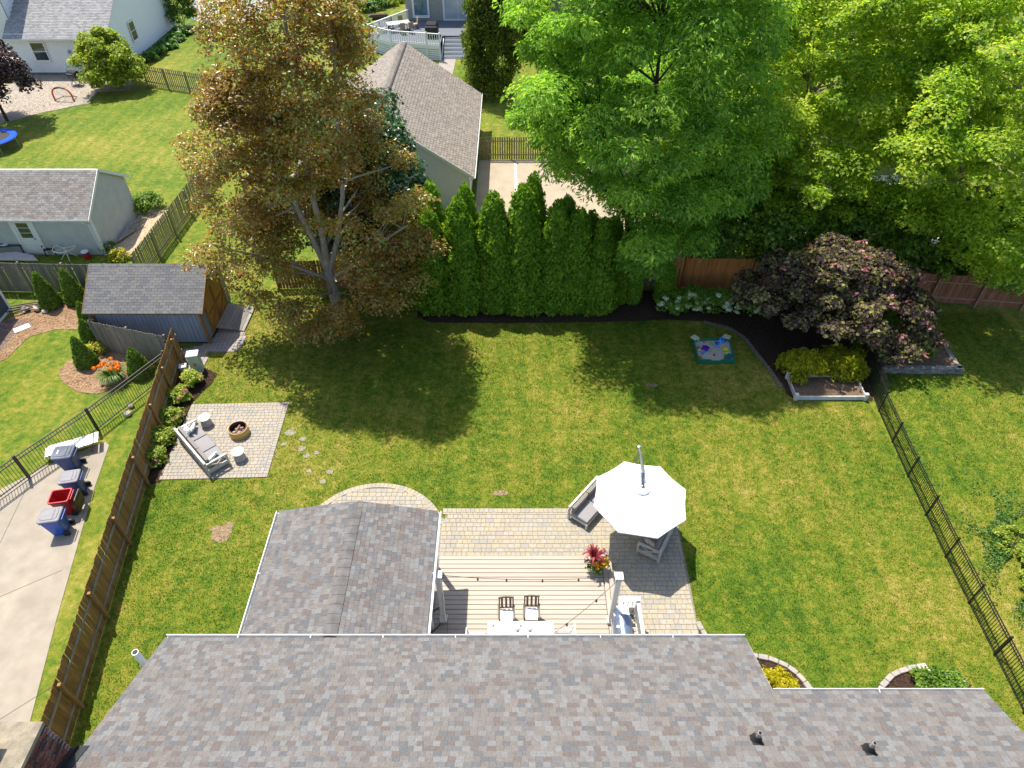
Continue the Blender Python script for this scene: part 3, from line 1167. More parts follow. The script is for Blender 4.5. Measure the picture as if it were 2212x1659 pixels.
# brick chimney on the gable end
CHX0, CHX1, CHY0, CHY1, CHZ = -11.2, -9.64, 3.85, 5.5, 7.38
M_BRICK = mat('chimney_brick', (0.2, 0.1, 0.08), rough=0.9, var=0.3, scale=20, bump=0.4, palette=[(0.16, 0.055, 0.04), (0.09, 0.05, 0.045), (0.22, 0.075, 0.05), (0.05, 0.04, 0.04), (0.18, 0.10, 0.085), (0.12, 0.045, 0.035)], spec=0.2)
M_MORTAR = mat('mortar', (0.30, 0.28, 0.265), rough=0.95, var=0.3, scale=6, stain=(0.06, 0.055, 0.055), stain_amt=0.8, stain_scale=2.5)
chim = MB().box(((CHX0 + CHX1) / 2, (CHY0 + CHY1) / 2, CHZ / 2 - 0.05), (CHX1 - CHX0, CHY1 - CHY0, CHZ - 0.1)).build('chimney', M_MORTAR, house)
brick_me = MB().box((0, 0, 0), (0.03, 0.194, 0.057), ch=0.004).mesh('brick', M_BRICK)
r = 0
z = CHZ - 0.14
while z > 5.3:
    y = CHY1 - (0.1 if r % 2 == 0 else 0.2)
    while y > CHY0:
        link('brick', brick_me, chim, (CHX1 + 0.004, y, z))
        y -= 0.204
    z -= 0.068
    r += 1
cr = MB()
M_CROWN = mat('chimney_crown', (0.27, 0.23, 0.165), rough=0.95, var=0.25, scale=5, bump=0.6, bscale=30, stain=(0.15, 0.135, 0.11), stain_amt=0.7, stain_scale=3)
x0, x1, y0, y1 = CHX0 - 0.02, CHX1 + 0.02, CHY0 - 0.02, CHY1 + 0.02
cr.add([(x0, y0, CHZ - 0.1), (x1, y0, CHZ - 0.1), (x1, y1, CHZ - 0.1), (x0, y1, CHZ - 0.1), (x0, y0, CHZ), (x1, y0, CHZ), (x1, y1, CHZ), (x0, y1, CHZ),
        (x0 + 0.4, y0 + 0.4, CHZ + 0.09), (x1 - 0.4, y0 + 0.4, CHZ + 0.09), (x1 - 0.4, y1 - 0.4, CHZ + 0.09), (x0 + 0.4, y1 - 0.4, CHZ + 0.09)],
       [(0, 1, 5, 4), (1, 2, 6, 5), (2, 3, 7, 6), (3, 0, 4, 7), (4, 5, 9, 8), (5, 6, 10, 9), (6, 7, 11, 10), (7, 4, 8, 11), (8, 9, 10, 11)])
cr.build('chimney_crown', M_CROWN, chim)
M_CLAY = mat('clay_flue', (0.33, 0.12, 0.065), rough=0.85, var=0.25, scale=8)
fl = MB()
for sx, sy, lx, ly in ((0, 0.19, 0.42, 0.03), (0, -0.19, 0.42, 0.03), (0.195, 0, 0.03, 0.35), (-0.195, 0, 0.03, 0.35)):
    fl.box((-10.45 + sx, 4.75 + sy, CHZ + 0.2), (lx, ly, 0.3))
fl.build('flue_tile', M_CLAY, chim)
cp = MB()
cp.add([(-10.82, 4.37, CHZ + 0.5), (-10.12, 4.37, CHZ + 0.5), (-10.12, 5.11, CHZ + 0.5), (-10.82, 5.11, CHZ + 0.5), (-10.47, 4.74, CHZ + 0.62),
        (-10.82, 4.37, CHZ + 0.47), (-10.12, 4.37, CHZ + 0.47), (-10.12, 5.11, CHZ + 0.47), (-10.82, 5.11, CHZ + 0.47)],
       [(0, 1, 4), (1, 2, 4), (2, 3, 4), (3, 0, 4), (5, 6, 1, 0), (6, 7, 2, 1), (7, 8, 3, 2), (8, 5, 0, 3), (8, 7, 6, 5)])
for sx in (-0.2, 0.2):
    for sy in (-0.2, 0.2):
        cp.box((-10.47 + sx, 4.74 + sy, CHZ + 0.38), (0.02, 0.02, 0.2))
cp.build('flue_cap', mat('cap_metal', (0.55, 0.5, 0.5), rough=0.4, metal=0.6, var=0.1), chim)
fb = MB()
y0, y1 = CHY0, CHY1 + 0.1
for k in range(5):
    ya, yb = y1 - k * 0.34, y1 - (k + 1) * 0.34 - 0.03
    fb.extrude([(CHX1 + 0.03 + 0.003 * k, ya, rz_at(ya) + 0.02), (CHX1 + 0.03 + 0.003 * k, yb, rz_at(yb) + 0.02), (CHX1 + 0.03 + 0.003 * k, yb, rz_at(yb) + 0.24), (CHX1 + 0.03 + 0.003 * k, ya, rz_at(ya) + 0.17)], (0.004, 0, 0))
fb.extrude([(CHX1 + 0.03, CHY1 + 0.12, rz_at(CHY1 + 0.12) + 0.02), (CHX1 + 0.24, CHY1 + 0.12, rz_at(CHY1 + 0.12) + 0.02), (CHX1 + 0.16, CHY0, rz_at(CHY0) + 0.03), (CHX1 + 0.03, CHY0, rz_at(CHY0) + 0.03)], (0, 0, 0.02))
fb.build('flashing', M_BOOT, chim)
rebase(house, (0, 4, 0))

# ================================================================== DECK
DZ = 0.36
M_DECK = mat('cream_deck_board', (0.52, 0.44, 0.37), rough=0.55, var=0.07, scale=3, stretch=(0.4, 6, 6), palette=[(0.365, 0.304, 0.244), (0.348, 0.291, 0.235), (0.383, 0.318, 0.257)])
deck = thing('wooden_deck', 'cream composite deck of long boards behind the house', 'deck')
DX0, DX1, DY0, DY1 = -2.64, 3.62, 8.6, 14.0
mb = MB()
mb.box(((DX0 + DX1) / 2, (DY0 + DY1) / 2, DZ / 2 - 0.03), (DX1 - DX0 - 0.06, DY1 - DY0 - 0.06, DZ - 0.06))
mb.build('rim_joist', mat('deck_rim', (0.16, 0.12, 0.095), rough=0.7), deck)
pitch, y = 0.178, DY1
bl = DX1 - 0.37 - DX0
bm = MB().box((0, 0, 0), (bl, pitch - 0.017, 0.03), ch=0.005).mesh('deck_board', M_DECK)
while y - pitch > DY0 - 0.1:
    link('deck_board', bm, deck, (DX0 + bl / 2, y - pitch / 2, DZ - 0.015))
    y -= pitch
bm2 = MB().box((0, 0, 0), (pitch - 0.017, DY1 - DY0, 0.03), ch=0.005).mesh('deck_board', M_DECK)
for k in range(2):
    link('deck_board', bm2, deck, (DX1 - 0.355 + pitch / 2 + k * pitch, (DY0 + DY1) / 2, DZ - 0.0145))
bl3 = 0.66
bm3 = MB().box((0, 0, 0), (bl3, pitch - 0.017, 0.03), ch=0.005).mesh('deck_board', M_DECK)
yy = 11.78
MB().box((DX1 + bl3 / 2, (DY0 + 11.75) / 2, DZ / 2 - 0.03), (bl3 - 0.04, 11.75 - DY0, DZ - 0.06)).build('rim_joist', MATS['deck_rim'], deck)
while yy - pitch > DY0 - 0.1:
    link('deck_board', bm3, deck, (DX1 + 0.002 + bl3 / 2, yy - pitch / 2, DZ - 0.0155))
    yy -= pitch
rebase(deck, (0.5, 11.5, 0))
EXCL.append([(-9, 8), (3.7, 8), (3.7, 14.1), (-9, 14.1)])


def deck_post(p, label):
    t = thing('deck_post', label, 'post', p, group='white posts on the deck')
    h = 2.82
    MB().box((0, 0, h / 2), (0.17, 0.17, h), ch=0.012).build('shaft', M_WHITE, t)
    b = MB()
    b.box((0, 0, 0.08), (0.25, 0.25, 0.16), ch=0.015)
    b.build('base_trim', M_WHITE, t)
    c = MB()
    c.box((0, 0, h + 0.02), (0.27, 0.27, 0.05), ch=0.01)
    c.box((0, 0, h - 0.14), (0.21, 0.21, 0.1), ch=0.01)
    c.build('cap', M_WHITE, t)
    return t


postL = P(959, 1339, DZ)
postR = P(1318, 1342, DZ)
deck_post(postL, 'tall white post beside the porch gutter on the deck')
deck_post(postR, 'tall white post at the right deck edge near the railing')
# string of lights
sl = thing('string_lights', 'black string of bulbs hanging between the two white deck posts', 'lights', postL)
zt = 2.82 - 0.1
p0, p1 = Vector((0.1, 0.05, zt)), postR - postL + Vector((-0.1, 0.05, zt))
path = []
for i in range(25):
    k = i / 24
    q = p0.lerp(p1, k)
    q.z -= 0.22 * 4 * k * (1 - k)
    path.append(q)
M_CORD = mat('black_cord', (0.02, 0.018, 0.016), rough=0.6)
p2 = p1 + Vector((0.1, -0.1, 0))
path2 = [p2.lerp(Vector((1.0, EAVE_Y + 0.1, 3.9)) - Vector((postL.x, postL.y, DZ)), i / 12) - Vector((0, 0, 0.15 * 4 * (i / 12) * (1 - i / 12))) for i in range(13)]
mb = MB()
mb.tube(path, 0.008, 5)
mb.tube(path2, 0.008, 5)
mb.tube([p0, p0 + Vector((-0.02, -0.15, -1.0)), p0 + Vector((0.05, -0.2, -2.5)), p0 + Vector((0.08, -1.2, -2.65))], 0.007, 5)
mb.build('cord', M_CORD, sl)
bulb = MB().lathe([(0.012, 0.02), (0.026, 0.0), (0.026, -0.05), (0.034, -0.08), (0.034, -0.11), (0.02, -0.145), (0.004, -0.15)], 10).mesh('bulb', mat('bulb_dark_glass', (0.05, 0.035, 0.02), rough=0.15))
for k in (0.02, 0.19, 0.39, 0.6, 0.8, 0.99):
    q = path[int(round(k * 24))]
    link('bulb', bulb, sl, q)
for k in (4, 9):
    link('bulb', bulb, sl, path2[k])
# cable loops at the post foot
cc = MB()
pts = [(0.0, 0.0, 0.02), (0.35, 0.25, 0.03), (0.5, 0.0, 0.03), (0.42, -0.4, 0.02), (0.1, -0.75, 0.02), (-0.2, -0.9, 0.02)]
cc.tube(pts, 0.018, 6)
o = cc.build('cable', M_CORD, loc=postL + Vector((-0.55, 0.2, 0)))
tag(o, 'black cable curling on the deck beside the porch post', 'cable')

# railing at the grill
rail = thing('deck_railing', 'white railing with balusters beside the grill', 'railing')
a = P(1338, 1297, DZ + 0.98)
b = Vector((P(1378, 1297, DZ + 0.98)))
c = Vector((b.x + 0.03, 8.7, DZ + 0.98))
mb = MB()
mb.beam(a, b, 0.12, 0.05, ch=0.008)
mb.beam(b, c, 0.12, 0.05, ch=0.008)
mb.build('top_rail', M_WHITE, rail)
mb = MB()
dz = Vector((0, 0, -0.85))
mb.beam(a + dz, b + dz, 0.06, 0.06)
mb.beam(b + dz, c + dz, 0.06, 0.06)
mb.build('bottom_rail', M_WHITE, rail)
bal = MB().box((0, 0, -0.44), (0.035, 0.035, 0.84)).mesh('baluster', M_WHITE)
for k in range(1, 4):
    link('baluster', bal, rail, a.lerp(b, k / 4))
n = int((b - c).length / 0.125)
for k in range(1, n):
    link('baluster', bal, rail, b.lerp(c, k / n))
nw = MB()
nw.box((b.x, b.y, DZ + 0.53), (0.11, 0.11, 1.06), ch=0.008)
nw.box((b.x, b.y, DZ + 1.08), (0.16, 0.16, 0.05), ch=0.01)
nw.build('newel', M_WHITE, rail)
rebase(rail, (b.x, b.y, DZ))

# ================================================================== FENCES
def wood(name, pal, rough=0.85):
    return mat(name, (0.3, 0.2, 0.1), rough=rough, var=0.25, scale=4, stretch=(6, 6, 0.5), bump=0.35, bscale=30, palette=pal, spec=0.15)


M_BROWNF = wood('brown_stained_fence', [(0.268, 0.152, 0.055), (0.317, 0.183, 0.067), (0.232, 0.128, 0.049), (0.293, 0.171, 0.061)])
M_BROWNRAIL = mat('weathered_rail', (0.25, 0.22, 0.17), rough=0.85, var=0.3, scale=3)
M_BROWNPOST = mat('treated_post', (0.27, 0.155, 0.055), rough=0.8, var=0.25, scale=5, stretch=(4, 4, 0.6))
M_GREYF = wood('grey_weathered_fence', [(0.22, 0.20, 0.165), (0.26, 0.235, 0.19), (0.18, 0.165, 0.14), (0.24, 0.21, 0.165)])
M_CEDAR = wood('orange_cedar_fence', [(0.46, 0.185, 0.055), (0.42, 0.165, 0.05), (0.5, 0.205, 0.06), (0.44, 0.175, 0.055)])
M_REDF = wood('red_brown_fence', [(0.28, 0.12, 0.07), (0.24, 0.10, 0.055), (0.31, 0.14, 0.085), (0.26, 0.11, 0.06)])
M_PICKET = wood('olive_grey_picket', [(0.27, 0.235, 0.13), (0.31, 0.27, 0.16), (0.24, 0.205, 0.115), (0.29, 0.25, 0.14)])


def board_fence(name, label, a, b, h, bw, gap, material, rail_side, rails=(0.35, 1.5), post_at=None, rail_m=None, post_m=None, top='flat', lean=0.0, board_t=0.02, jitter=0.02, post_h=None, alt=False, hang=0.03):
    """fence of single boards from a to b; rail_side +1/-1: side (left of a->b is +1) where rails and posts stand"""
    a, b = Vector((a[0], a[1], 0)), Vector((b[0], b[1], 0))
    d = (b - a)
    L = d.length
    d.normalize()
    nv = Vector((-d.y, d.x, 0)) * rail_side
    t = thing(name, label, 'fence', a, math.atan2(d.y, d.x))
    n = int(L / (bw + gap))
    step = L / n
    cache = []
    for k in range(5):
        hh = h + random.uniform(-jitter, jitter)
        w = bw * random.uniform(0.97, 1.03)
        m = MB()
        if top == 'flat':
            m.box((0, 0, hang + (hh - hang) / 2), (w, board_t, hh - hang), ch=0.003)
        else:
            e = 0.25 * w if top == 'dog' else 0.46 * w
            k2 = 0.04 if top == 'dog' else 0.07
            pts = [(-w / 2, -board_t / 2, hang), (w / 2, -board_t / 2, hang), (w / 2, -board_t / 2, hh - k2), (w / 2 - e, -board_t / 2, hh), (-w / 2 + e, -board_t / 2, hh), (-w / 2, -board_t / 2, hh - k2)]
            m.extrude(pts, (0, board_t, 0))
        cache.append(m.mesh('board', material))
    for i in range(n):
        off = 0.0
        if alt and i % 2:
            off = 0.065 * rail_side
        o = link('board', random.choice(cache), t, ((i + 0.5) * step, off, 0))
        o.rotation_euler = (random.uniform(-0.012, 0.012), random.uniform(-0.008, 0.008), random.uniform(-0.02, 0.02))
    s = rail_side
    for z in rails:
        MB().box((L / 2, s * 0.035, z), (L, 0.045, 0.085), ch=0.004).build('rail', rail_m or material, t)
    if post_at is None:
        k = max(1, round(L / 2.4))
        post_at = [L * i / k for i in range(k + 1)]
    pm = MB()
    ph = post_h or h
    pm.box((0, 0, ph / 2), (0.1, 0.1, ph), ch=0.006)
    pme = pm.mesh('post', post_m or rail_m or material)
    for q in post_at:
        o = link('post', pme, t, (q, s * 0.105, 0))
    return t


def y_on(a, b, y):
    k = (y - a[1]) / (b[1] - a[1])
    return ((Vector((b[0] - a[0], b[1] - a[1]))).length) * k


FA, FB = (-13.12, 6.2), (-16.2, 25.6)
posts = [P(ox, oy, 1.8).y for ox, oy in ((355, 730), (332, 791), (308, 871), (270, 985), (228, 1116), (177, 1279), (109, 1477))]
board_fence('privacy_fence', 'long brown stained privacy fence between the lawn and the concrete drive', FA, FB, 1.83, 0.14, 0.009, M_BROWNF, -1,
            rails=(0.45, 1.38), post_at=[y_on(FA, FB, y) for y in posts], rail_m=M_BROWNRAIL, post_m=M_BROWNPOST, top='dog', post_h=1.72)
# grey fence pieces around the neighbour's garden
g1, g2 = P(188, 694, 1.8), P(350, 727, 1.8)
board_fence('privacy_fence', 'weathered grey board fence below the blue shed', g1, g2, 1.83, 0.14, 0.008, M_GREYF, 1, top='dog')
g3, g4 = P(-60, 566, 1.9), P(222, 572, 1.9)
board_fence('privacy_fence', 'mossy grey board fence behind the three young arborvitae', g3, g4, 1.9, 0.15, 0.008, M_GREYF, 1, top='flat')
board_fence('privacy_fence', 'short grey fence return hidden behind the blue shed corner', g1 + Vector((0, 0.15, 0)), Vector((g4.x + 0.1, g4.y - 0.15, 0)), 1.83, 0.14, 0.008, M_GREYF, -1, top='dog')
# spaced picket fence
k1, k2 = P(279, 553, 1.8), P(452, 335, 1.8)
board_fence('picket_fence', 'sunlit spaced picket fence running up beside the grey shed', k1, k2, 1.8, 0.095, 0.055, M_PICKET, -1, rails=(0.4, 1.45), top='dog')
q1, q2 = P(307, 141, 1.75), P(640, 190, 1.75)
board_fence('picket_fence', 'far spaced picket fence with a gate across the lawn', q1, q2, 1.75, 0.11, 0.10, M_PICKET, -1, rails=(0.4, 1.4), top='dog')
board_fence('picket_fence', 'short picket fence between the tan roofed garage and the drive', (-2.3, 47.6), (4.5, 47.6), 1.7, 0.11, 0.06, M_PICKET, -1, rails=(0.4, 1.4), top='dog')
# back fence, four stretches of different age
board_fence('privacy_fence', 'red brown back fence behind the bronze maple trunk', (-12.9, 31.35), (-4.2, 31.55), 1.8, 0.14, 0.035, M_REDF, -1, top='dog')
board_fence('privacy_fence', 'grey weathered stretch of back fence behind the small arborvitae', (-4.1, 31.75), (8.3, 31.55), 1.85, 0.14, 0.02, M_GREYF, 1, top='dog', alt=True)
board_fence('privacy_fence', 'short shadowbox stretch of orange fence beside the cedar panel', (8.4, 31.5), (9.35, 31.48), 1.95, 0.13, 0.05, M_CEDAR, 1, top='dog', alt=True, post_at=[0.05, 0.9])
board_fence('privacy_fence', 'bright orange cedar fence panel behind the white hydrangeas', (9.42, 31.45), (13.0, 31.3), 1.95, 0.13, 0.004, M_CEDAR, 1, top='dog')
board_fence('privacy_fence', 'dark red fence with rails behind the purple leaved tree', (13.1, 31.2), (29.5, 29.15), 1.85, 0.15, 0.006, M_REDF, -1, rails=(0.45, 1.4), top='flat', rail_m=mat('red_rail', (0.33, 0.17, 0.115), rough=0.8, var=0.2), hang=0.1)


def metal_fence(name, label, pts, h, material, posts=None, pick=0.105, rails=None, post_w=0.055, rail_w=0.03):
    t = thing(name, label, 'fence', pts[0])
    o = Vector(pts[0])
    mbp = MB()
    for i in range(len(pts) - 1):
        a, b = Vector(pts[i]) - o, Vector(pts[i + 1]) - o
        L = (b - a).length
        d = (b - a) / L
        for z in (rails or (0.12, h - 0.16, h - 0.03)):
            mb = MB()
            mb.beam(a + Vector((0, 0, z)), b + Vector((0, 0, z)), rail_w, rail_w)
            mb.build('rail', material, t)
        n = int(L / pick)
        rz = math.atan2(d.y, d.x)
        for k in range(n):
            q = a + d * (L * (k + 0.5) / n)
            mbp.box((q.x, q.y, h / 2 + 0.02), (0.017, 0.017, h - 0.1), rz=rz)
    o2 = mbp.build('pickets', material, t)
    o2['kind'] = 'stuff'
    pm = MB()
    pm.box((0, 0, h / 2 + 0.03), (post_w, post_w, h + 0.06))
    pm.box((0, 0, h + 0.07), (post_w + 0.02, post_w + 0.02, 0.03), ch=0.008)
    pme = pm.mesh('post', material)
    for p in posts or pts:
        link('post', pme, t, Vector(p) - o)
    return t


rb = [P(1855, 775), P(1900, 895), P(1950, 1008), P(2040, 1200), P(2110, 1340), P(2180, 1480), P(2250, 1620)]
post_pts = [rb[0]]
dense = []
for i in range(len(rb) - 1):
    for k in range(40):
        dense.append(rb[i].lerp(rb[i + 1], k / 40))
acc = 0
for i in range(1, len(dense)):
    acc += (dense[i] - dense[i - 1]).length
    if acc > 1.83:
        post_pts.append(dense[i])
        acc = 0
metal_fence('metal_fence', 'low black metal picket fence along the right side of the lawn', rb, 1.16, M_BLACKMETAL, post_pts, pick=0.1)
M_BRONZEMETAL = mat('bronze_metal', (0.06, 0.05, 0.04), rough=0.45, var=0.2)
la = [Vector((-25.0, 8.6, 0)), P(64, 1033), P(213, 930), P(372, 806)]
metal_fence('metal_fence', 'dark bronze metal picket fence behind the rubbish bins', la, 1.32, M_BRONZEMETAL, [Vector((-22.4, 13.3, 0)), P(64, 1033), P(213, 930), P(372, 806)], pick=0.12, rails=(0.14, 1.12, 1.3), post_w=0.08, rail_w=0.04)
# dark mesh bay of the right fence beside the raised bed
mm = MB()
a, b = rb[0], rb[0].lerp(rb[1], 0.9)
d = (b - a)
for k in range(34):
    q = a + d * (k / 33)
    mm.beam(q + Vector((0.03, 0, 0.05)), q + Vector((0.03, 0, 1.5)), 0.012, 0.012)
for k in range(16):
    mm.beam(a + Vector((0.03, 0, 0.1 + k * 0.09)), b + Vector((0.03, 0, 0.1 + k * 0.09)), 0.012, 0.012)
o = mm.build('wire_mesh', M_BLACKMETAL)
rebase_loc = a
tag(o, 'black wire mesh panel at the shaded end of the right fence', 'mesh panel')

# ================================================================== TREES AND SHRUBS
LEAF_T = [(0, 1, 2), (0, 2, 3)]


def leaf_verts(c, n, L, aspect=0.7, fold=0.12, droop=0.15, tang=None):
    k = len(c)
    if tang is None:
        tang = RNG.normal(size=(k, 3))
    t = nrm(np.cross(n, np.cross(tang, n)) + 1e-6)
    b = np.cross(n, t)
    L = L[:, None]
    V = np.zeros((k, 4, 3))
    V[:, 0] = c - t * L * 0.5
    V[:, 1] = c + b * L * aspect * 0.5 + n * L * fold
    V[:, 2] = c + t * L * 0.5 - n * L * droop
    V[:, 3] = c - b * L * aspect * 0.5 + n * L * fold
    return V.reshape(-1, 3)


def clump_leaves(centers, radii, n_per, size, up=0.6, rand=0.8, lowcut=-0.45, aspect=0.7, droop=0.15, outward=0.0, ctr=None, fold=0.12, szvar=0.5, shell=0.3):
    """leaves spread through the shells of many small foliage masses"""
    K = len(centers)
    k = K * n_per
    ci = np.repeat(np.arange(K), n_per)
    d = nrm(RNG.normal(size=(k, 3)))
    low = d[:, 2] < lowcut
    d[low, 2] *= -1
    rr = RNG.uniform(shell, 1.0, k) ** 0.6
    # ragged clump edge
    rr *= 1 + 0.25 * np.sin(d[:, 0] * 5 + ci * 1.7) * np.cos(d[:, 1] * 4 + ci)
    c = centers[ci] + d * rr[:, None] * radii[ci]
    n = d * 0.7 + np.array([0, 0, up]) + RNG.normal(size=(k, 3)) * rand * 0.6
    n = nrm(n)
    L = size * RNG.uniform(1 - szvar, 1 + szvar, k)
    tang = None
    if outward > 0:
        tang = RNG.normal(size=(k, 3)) + d * outward * np.array([1, 1, 0.2]) - np.array([0, 0, outward * 0.3])
    return leaf_verts(c, n, L, aspect, fold, droop, tang)


def bark(name, col):
    return mat(name, col, rough=0.9, var=0.35, scale=6, stretch=(3, 3, 0.7), bump=0.7, bscale=14, spec=0.15)


M_BARK = bark('grey_bark', (0.19, 0.155, 0.12))
M_BARK2 = bark('dark_bark', (0.06, 0.045, 0.035))


def limb(mb, a, b, r0, r1, bow=0.12, n=5, sides=6):
    a, b = Vector(a), Vector(b)
    L = (b - a).length
    off = Vector((random.uniform(-1, 1), random.uniform(-1, 1), random.uniform(0.2, 0.8))) * L * bow
    pts = []
    for i in range(n):
        k = i / (n - 1)
        pts.append(a.lerp(b, k) + off * (4 * k * (1 - k)) * 0.5)
    mb.tube(pts, [r0 + (r1 - r0) * i / (n - 1) for i in range(n)], sides)
    return pts


def make_tree(name, label, base, stems, centers, radii, n_per, size, leaf_mat, bark_mat=None, group=None, cat='tree', trunk_r=0.25, limbs=60, **kw):
    """stems: list of polylines (local) forming trunk and main limbs, first one is the trunk"""
    t = thing(name, label, cat, base, group=group)
    mb = MB()
    for s, r0, r1 in stems:
        m = len(s)
        mb.tube(s, [r0 + (r1 - r0) * (i / (m - 1)) for i in range(m)], 9)
    allp = []
    for s, r0, r1 in stems:
        for i in range(len(s) - 1):
            for k in range(5):
                q = Vector(s[i]).lerp(Vector(s[i + 1]), k / 5)
                allp.append((q, r0 + (r1 - r0) * ((i + k / 5) / (len(s) - 1))))
    idx = RNG.permutation(len(centers))[:limbs]
    for i in idx:
        c = Vector(centers[i])
        best = min(allp, key=lambda pr: (pr[0] - c).length + max(0, (pr[0].z - c.z + 0.4)) * 1.6)
        limb(mb, best[0], c, min(0.07, best[1] * 0.6), 0.012, 0.15, 5, 5)
    mb.build('trunk', bark_mat or M_BARK, t, smooth=True)
    V = clump_leaves(np.array(centers, dtype=float), np.array(radii, dtype=float), n_per, size, **kw)
    link('crown', quads_mesh('crown', V, 4, LEAF_T, leaf_mat), t)
    return t


def envelope_clumps(n, z0, z1, prof, rad, squash=0.6, inner=0.45, offset=(0, 0), shrink=0.85, reject=None):
    """clump centres through a crown: prof maps height fraction -> radius"""
    hs = [p[0] for p in prof]
    rs = [p[1] for p in prof]
    C, Rr = [], []
    while len(C) < n:
        h = random.random()
        r = float(np.interp(h, hs, rs))
        if random.random() > (r / max(rs)) ** 1.2:
            continue
        a = random.uniform(0, 2 * math.pi)
        k = random.uniform(inner, 1) ** 0.6 * shrink
        lob = 1 + 0.16 * math.sin(3 * a + 5 * h) + 0.1 * math.sin(5 * a - 9 * h)
        x, y, z = r * k * lob * math.cos(a) + offset[0], r * k * lob * math.sin(a) + offset[1], z0 + (z1 - z0) * h
        if reject and reject(x, y, z):
            continue
        C.append((x, y, z))
        s = rad * random.uniform(0.65, 1.25)
        Rr.append((s, s, s * squash))
    return C, Rr


# ---- bronze leaved maple on the lawn
F_BRONZE = foliage('bronze_maple_leaf', [(0.0, (0.16, 0.115, 0.024)), (0.2, (0.28, 0.15, 0.032)), (0.42, (0.42, 0.21, 0.04)), (0.62, (0.34, 0.23, 0.042)), (0.8, (0.20, 0.27, 0.05)), (1.0, (0.38, 0.42, 0.085))], tmul=(1.0, 0.95, 0.5), trans=0.42, rough=0.32, spec=0.6, patch=0.3, pscale=0.35)
mb0 = P(737, 696)
prof = [(0, 3.2), (0.12, 4.6), (0.3, 4.9), (0.5, 4.6), (0.72, 3.9), (0.9, 2.7), (1, 1.2)]


def rej_b(x, y, z):
    # thin window in the crown where the stems show
    if x > 2.4 and 5.5 < z < 13 and random.random() < 0.72:
        return True
    return (y < -0.8 and 3.2 < z < 8.6 and abs(x - 0.0) < 1.9 and random.random() < 0.85) or (y < 0.5 and 3.0 < z < 6.5 and abs(x + 0.2) < 1.1)


C, Rr = envelope_clumps(275, 2.3, 16.9, prof, 0.95, 0.62, 0.35, reject=rej_b, offset=(0.5, 0))
# long low side branches
for x, y, z in [(-5.6, -1.2, 4.6), (-5.0, -0.6, 3.6), (-4.6, -1.8, 5.4), (-4.6, 0.2, 8.0), (-4.9, 0.4, 9.0), (-4.4, -0.4, 9.8), (4.4, -2.0, 3.9), (5.1, -1.0, 5.0), (3.7, -2.6, 3.3), (0.3, -3.4, 2.2), (-0.8, -3.2, 1.9), (1.1, -3.0, 2.4), (-1.9, -2.6, 2.3), (0.2, -2.4, 1.4), (-0.5, -2.2, 1.1), (1.0, -2.3, 1.3), (-3.4, -1.5, 2.6), (-2.6, -2.4, 3.0), (-4.5, 0.2, 6.2), (-4.7, -0.4, 7.0), (-4.3, 0.6, 5.4), (-4.4, -1.0, 4.4), (-3.9, -1.4, 3.4), (-4.2, -0.2, 8.2), (-3.6, -1.8, 6.4), (-2.8, -2.6, 5.0), (-2.4, -2.8, 7.2), (2.2, -2.8, 4.6), (3.0, -2.2, 2.8), (2.6, -3.0, 3.6)]:
    C.append((x, y, z))
    Rr.append((1.0, 0.9, 0.55))
stems = [([(0, 0, -0.2), (0.02, 0, 0.6), (-0.05, 0, 2.2), (-0.1, 0.05, 3.2)], 0.34, 0.24),
         ([(-0.1, 0.05, 3.1), (-0.6, 0.1, 5.2), (-1.2, 0.1, 7.6), (-1.7, 0.2, 10.5), (-1.8, 0.2, 14)], 0.17, 0.05),
         ([(-0.1, 0.05, 3.0), (0.0, 0.0, 5.4), (-0.15, 0.1, 8.2), (0.3, 0.2, 12), (0.2, 0.2, 16)], 0.19, 0.05),
         ([(-0.05, 0.05, 3.1), (0.7, -0.1, 5.0), (1.3, 0.0, 7.2), (1.6, 0.0, 10.5), (2.0, 0.2, 13.5)], 0.15, 0.05),
         ([(0, 0, 2.7), (1.4, -0.5, 4.0), (3.0, -0.9, 5.4), (4.3, -1.2, 6.4)], 0.11, 0.03),
         ([(0, 0, 2.6), (-1.5, -0.4, 3.7), (-3.2, -0.8, 4.6), (-4.8, -1.0, 5.2)], 0.11, 0.03),
         ([(0, -0.1, 2.0), (-0.3, -1.2, 2.6), (-0.6, -2.4, 2.5)], 0.07, 0.02)]
make_tree('maple_tree', 'tall bronze and olive leaved maple on the lawn beside the blue shed', mb0, stems, C, Rr, 370, 0.14, F_BRONZE, bark('pale_maple_bark', (0.33, 0.28, 0.225)), limbs=170, up=0.85, rand=1.0, aspect=0.62)

# ---- glossy dark green maple behind it
F_DARKMAPLE = foliage('dark_maple_leaf', [(0, (0.017, 0.056, 0.025)), (0.5, (0.035, 0.105, 0.039)), (0.85, (0.070, 0.154, 0.042)), (1, (0.154, 0.224, 0.084))], trans=0.25, rough=0.3, spec=0.7, patch=0.2)
C, Rr = envelope_clumps(140, 1.4, 9.6, [(0, 3.0), (0.3, 4.3), (0.6, 3.8), (0.85, 2.4), (1, 1.0)], 1.0, 0.65, 0.4)
make_tree('maple_tree', 'glossy dark green maple tucked behind the bronze maple', (-8.1, 33.9, 0), [([(0, 0, -0.1), (0, 0, 2), (0.1, 0, 5), (0, 0, 8)], 0.2, 0.05)], C, Rr, 300, 0.2, F_DARKMAPLE, M_BARK2, limbs=40, up=0.6, rand=0.9, aspect=0.8)

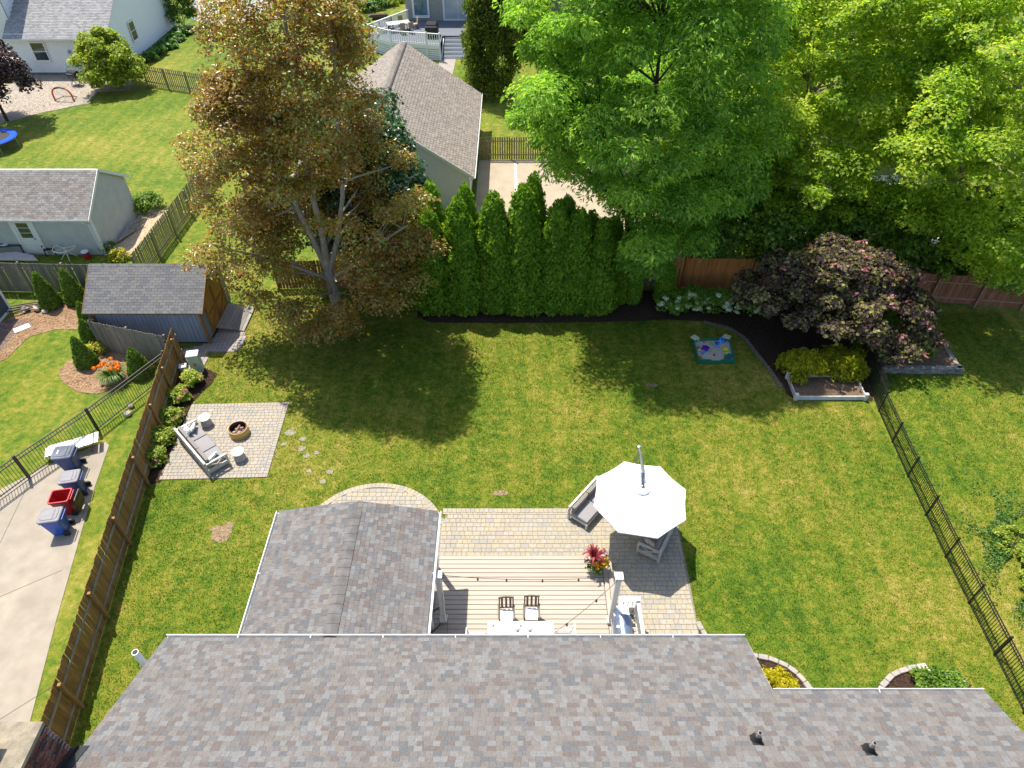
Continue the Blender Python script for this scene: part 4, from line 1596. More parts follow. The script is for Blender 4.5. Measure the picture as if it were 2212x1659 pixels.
# ---- feathery honey locust
F_LOCUST = foliage('locust_leaf', [(0, (0.099, 0.226, 0.029)), (0.4, (0.196, 0.369, 0.048)), (0.75, (0.286, 0.462, 0.061)), (1, (0.396, 0.539, 0.077))], trans=0.48, rough=0.5, spec=0.25, patch=0.28, pscale=0.5)
C, Rr = [], []
OPEN_DRIVE = [(1000, 300), (1075, 290), (1125, 330), (1150, 385), (1210, 412), (1285, 452), (1308, 540), (1305, 660), (950, 660)]


OPEN_RIGHT = [(1520, 590), (1535, 500), (1590, 465), (1700, 440), (1760, 560), (1700, 680), (1400, 680), (1400, 600)]


def covers_drive(x, y, z, r):
    a, b = seen_at(x, y, z)
    k = r * 38
    pts = np.array([[a, b + k * 0.7], [a - k * 0.6, b + k * 0.5], [a + k * 0.6, b + k * 0.5]])
    return bool(a > 1660 or in_poly(pts[:, 0], pts[:, 1], OPEN_DRIVE).any() or in_poly(pts[:, 0], pts[:, 1], OPEN_RIGHT).any())


while len(C) < 330:
    h = random.random()
    z = 2.8 + 16.2 * h
    rmax = float(np.interp(h, [0, 0.15, 0.4, 0.7, 0.9, 1], [4.2, 6.3, 6.8, 6.2, 4.6, 2.2]))
    a = random.uniform(0, 6.283)
    k = random.uniform(0.3, 1.0) ** 0.55
    lob = 1 + 0.16 * math.sin(4 * a + 6 * h) + 0.1 * math.sin(7 * a)
    q = (rmax * k * lob * math.cos(a), rmax * k * lob * math.sin(a) * 0.93, z)
    s = random.uniform(0.9, 1.6)
    if covers_drive(q[0] + 6.3, q[1] + 32.6, q[2], s):
        continue
    C.append(q)
    Rr.append((s, s, s * 0.42))
for x, y, z in [(1.2, -1.2, 3.3), (2.2, -1.4, 3.1), (3.2, -1.0, 3.3), (0.2, -0.9, 3.6), (-0.3, -0.6, 4.6), (0.6, -1.0, 5.0), (1.6, -1.2, 4.4)]:
    C.append((x, y, z))
    Rr.append((1.4, 1.3, 0.8))
stems = [([(0, 0, -0.2), (0.1, 0, 2.5), (-0.1, 0, 4)], 0.3, 0.24), ([(-0.1, 0, 3.9), (-1.2, -0.6, 7), (-2.6, -1.2, 10)], 0.17, 0.05), ([(-0.1, 0, 3.9), (0.6, 0.6, 8), (0.4, 0.8, 14)], 0.2, 0.05), ([(0, 0, 3.8), (2.0, -1.0, 7), (3.8, -1.8, 9.6)], 0.16, 0.05), ([(0, 0, 3.8), (-2.4, 0.8, 6), (-5.0, 1.6, 8)], 0.14, 0.04)]
make_tree('locust_tree', 'large feathery bright green locust tree spreading over the garage driveway', (6.3, 32.6, 0), stems, C, Rr, 560, 0.225, F_LOCUST, M_BARK2, limbs=110, up=1.1, rand=0.7, aspect=0.3, droop=0.2, outward=1.6, lowcut=-0.7)

# ---- yellow green maples on the right
F_YMAPLE = foliage('yellow_green_leaf', [(0, (0.12, 0.22, 0.02)), (0.35, (0.235, 0.355, 0.03)), (0.7, (0.36, 0.455, 0.04)), (1, (0.52, 0.55, 0.08))], tcol=1.8, trans=0.52, rough=0.45, spec=0.3, patch=0.28, pscale=0.45)


def ytree(base, h, r, label, n=190, per=330, seed=0, z0=2.6, m=F_YMAPLE, size=0.165, rad=1.05):
    random.seed(100 + seed)
    def gap(x, y, z):
        a, b = seen_at(x + base[0], y + base[1], z)
        return 1870 < a < 1985 and 350 < b < 410
    C, Rr = envelope_clumps(n, z0, h, reject=gap, prof=[(0, r * 0.7), (0.2, r), (0.5, r * 0.98), (0.8, r * 0.7), (1, r * 0.25)], rad=rad, squash=0.62, inner=0.4, shrink=0.92)
    stems = [([(0, 0, -0.2), (0.1, 0, 2), (0.0, 0.1, 4.2)], 0.3, 0.2), ([(0, 0.1, 4), (0.6, 0.3, h * 0.45), (0.8, 0.4, h * 0.66)], 0.14, 0.03), ([(0, 0.1, 4), (-1.2, 0.2, h * 0.42), (-1.8, 0.5, h * 0.6)], 0.13, 0.03),
             ([(0, 0, 3.6), (1.6, 0.4, h * 0.4), (r * 0.4, 0.8, h * 0.52)], 0.12, 0.04)]
    return make_tree('maple_tree', label, base, stems, C, Rr, per, size, m, M_BARK, group='yellow green maples beyond the back fence', limbs=40, up=1.0, rand=0.75, aspect=0.7, droop=0.22, shell=0.4, lowcut=-0.3)


ytree((17.4, 37.0, 0), 15.8, 6.4, 'broad yellow green maple right of the locust tree', 310, 440, 1)
ytree((23.8, 32.6, 0), 16.5, 7.0, 'yellow green maple at the right edge beyond the red fence', 310, 430, 2)
ytree((21.5, 50, 0), 16.5, 7.2, 'far yellow green maple rising behind the other two', 130, 260, 3, size=0.34)
ytree((36, 50, 0), 16, 7, 'far maple in the top right corner of the view', 100, 240, 4, size=0.34)
F_GMAPLE = foliage('mid_green_leaf', [(0, (0.08, 0.17, 0.02)), (0.5, (0.15, 0.28, 0.03)), (1, (0.28, 0.40, 0.05))], trans=0.45, rough=0.45, spec=0.3)
ytree((9.6, 51, 0), 14.5, 6.5, 'mid green tree standing behind the locust tree', 110, 240, 5, m=F_GMAPLE, size=0.34)
# dark understory against the back fence
F_UNDER = foliage('understory_leaf', [(0, (0.070, 0.154, 0.025)), (0.5, (0.154, 0.280, 0.036)), (0.85, (0.266, 0.392, 0.048)), (1, (0.448, 0.532, 0.070))], trans=0.45, rough=0.45, spec=0.3)
for k, (x, y, h, r, lab) in enumerate([(11.6, 34.2, 4.6, 2.6, 'dark leafy shrub tree filling the gap right of the locust'), (15.2, 33.6, 5.0, 2.8, 'tall leafy shrub behind the orange cedar panel'), (18.9, 33.0, 4.8, 2.7, 'leafy shrub tree behind the purple leaved tree'),
                                       (22.6, 32.3, 5.0, 2.8, 'dark shrub overhanging the red fence right of the purple tree'), (26.3, 31.8, 5.2, 2.9, 'large dark shrub hanging over the red fence at the right edge')]):
    random.seed(200 + k)
    C, Rr = envelope_clumps(46, 0.9, h, [(0, r * 0.9), (0.5, r), (0.85, r * 0.7), (1, r * 0.3)], 0.85, 0.7, 0.4)
    make_tree('shrub_tree', lab, (x, y, 0), [([(0, 0, -0.1), (0.1, 0, 1.2), (0, 0.1, h * 0.7)], 0.12, 0.04)], C, Rr, 260, 0.2, F_UNDER, M_BARK2, group='dark shrubs behind the back fence', limbs=20, up=0.6, rand=0.9, aspect=0.75)
random.seed(55)

# ---- purple leaved tree
F_PURPLE = foliage('purple_leaf', [(0, (0.045, 0.026, 0.034)), (0.35, (0.095, 0.055, 0.058)), (0.62, (0.14, 0.12, 0.05)), (0.88, (0.26, 0.25, 0.085)), (1, (0.36, 0.32, 0.13))], trans=0.38, rough=0.5, spec=0.25, patch=0.25, pscale=0.7)
F_PINK = foliage('pink_new_leaf', [(0, (0.300, 0.100, 0.130)), (0.5, (0.420, 0.170, 0.190)), (1, (0.500, 0.270, 0.270))], trans=0.35, rough=0.4, spec=0.4)
C, Rr = [], []
for i in range(190):
    h = random.random() ** 0.8
    a = random.uniform(0, 6.283)
    if math.sin(3 * a + 4 * h) + 0.6 * math.sin(5 * a - 7 * h) < -0.75:
        continue
    k = random.uniform(0.2, 1) ** 0.6
    rr = 4.3 * math.cos(h * 1.25)
    C.append((rr * k * math.cos(a) * 1.06 + 0.6, rr * k * math.sin(a) * 0.8 - 0.2, 1.9 + 2.85 * h - 0.06 * (rr * k) ** 1.2 * 0.6))
    s = random.uniform(0.5, 0.85)
    Rr.append((s, s, s * 0.5))
for x, y, z in [(2.2, -2.9, 1.6), (3.1, -2.6, 1.5), (1.4, -2.6, 1.9), (4.0, -2.2, 1.7), (4.6, -1.4, 1.9), (3.6, -3.2, 1.3), (2.8, -3.4, 1.2), (5.2, -0.6, 2.0), (0.4, -2.2, 2.3), (4.9, -2.4, 1.4)]:
    C.append((x, y, z))
    Rr.append((0.75, 0.7, 0.45))
pt = make_tree('purple_leaved_tree', 'low spreading purple leaved tree with pink new shoots in the mulch bed', P(1737, 716), [([(0, 0, -0.1), (0.15, 0.05, 0.9), (0.3, 0.1, 1.6)], 0.15, 0.11), ([(0.3, 0.1, 1.5), (1.6, -0.6, 2.6), (3.2, -1.2, 3.0)], 0.08, 0.03), ([(0.3, 0.1, 1.5), (-1.0, -0.3, 2.8), (-2.6, -0.5, 3.4)], 0.08, 0.03), ([(0.3, 0.1, 1.5), (0.6, 0.8, 3.2), (0.8, 1.2, 4.6)], 0.08, 0.03)],
               C, Rr, 250, 0.17, F_PURPLE, M_BARK, limbs=60, up=0.6, rand=0.9, aspect=0.82)
sel = [i for i in range(len(C)) if random.random() < (0.4 if C[i][0] > 0.5 else 0.12)]
CP = []
for i in sel:
    a = random.uniform(0, 6.283)
    for j in range(2):
        CP.append((C[i][0] + Rr[i][0] * 0.95 * math.cos(a + j * 2.2), C[i][1] + Rr[i][1] * 0.95 * math.sin(a + j * 2.2), C[i][2] + Rr[i][2] * 0.75))
V = clump_leaves(np.array(CP), np.tile(np.array([[0.26, 0.22, 0.1]]), (len(CP), 1)), 11, 0.15, up=0.7, rand=0.7, aspect=0.7)
link('new_shoots', quads_mesh('new_shoots', V, 4, LEAF_T, F_PINK), pt)

# ---- arborvitae
F_ARBOR = foliage('arborvitae_spray', [(0, (0.077, 0.165, 0.012)), (0.45, (0.143, 0.269, 0.017)), (0.8, (0.200, 0.329, 0.023)), (1, (0.277, 0.400, 0.034))], trans=0.42, rough=0.6, spec=0.2, patch=0.2, pscale=1.5)
F_ARBORL = foliage('young_arborvitae_spray', [(0, (0.065, 0.130, 0.016)), (0.5, (0.117, 0.208, 0.021)), (1, (0.221, 0.312, 0.039))], trans=0.3, rough=0.6, spec=0.2, patch=0.2, pscale=2.5)
ARB_CACHE = {}


def arbor_mesh(h, r, seed, n, size, m, lump=0.36, prof=None):
    rs = np.random.default_rng(seed)
    hs = np.array([0, 0.03, 0.12, 0.3, 0.55, 0.75, 0.9, 0.97, 1.0])
    rr = np.array(prof or [0.9, 1.1, 1.12, 1.03, 0.83, 0.58, 0.29, 0.13, 0.02]) * r
    nl = int(26 * h)
    # lumps that break up the outline
    lz = rs.uniform(0, 1, nl)
    la = rs.uniform(0, 6.283, nl)
    ls = rs.uniform(0.5, 1.0, nl)

    gz, ga = np.linspace(0, 1, 140), np.linspace(0, 6.2832, 80, endpoint=False)
    Z, A = np.meshgrid(gz, ga, indexing='ij')
    b0 = np.interp(Z, hs, rr)
    bump = np.zeros_like(Z)
    for i in range(nl):
        sel = np.abs(gz - lz[i]) * h < 0.7
        da = (A[sel] - la[i] + 3.14159) % 6.28319 - 3.14159
        da = da * np.maximum(b0[sel], 0.1)
        dz = (Z[sel] - lz[i]) * h
        bump[sel] = np.maximum(bump[sel], ls[i] * np.exp(-((dz / 0.27) ** 2 + (da / 0.25) ** 2)))
    RAD = b0 * (1 - lump * 0.45) + lump * np.minimum(1, b0 / 0.3 + 0.1) * bump * (0.75 if r > 0.6 else 0.45)

    def rad(z, a):
        return RAD[np.clip((z * 139).astype(int), 0, 139), (a / 6.2832 * 80).astype(int) % 80]
    w = np.interp(np.linspace(0, 1, 200), hs, rr)
    cdf = np.cumsum(w + 0.04)
    cdf /= cdf[-1]
    z = np.interp(rs.uniform(0, 1, n), cdf, np.linspace(0, 1, 200))
    a = rs.uniform(0, 6.283, n)
    R0 = rad(z, a) * rs.uniform(0.86, 1.06, n)
    c = np.stack([R0 * np.cos(a), R0 * np.sin(a), z * h + 0.04], 1)
    out = np.stack([np.cos(a), np.sin(a), np.full(n, 0.35)], 1)
    nv = nrm(out + rs.normal(size=(n, 3)) * 0.55)
    tg = np.array([0, 0, 1.0]) + out * 0.55 + rs.normal(size=(n, 3)) * 0.45
    V = leaf_verts(c, nv, size * rs.uniform(0.65, 1.35, n), 0.62, 0.05, 0.0, tg)
    # solid inner cone for the dense inside, added to block light
    nz, na = max(8, int(h * 5)), 14
    ev, ef = [], []
    for i in range(nz + 1):
        zz = i / nz
        for k in range(na):
            aa = 6.2832 * k / na
            q = float(rad(np.array([zz]), np.array([aa]))[0]) * 0.86
            ev.append((q * math.cos(aa), q * math.sin(aa), zz * h * 0.985 + 0.03))
    for i in range(nz):
        for k in range(na):
            k2 = (k + 1) % na
            A, B, Cc, D = i * na + k, i * na + k2, (i + 1) * na + k2, (i + 1) * na + k
            ef += [(A, B, Cc), (A, Cc, D)]
    return quads_mesh('crown', V, 4, LEAF_T, m, (ev, ef))


def arbor(base, h, r, label, seed, n=6500, size=0.17, m=None, group='arborvitae hedge', prof=None, lump=0.36):
    t = thing('arborvitae', label, 'arborvitae', base, group=group)
    link('crown', arbor_mesh(h, r, seed, n, size, m or F_ARBOR, lump, prof), t)
    MB().tube([(0, 0, -0.1), (0, 0, h * 0.4)], [0.08, 0.05], 7).build('trunk', M_BARK2, t)
    rq = random.Random(seed)
    t.rotation_euler = (rq.uniform(-0.035, 0.035), rq.uniform(-0.04, 0.04), rq.uniform(0, 6))
    return t


# front row of the hedge: x, y, height, radius
hedge = [(-4.05, 29.85, 6.1, 1.15, 'leftmost front arborvitae of the tall hedge, partly under the maple'), (-2.5, 29.75, 6.75, 1.12, 'second front arborvitae from the left in the tall hedge'),
         (-0.85, 29.8, 6.9, 1.12, 'third front arborvitae from the left in the tall hedge'), (0.62, 29.75, 7.25, 1.28, 'tallest front arborvitae in the middle of the hedge'),
         (2.15, 29.85, 6.45, 1.1, 'fifth front arborvitae from the left, right of the tallest'), (3.25, 29.8, 6.15, 1.05, 'sixth front arborvitae from the left in the tall hedge'), (4.55, 29.7, 5.55, 1.05, 'rightmost front arborvitae of the tall hedge')]
for k, (x, y, h, r, lab) in enumerate(hedge):
    arbor((x, y, 0), h * 0.95, r * 1.02, lab, 300 + k, 9500)
back = [(-5.0, 31.0, 7.0, 0.95, 'back row arborvitae at the left end against the garage wall'), (-4.1, 31.05, 7.35, 0.95, 'tall back row arborvitae at the left, beside the garage gable'), (-2.3, 31.0, 7.15, 0.9, 'slim back row arborvitae before the garage corner'),
        (-1.2, 31.0, 6.6, 0.9, 'back row arborvitae peeking left of the middle'), (1.15, 31.1, 7.7, 0.95, 'tallest back row arborvitae with its tip over the driveway'), (3.0, 30.95, 6.6, 0.9, 'back row arborvitae right of the tallest tip'),
        (2.5, 30.95, 5.9, 0.9, 'lower back row arborvitae between two front ones'), (4.0, 30.9, 5.6, 0.9, 'back row arborvitae before the parked car'), (5.0, 30.5, 5.45, 0.9, 'rightmost back row arborvitae before the dark car')]
for k, (x, y, h, r, lab) in enumerate(back):
    arbor((x, y, 0), h * 0.895, r, lab, 340 + k, 5000)
for k, (x, y, h, r, lab) in enumerate([(5.75, 30.1, 2.5, 0.42, 'small arborvitae just right of the tall hedge'), (6.5, 30.15, 2.75, 0.5, 'second small arborvitae right of the tall hedge'), (8.15, 30.15, 2.75, 0.52, 'small arborvitae standing before the orange shadowbox fence')]):
    arbor((x, y, 0), h, r, lab, 360 + k, 3000, 0.12, prof=[0.7, 0.9, 1.0, 1.0, 0.95, 0.8, 0.55, 0.3, 0.05], lump=0.16)
young = [(108, 668, 73, 590, 0.6, 'leftmost young arborvitae before the mossy grey fence'), (163, 658, 133, 583, 0.62, 'middle young arborvitae before the mossy grey fence'), (214, 655, 188, 592, 0.55, 'right young arborvitae tucked against the blue shed roof'),
         (196, 722, 171, 653, 0.5, 'young arborvitae left of the blue shed wall'), (196, 752, 171, 703, 0.48, 'young arborvitae at the grey fence corner'), (184, 796, 148, 730, 0.52, 'young arborvitae in the round wood chip bed'), (302, 818, 282, 757, 0.58, 'young arborvitae by the orange daylilies')]
for k, (bx, by, tx, ty, r, lab) in enumerate(young):
    b = P(bx, by)
    # height from where the tip is seen
    u, v = (tx - 1106) / FPX, (829.5 - ty) / FPX
    yy = v * math.sin(CAM_PITCH) + math.cos(CAM_PITCH)
    zz = v * math.cos(CAM_PITCH) - math.sin(CAM_PITCH)
    h = CAM_H + zz * (b.y + 0.3) / yy
    arbor((b.x, b.y + 0.3, 0), max(1.5, h) * 1.04, r * 0.94, lab, 370 + k, 3600, 0.1, F_ARBORL, 'young arborvitae in the neighbour garden', prof=[0.75, 0.95, 1.0, 0.86, 0.62, 0.42, 0.24, 0.13, 0.03], lump=0.16)


# ---- shrubs
def shrub(name, label, base, rx, ry, h, n, size, m, cat='shrub', group=None, flowers=None, up=0.6, aspect=0.65, droop=0.15, clumps=26, squash=0.7, outward=0.0, rad=0.42):
    t = thing(name, label, cat, base, group=group)
    C, Rr = [], []
    for i in range(clumps):
        a = random.uniform(0, 6.283)
        el = random.uniform(0.0, 1.0)
        k = random.uniform(0.55, 1) ** 0.5
        z = h * (0.18 + 0.72 * el * k)
        cr_ = math.sqrt(max(0.05, 1 - (el * 0.95) ** 2)) * k
        C.append((rx * cr_ * math.cos(a) * 0.8, ry * cr_ * math.sin(a) * 0.8, z))
        s = rad * min(rx, h) * random.uniform(0.7, 1.2)
        Rr.append((s, s, s * squash))
    V = clump_leaves(np.array(C), np.array(Rr), max(6, n // clumps), size, up=up, aspect=aspect, droop=droop, outward=outward)
    link('foliage', quads_mesh('foliage', V, 4, LEAF_T, m), t)
    mb = MB()
    for i in range(7):
        a = i * 0.9
        mb.tube([(0, 0, -0.03), (rx * 0.25 * math.cos(a), ry * 0.25 * math.sin(a), h * 0.4), (rx * 0.5 * math.cos(a), ry * 0.5 * math.sin(a), h * 0.7)], [0.018, 0.012, 0.006], 5)
    mb.build('stems', M_BARK2, t)['kind'] = 'stuff'
    if flowers:
        fm, spots = flowers
        for (x, y, z) in spots:
            o = link('flower', fm, t, (x, y, z))
            o.rotation_euler = (random.uniform(-0.4, 0.4), random.uniform(-0.4, 0.4), random.uniform(0, 6))
            s = random.uniform(0.8, 1.2)
            o.scale = (s, s, s)
    return t


def flower_ball(name, r, m, n=110, size=0.05, squash=0.8):
    d = nrm(RNG.normal(size=(n, 3)))
    d[:, 2] = np.abs(d[:, 2]) * 1.0 - 0.2
    c = d * r * np.array([1, 1, squash])
    V = leaf_verts(c, nrm(d + RNG.normal(size=(n, 3)) * 0.3), np.full(n, size), 0.9, 0.1, 0.1)
    return quads_mesh(name, V, 4, LEAF_T, m)


F_HYD = foliage('hydrangea_leaf', [(0, (0.13, 0.20, 0.02)), (0.45, (0.24, 0.32, 0.03)), (0.8, (0.36, 0.42, 0.05)), (1, (0.5, 0.52, 0.09))], trans=0.38, rough=0.45, spec=0.35)
M_PINKF = foliage('pink_petal', [(0, (0.500, 0.170, 0.220)), (0.5, (0.620, 0.270, 0.300)), (1, (0.700, 0.400, 0.360))], trans=0.25, rough=0.6)
M_CREAMF = foliage('cream_petal', [(0, (0.420, 0.500, 0.200)), (0.5, (0.620, 0.660, 0.360)), (1, (0.750, 0.760, 0.600))], trans=0.25, rough=0.6)
M_WHITEF = foliage('white_petal', [(0, (0.600, 0.650, 0.450)), (0.5, (0.750, 0.760, 0.650)), (1, (0.800, 0.800, 0.750))], trans=0.25, rough=0.6)
pinkball = flower_ball('flower', 0.12, M_PINKF)
for k, (ox, oy, r, lab, nf) in enumerate([(422, 826, 0.46, 'pink hydrangea bush nearest the green utility boxes', 2), (392, 858, 0.46, 'pink hydrangea bush second from the utility boxes', 2), (375, 903, 0.52, 'bright leafy hydrangea beside the patio top corner', 2),
                                          (353, 950, 0.54, 'bright leafy hydrangea behind the sofa middle', 1), (336, 990, 0.52, 'pink hydrangea bush nearest the near patio corner', 4)]):
    random.seed(400 + k)
    spots = []
    for i in range(nf):
        a = random.uniform(-2.6, 0.6)
        spots.append((r * 0.85 * math.cos(a), r * 0.85 * math.sin(a), random.uniform(0.3, 0.62)))
    shrub('hydrangea', lab, P(ox - 3, oy + 6), r * 1.1, r * 1.1, 0.78, 1500, 0.12, F_HYD, 'hydrangea', 'hydrangeas along the brown fence', (pinkball, spots), up=0.9)
F_HYDG = foliage('white_hydrangea_leaf', [(0, (0.09, 0.19, 0.022)), (0.5, (0.16, 0.29, 0.03)), (1, (0.28, 0.42, 0.05))], trans=0.42, rough=0.45, spec=0.3)
creamball = flower_ball('flower', 0.15, M_CREAMF, 120, 0.06, 0.7)
whiteball = flower_ball('flower', 0.14, M_WHITEF, 120, 0.06, 0.7)
for k, (ox, oy, r, lab) in enumerate([(1450, 676, 0.8, 'white flowering hydrangea at the left of the group by the orange fence'), (1495, 668, 0.88, 'tallest bright leafed hydrangea in the white flowering group'), (1546, 674, 0.84, 'white flowering hydrangea third from the left'),
                                      (1595, 674, 0.84, 'white flowering hydrangea fourth from the left'), (1640, 678, 0.7, 'hydrangea at the right of the group under the purple tree')]):
    random.seed(420 + k)
    spots = []
    for i in range(15):
        a = random.uniform(-3.0, 0.2)
        e = random.uniform(0.25, 1.0)
        spots.append((r * e * math.cos(a) * 1.05, r * e * math.sin(a) * 1.05, 1.15 - 0.75 * e + random.uniform(-0.08, 0.1)))
    shrub('hydrangea', lab, P(ox, oy) + Vector((0, 0.25, 0)), r, r, 1.15, 1900, 0.14, F_HYDG, 'hydrangea', 'white hydrangeas by the orange fence', (creamball if k % 2 else whiteball, spots), up=0.9)
F_GOLD = foliage('gold_thread_leaf', [(0, (0.22, 0.25, 0.012)), (0.5, (0.40, 0.41, 0.02)), (1, (0.6, 0.56, 0.045))], trans=0.38, rough=0.6, spec=0.2, patch=0.25, pscale=2)
F_GOLD2 = foliage('bright_gold_leaf', [(0, (0.340, 0.300, 0.010)), (0.5, (0.520, 0.460, 0.015)), (1, (0.680, 0.600, 0.050))], trans=0.3, rough=0.6, spec=0.2)
random.seed(440)
shrub('gold_cypress', 'large yellow green thread leaf shrub left of the pair by the white frame', P(1727, 812) + Vector((0, 0.15, 0)), 1.15, 0.95, 1.2, 5200, 0.2, F_GOLD, 'shrub', None, None, aspect=0.22, droop=0.5, clumps=34, outward=1.5, rad=0.4, squash=0.5)
shrub('gold_cypress', 'darker yellow green thread leaf shrub right of the pair by the black fence', P(1812, 806) + Vector((0, 0.15, 0)), 1.2, 0.95, 1.25, 5200, 0.2, F_GOLD, 'shrub', None, None, aspect=0.22, droop=0.5, clumps=34, outward=1.5, rad=0.4, squash=0.5)
shrub('gold_cypress', 'round bright golden shrub in the curved bed beside the roof corner', P(1676, 1487), 0.58, 0.55, 0.75, 4200, 0.14, F_GOLD2, 'shrub', None, None, aspect=0.2, droop=0.3, clumps=22, outward=1.2, rad=0.45)
F_ROSE = foliage('rose_leaf', [(0, (0.07, 0.14, 0.014)), (0.5, (0.14, 0.25, 0.022)), (1, (0.26, 0.37, 0.045))], trans=0.38, rough=0.45, spec=0.35)
fl_small = flower_ball('flower', 0.05, M_WHITEF, 30, 0.035)
shrub('leafy_shrub', 'leafy green shrub with a few pale flowers beside the wing gutter', P(2020, 1490), 1.0, 0.62, 0.8, 3600, 0.1, F_ROSE, 'shrub', None, (fl_small, [(-0.35, 0.3, 0.72), (0.55, -0.05, 0.6), (0.68, 0.02, 0.55), (-0.3, 0.42, 0.6)]), clumps=40, rad=0.3)

# ---- far shrubs and trees of the neighbours
F_LIME = foliage('lime_leaf', [(0, (0.13, 0.20, 0.016)), (0.5, (0.27, 0.34, 0.024)), (1, (0.44, 0.46, 0.05))], trans=0.42, rough=0.45, spec=0.3)
F_SHRUBG = foliage('shrub_leaf', [(0, (0.035, 0.084, 0.014)), (0.5, (0.084, 0.175, 0.021)), (1, (0.182, 0.280, 0.042))], trans=0.3, rough=0.45, spec=0.3)
F_PLUM = foliage('plum_leaf', [(0, (0.020, 0.012, 0.015)), (0.6, (0.055, 0.025, 0.028)), (1, (0.140, 0.080, 0.075))], trans=0.2, rough=0.35, spec=0.55)
random.seed(460)
C, Rr = envelope_clumps(80, 0.7, 4.7, [(0, 2.2), (0.3, 2.7), (0.6, 2.1), (0.85, 1.2), (1, 0.5)], 0.8, 0.65, 0.4)
make_tree('ornamental_tree', 'round lime green ornamental tree at the corner of the white house', P(243, 202) + Vector((0, 1.2, 0)), [([(0, 0, -0.1), (0, 0, 1), (0.2, 0, 3.2)], 0.12, 0.03)], C, Rr, 230, 0.24, F_LIME, M_BARK2, limbs=20, up=0.7, rand=0.8, aspect=0.6, outward=1.0)
C, Rr = envelope_clumps(80, 1.6, 7.6, [(0, 2.4), (0.4, 3.2), (0.8, 2.2), (1, 0.5)], 0.8, 0.65, 0.4)
make_tree('plum_tree', 'dark purple plum tree at the left edge by the white house', (-40.6, 54.6, 0), [([(0, 0, -0.1), (0, 0, 2), (0.2, 0, 5)], 0.14, 0.03)], C, Rr, 220, 0.22, F_PLUM, M_BARK2, limbs=20, up=0.6, rand=0.9, aspect=0.65)
shrub('round_shrub', 'round dark green shrub by the far driveway', P(400, 62), 1.75, 1.7, 4.6, 4200, 0.22, F_SHRUBG, 'shrub', clumps=46, rad=0.45, up=0.4)
shrub('round_shrub', 'low green shrub at the back corner of the grey shed', P(316, 460) + Vector((0, 0.4, 0)), 1.15, 0.9, 1.15, 2200, 0.14, F_ROSE, 'shrub', clumps=34, rad=0.36)
F_HOSTA = foliage('hosta_leaf', [(0, (0.039, 0.111, 0.019)), (0.5, (0.078, 0.195, 0.029)), (1, (0.208, 0.325, 0.065))], trans=0.3, rough=0.4, spec=0.4)
for k, (ox, oy, r, lab) in enumerate([(325, 130, 1.0, 'hosta clump nearest the picket fence by the white house'), (345, 118, 1.1, 'second hosta clump along the white house wall'), (362, 103, 1.15, 'third hosta clump along the white house wall'), (378, 88, 1.15, 'fourth hosta clump along the white house wall'), (393, 75, 1.1, 'pale hosta clump at the far end of the row')]):
    shrub('hosta', lab, P(ox, oy), r, r, 0.75, 700, 0.36, F_HOSTA, 'hosta', 'hostas along the white house', clumps=20, up=1.0, rad=0.4)
# loose evergreen by the far deck
F_JUN = foliage('juniper_spray', [(0, (0.063, 0.098, 0.014)), (0.5, (0.140, 0.189, 0.022)), (1, (0.280, 0.308, 0.056))], trans=0.3, rough=0.6, spec=0.2)
C, Rr = envelope_clumps(120, 0.8, 11.5, [(0, 1.9), (0.2, 2.3), (0.5, 2.1), (0.8, 1.5), (1, 0.3)], 0.8, 1.1, 0.5)
make_tree('juniper_tree', 'loose olive green juniper beside the far deck stairs', P(1060, 205), [([(0, 0, -0.1), (0, 0, 5), (0, 0, 10)], 0.2, 0.04)], C, Rr, 230, 0.26, F_JUN, M_BARK, limbs=20, up=0.3, rand=0.9, aspect=0.35, droop=0.4, outward=0.8, lowcut=-0.9)
C, Rr = envelope_clumps(90, 0.8, 11.5, [(0, 2.4), (0.3, 2.9), (0.7, 2.1), (1, 0.4)], 0.9, 1.0, 0.5)
make_tree('juniper_tree', 'darker juniper behind the locust crown at the top of the view', (0.8, 74, 0), [([(0, 0, -0.1), (0, 0, 5), (0, 0, 10)], 0.2, 0.04)], C, Rr, 240, 0.3, F_JUN, M_BARK, limbs=15, up=0.3, rand=0.9, aspect=0.35, droop=0.4, outward=0.8, lowcut=-0.9)
for k, (ox, oy, r, h, lab, m) in enumerate([(790, 28, 1.5, 1.1, 'leafy border plant left of the far deck', F_SHRUBG), (835, 10, 1.6, 1.2, 'yellow green border plant above the far deck rail', F_LIME), (870, 2, 1.4, 1.1, 'border plant beside the far house wall', F_LIME), (815, 18, 1.4, 1.0, 'second leafy border plant above the far deck', F_HOSTA), (783, 52, 1.1, 0.9, 'grassy tuft at the left corner of the far deck', F_ROSE)]):
    shrub('border_plant', lab, P(ox, oy), r, r, h, 900, 0.3, m, 'plant', 'border plants by the far deck', clumps=20, up=0.9, rad=0.4)
# yellow flowering plants and lilies by the grey fence
F_YEL = foliage('yellow_leaf', [(0, (0.150, 0.200, 0.020)), (0.5, (0.360, 0.360, 0.030)), (1, (0.550, 0.450, 0.040))], trans=0.3, rough=0.5)
shrub('flowering_plant', 'yellow leaved plant at the foot of the picket fence', P(262, 560), 0.75, 0.5, 0.6, 700, 0.13, F_YEL, 'plant', clumps=20)
fpale = flower_ball('flower', 0.07, foliage('mauve_petal', [(0, (0.450, 0.300, 0.300)), (1, (0.650, 0.500, 0.450))], trans=0.2), 24, 0.05)
shrub('flowering_plant', 'pale pink flowering plant beside the grey shed corner', P(237, 545), 0.6, 0.4, 0.9, 500, 0.1, F_SHRUBG, 'plant', None, (fpale, [(random.uniform(-0.5, 0.5), random.uniform(-0.3, 0.3), random.uniform(0.6, 1.0)) for i in range(9)]), clumps=14)
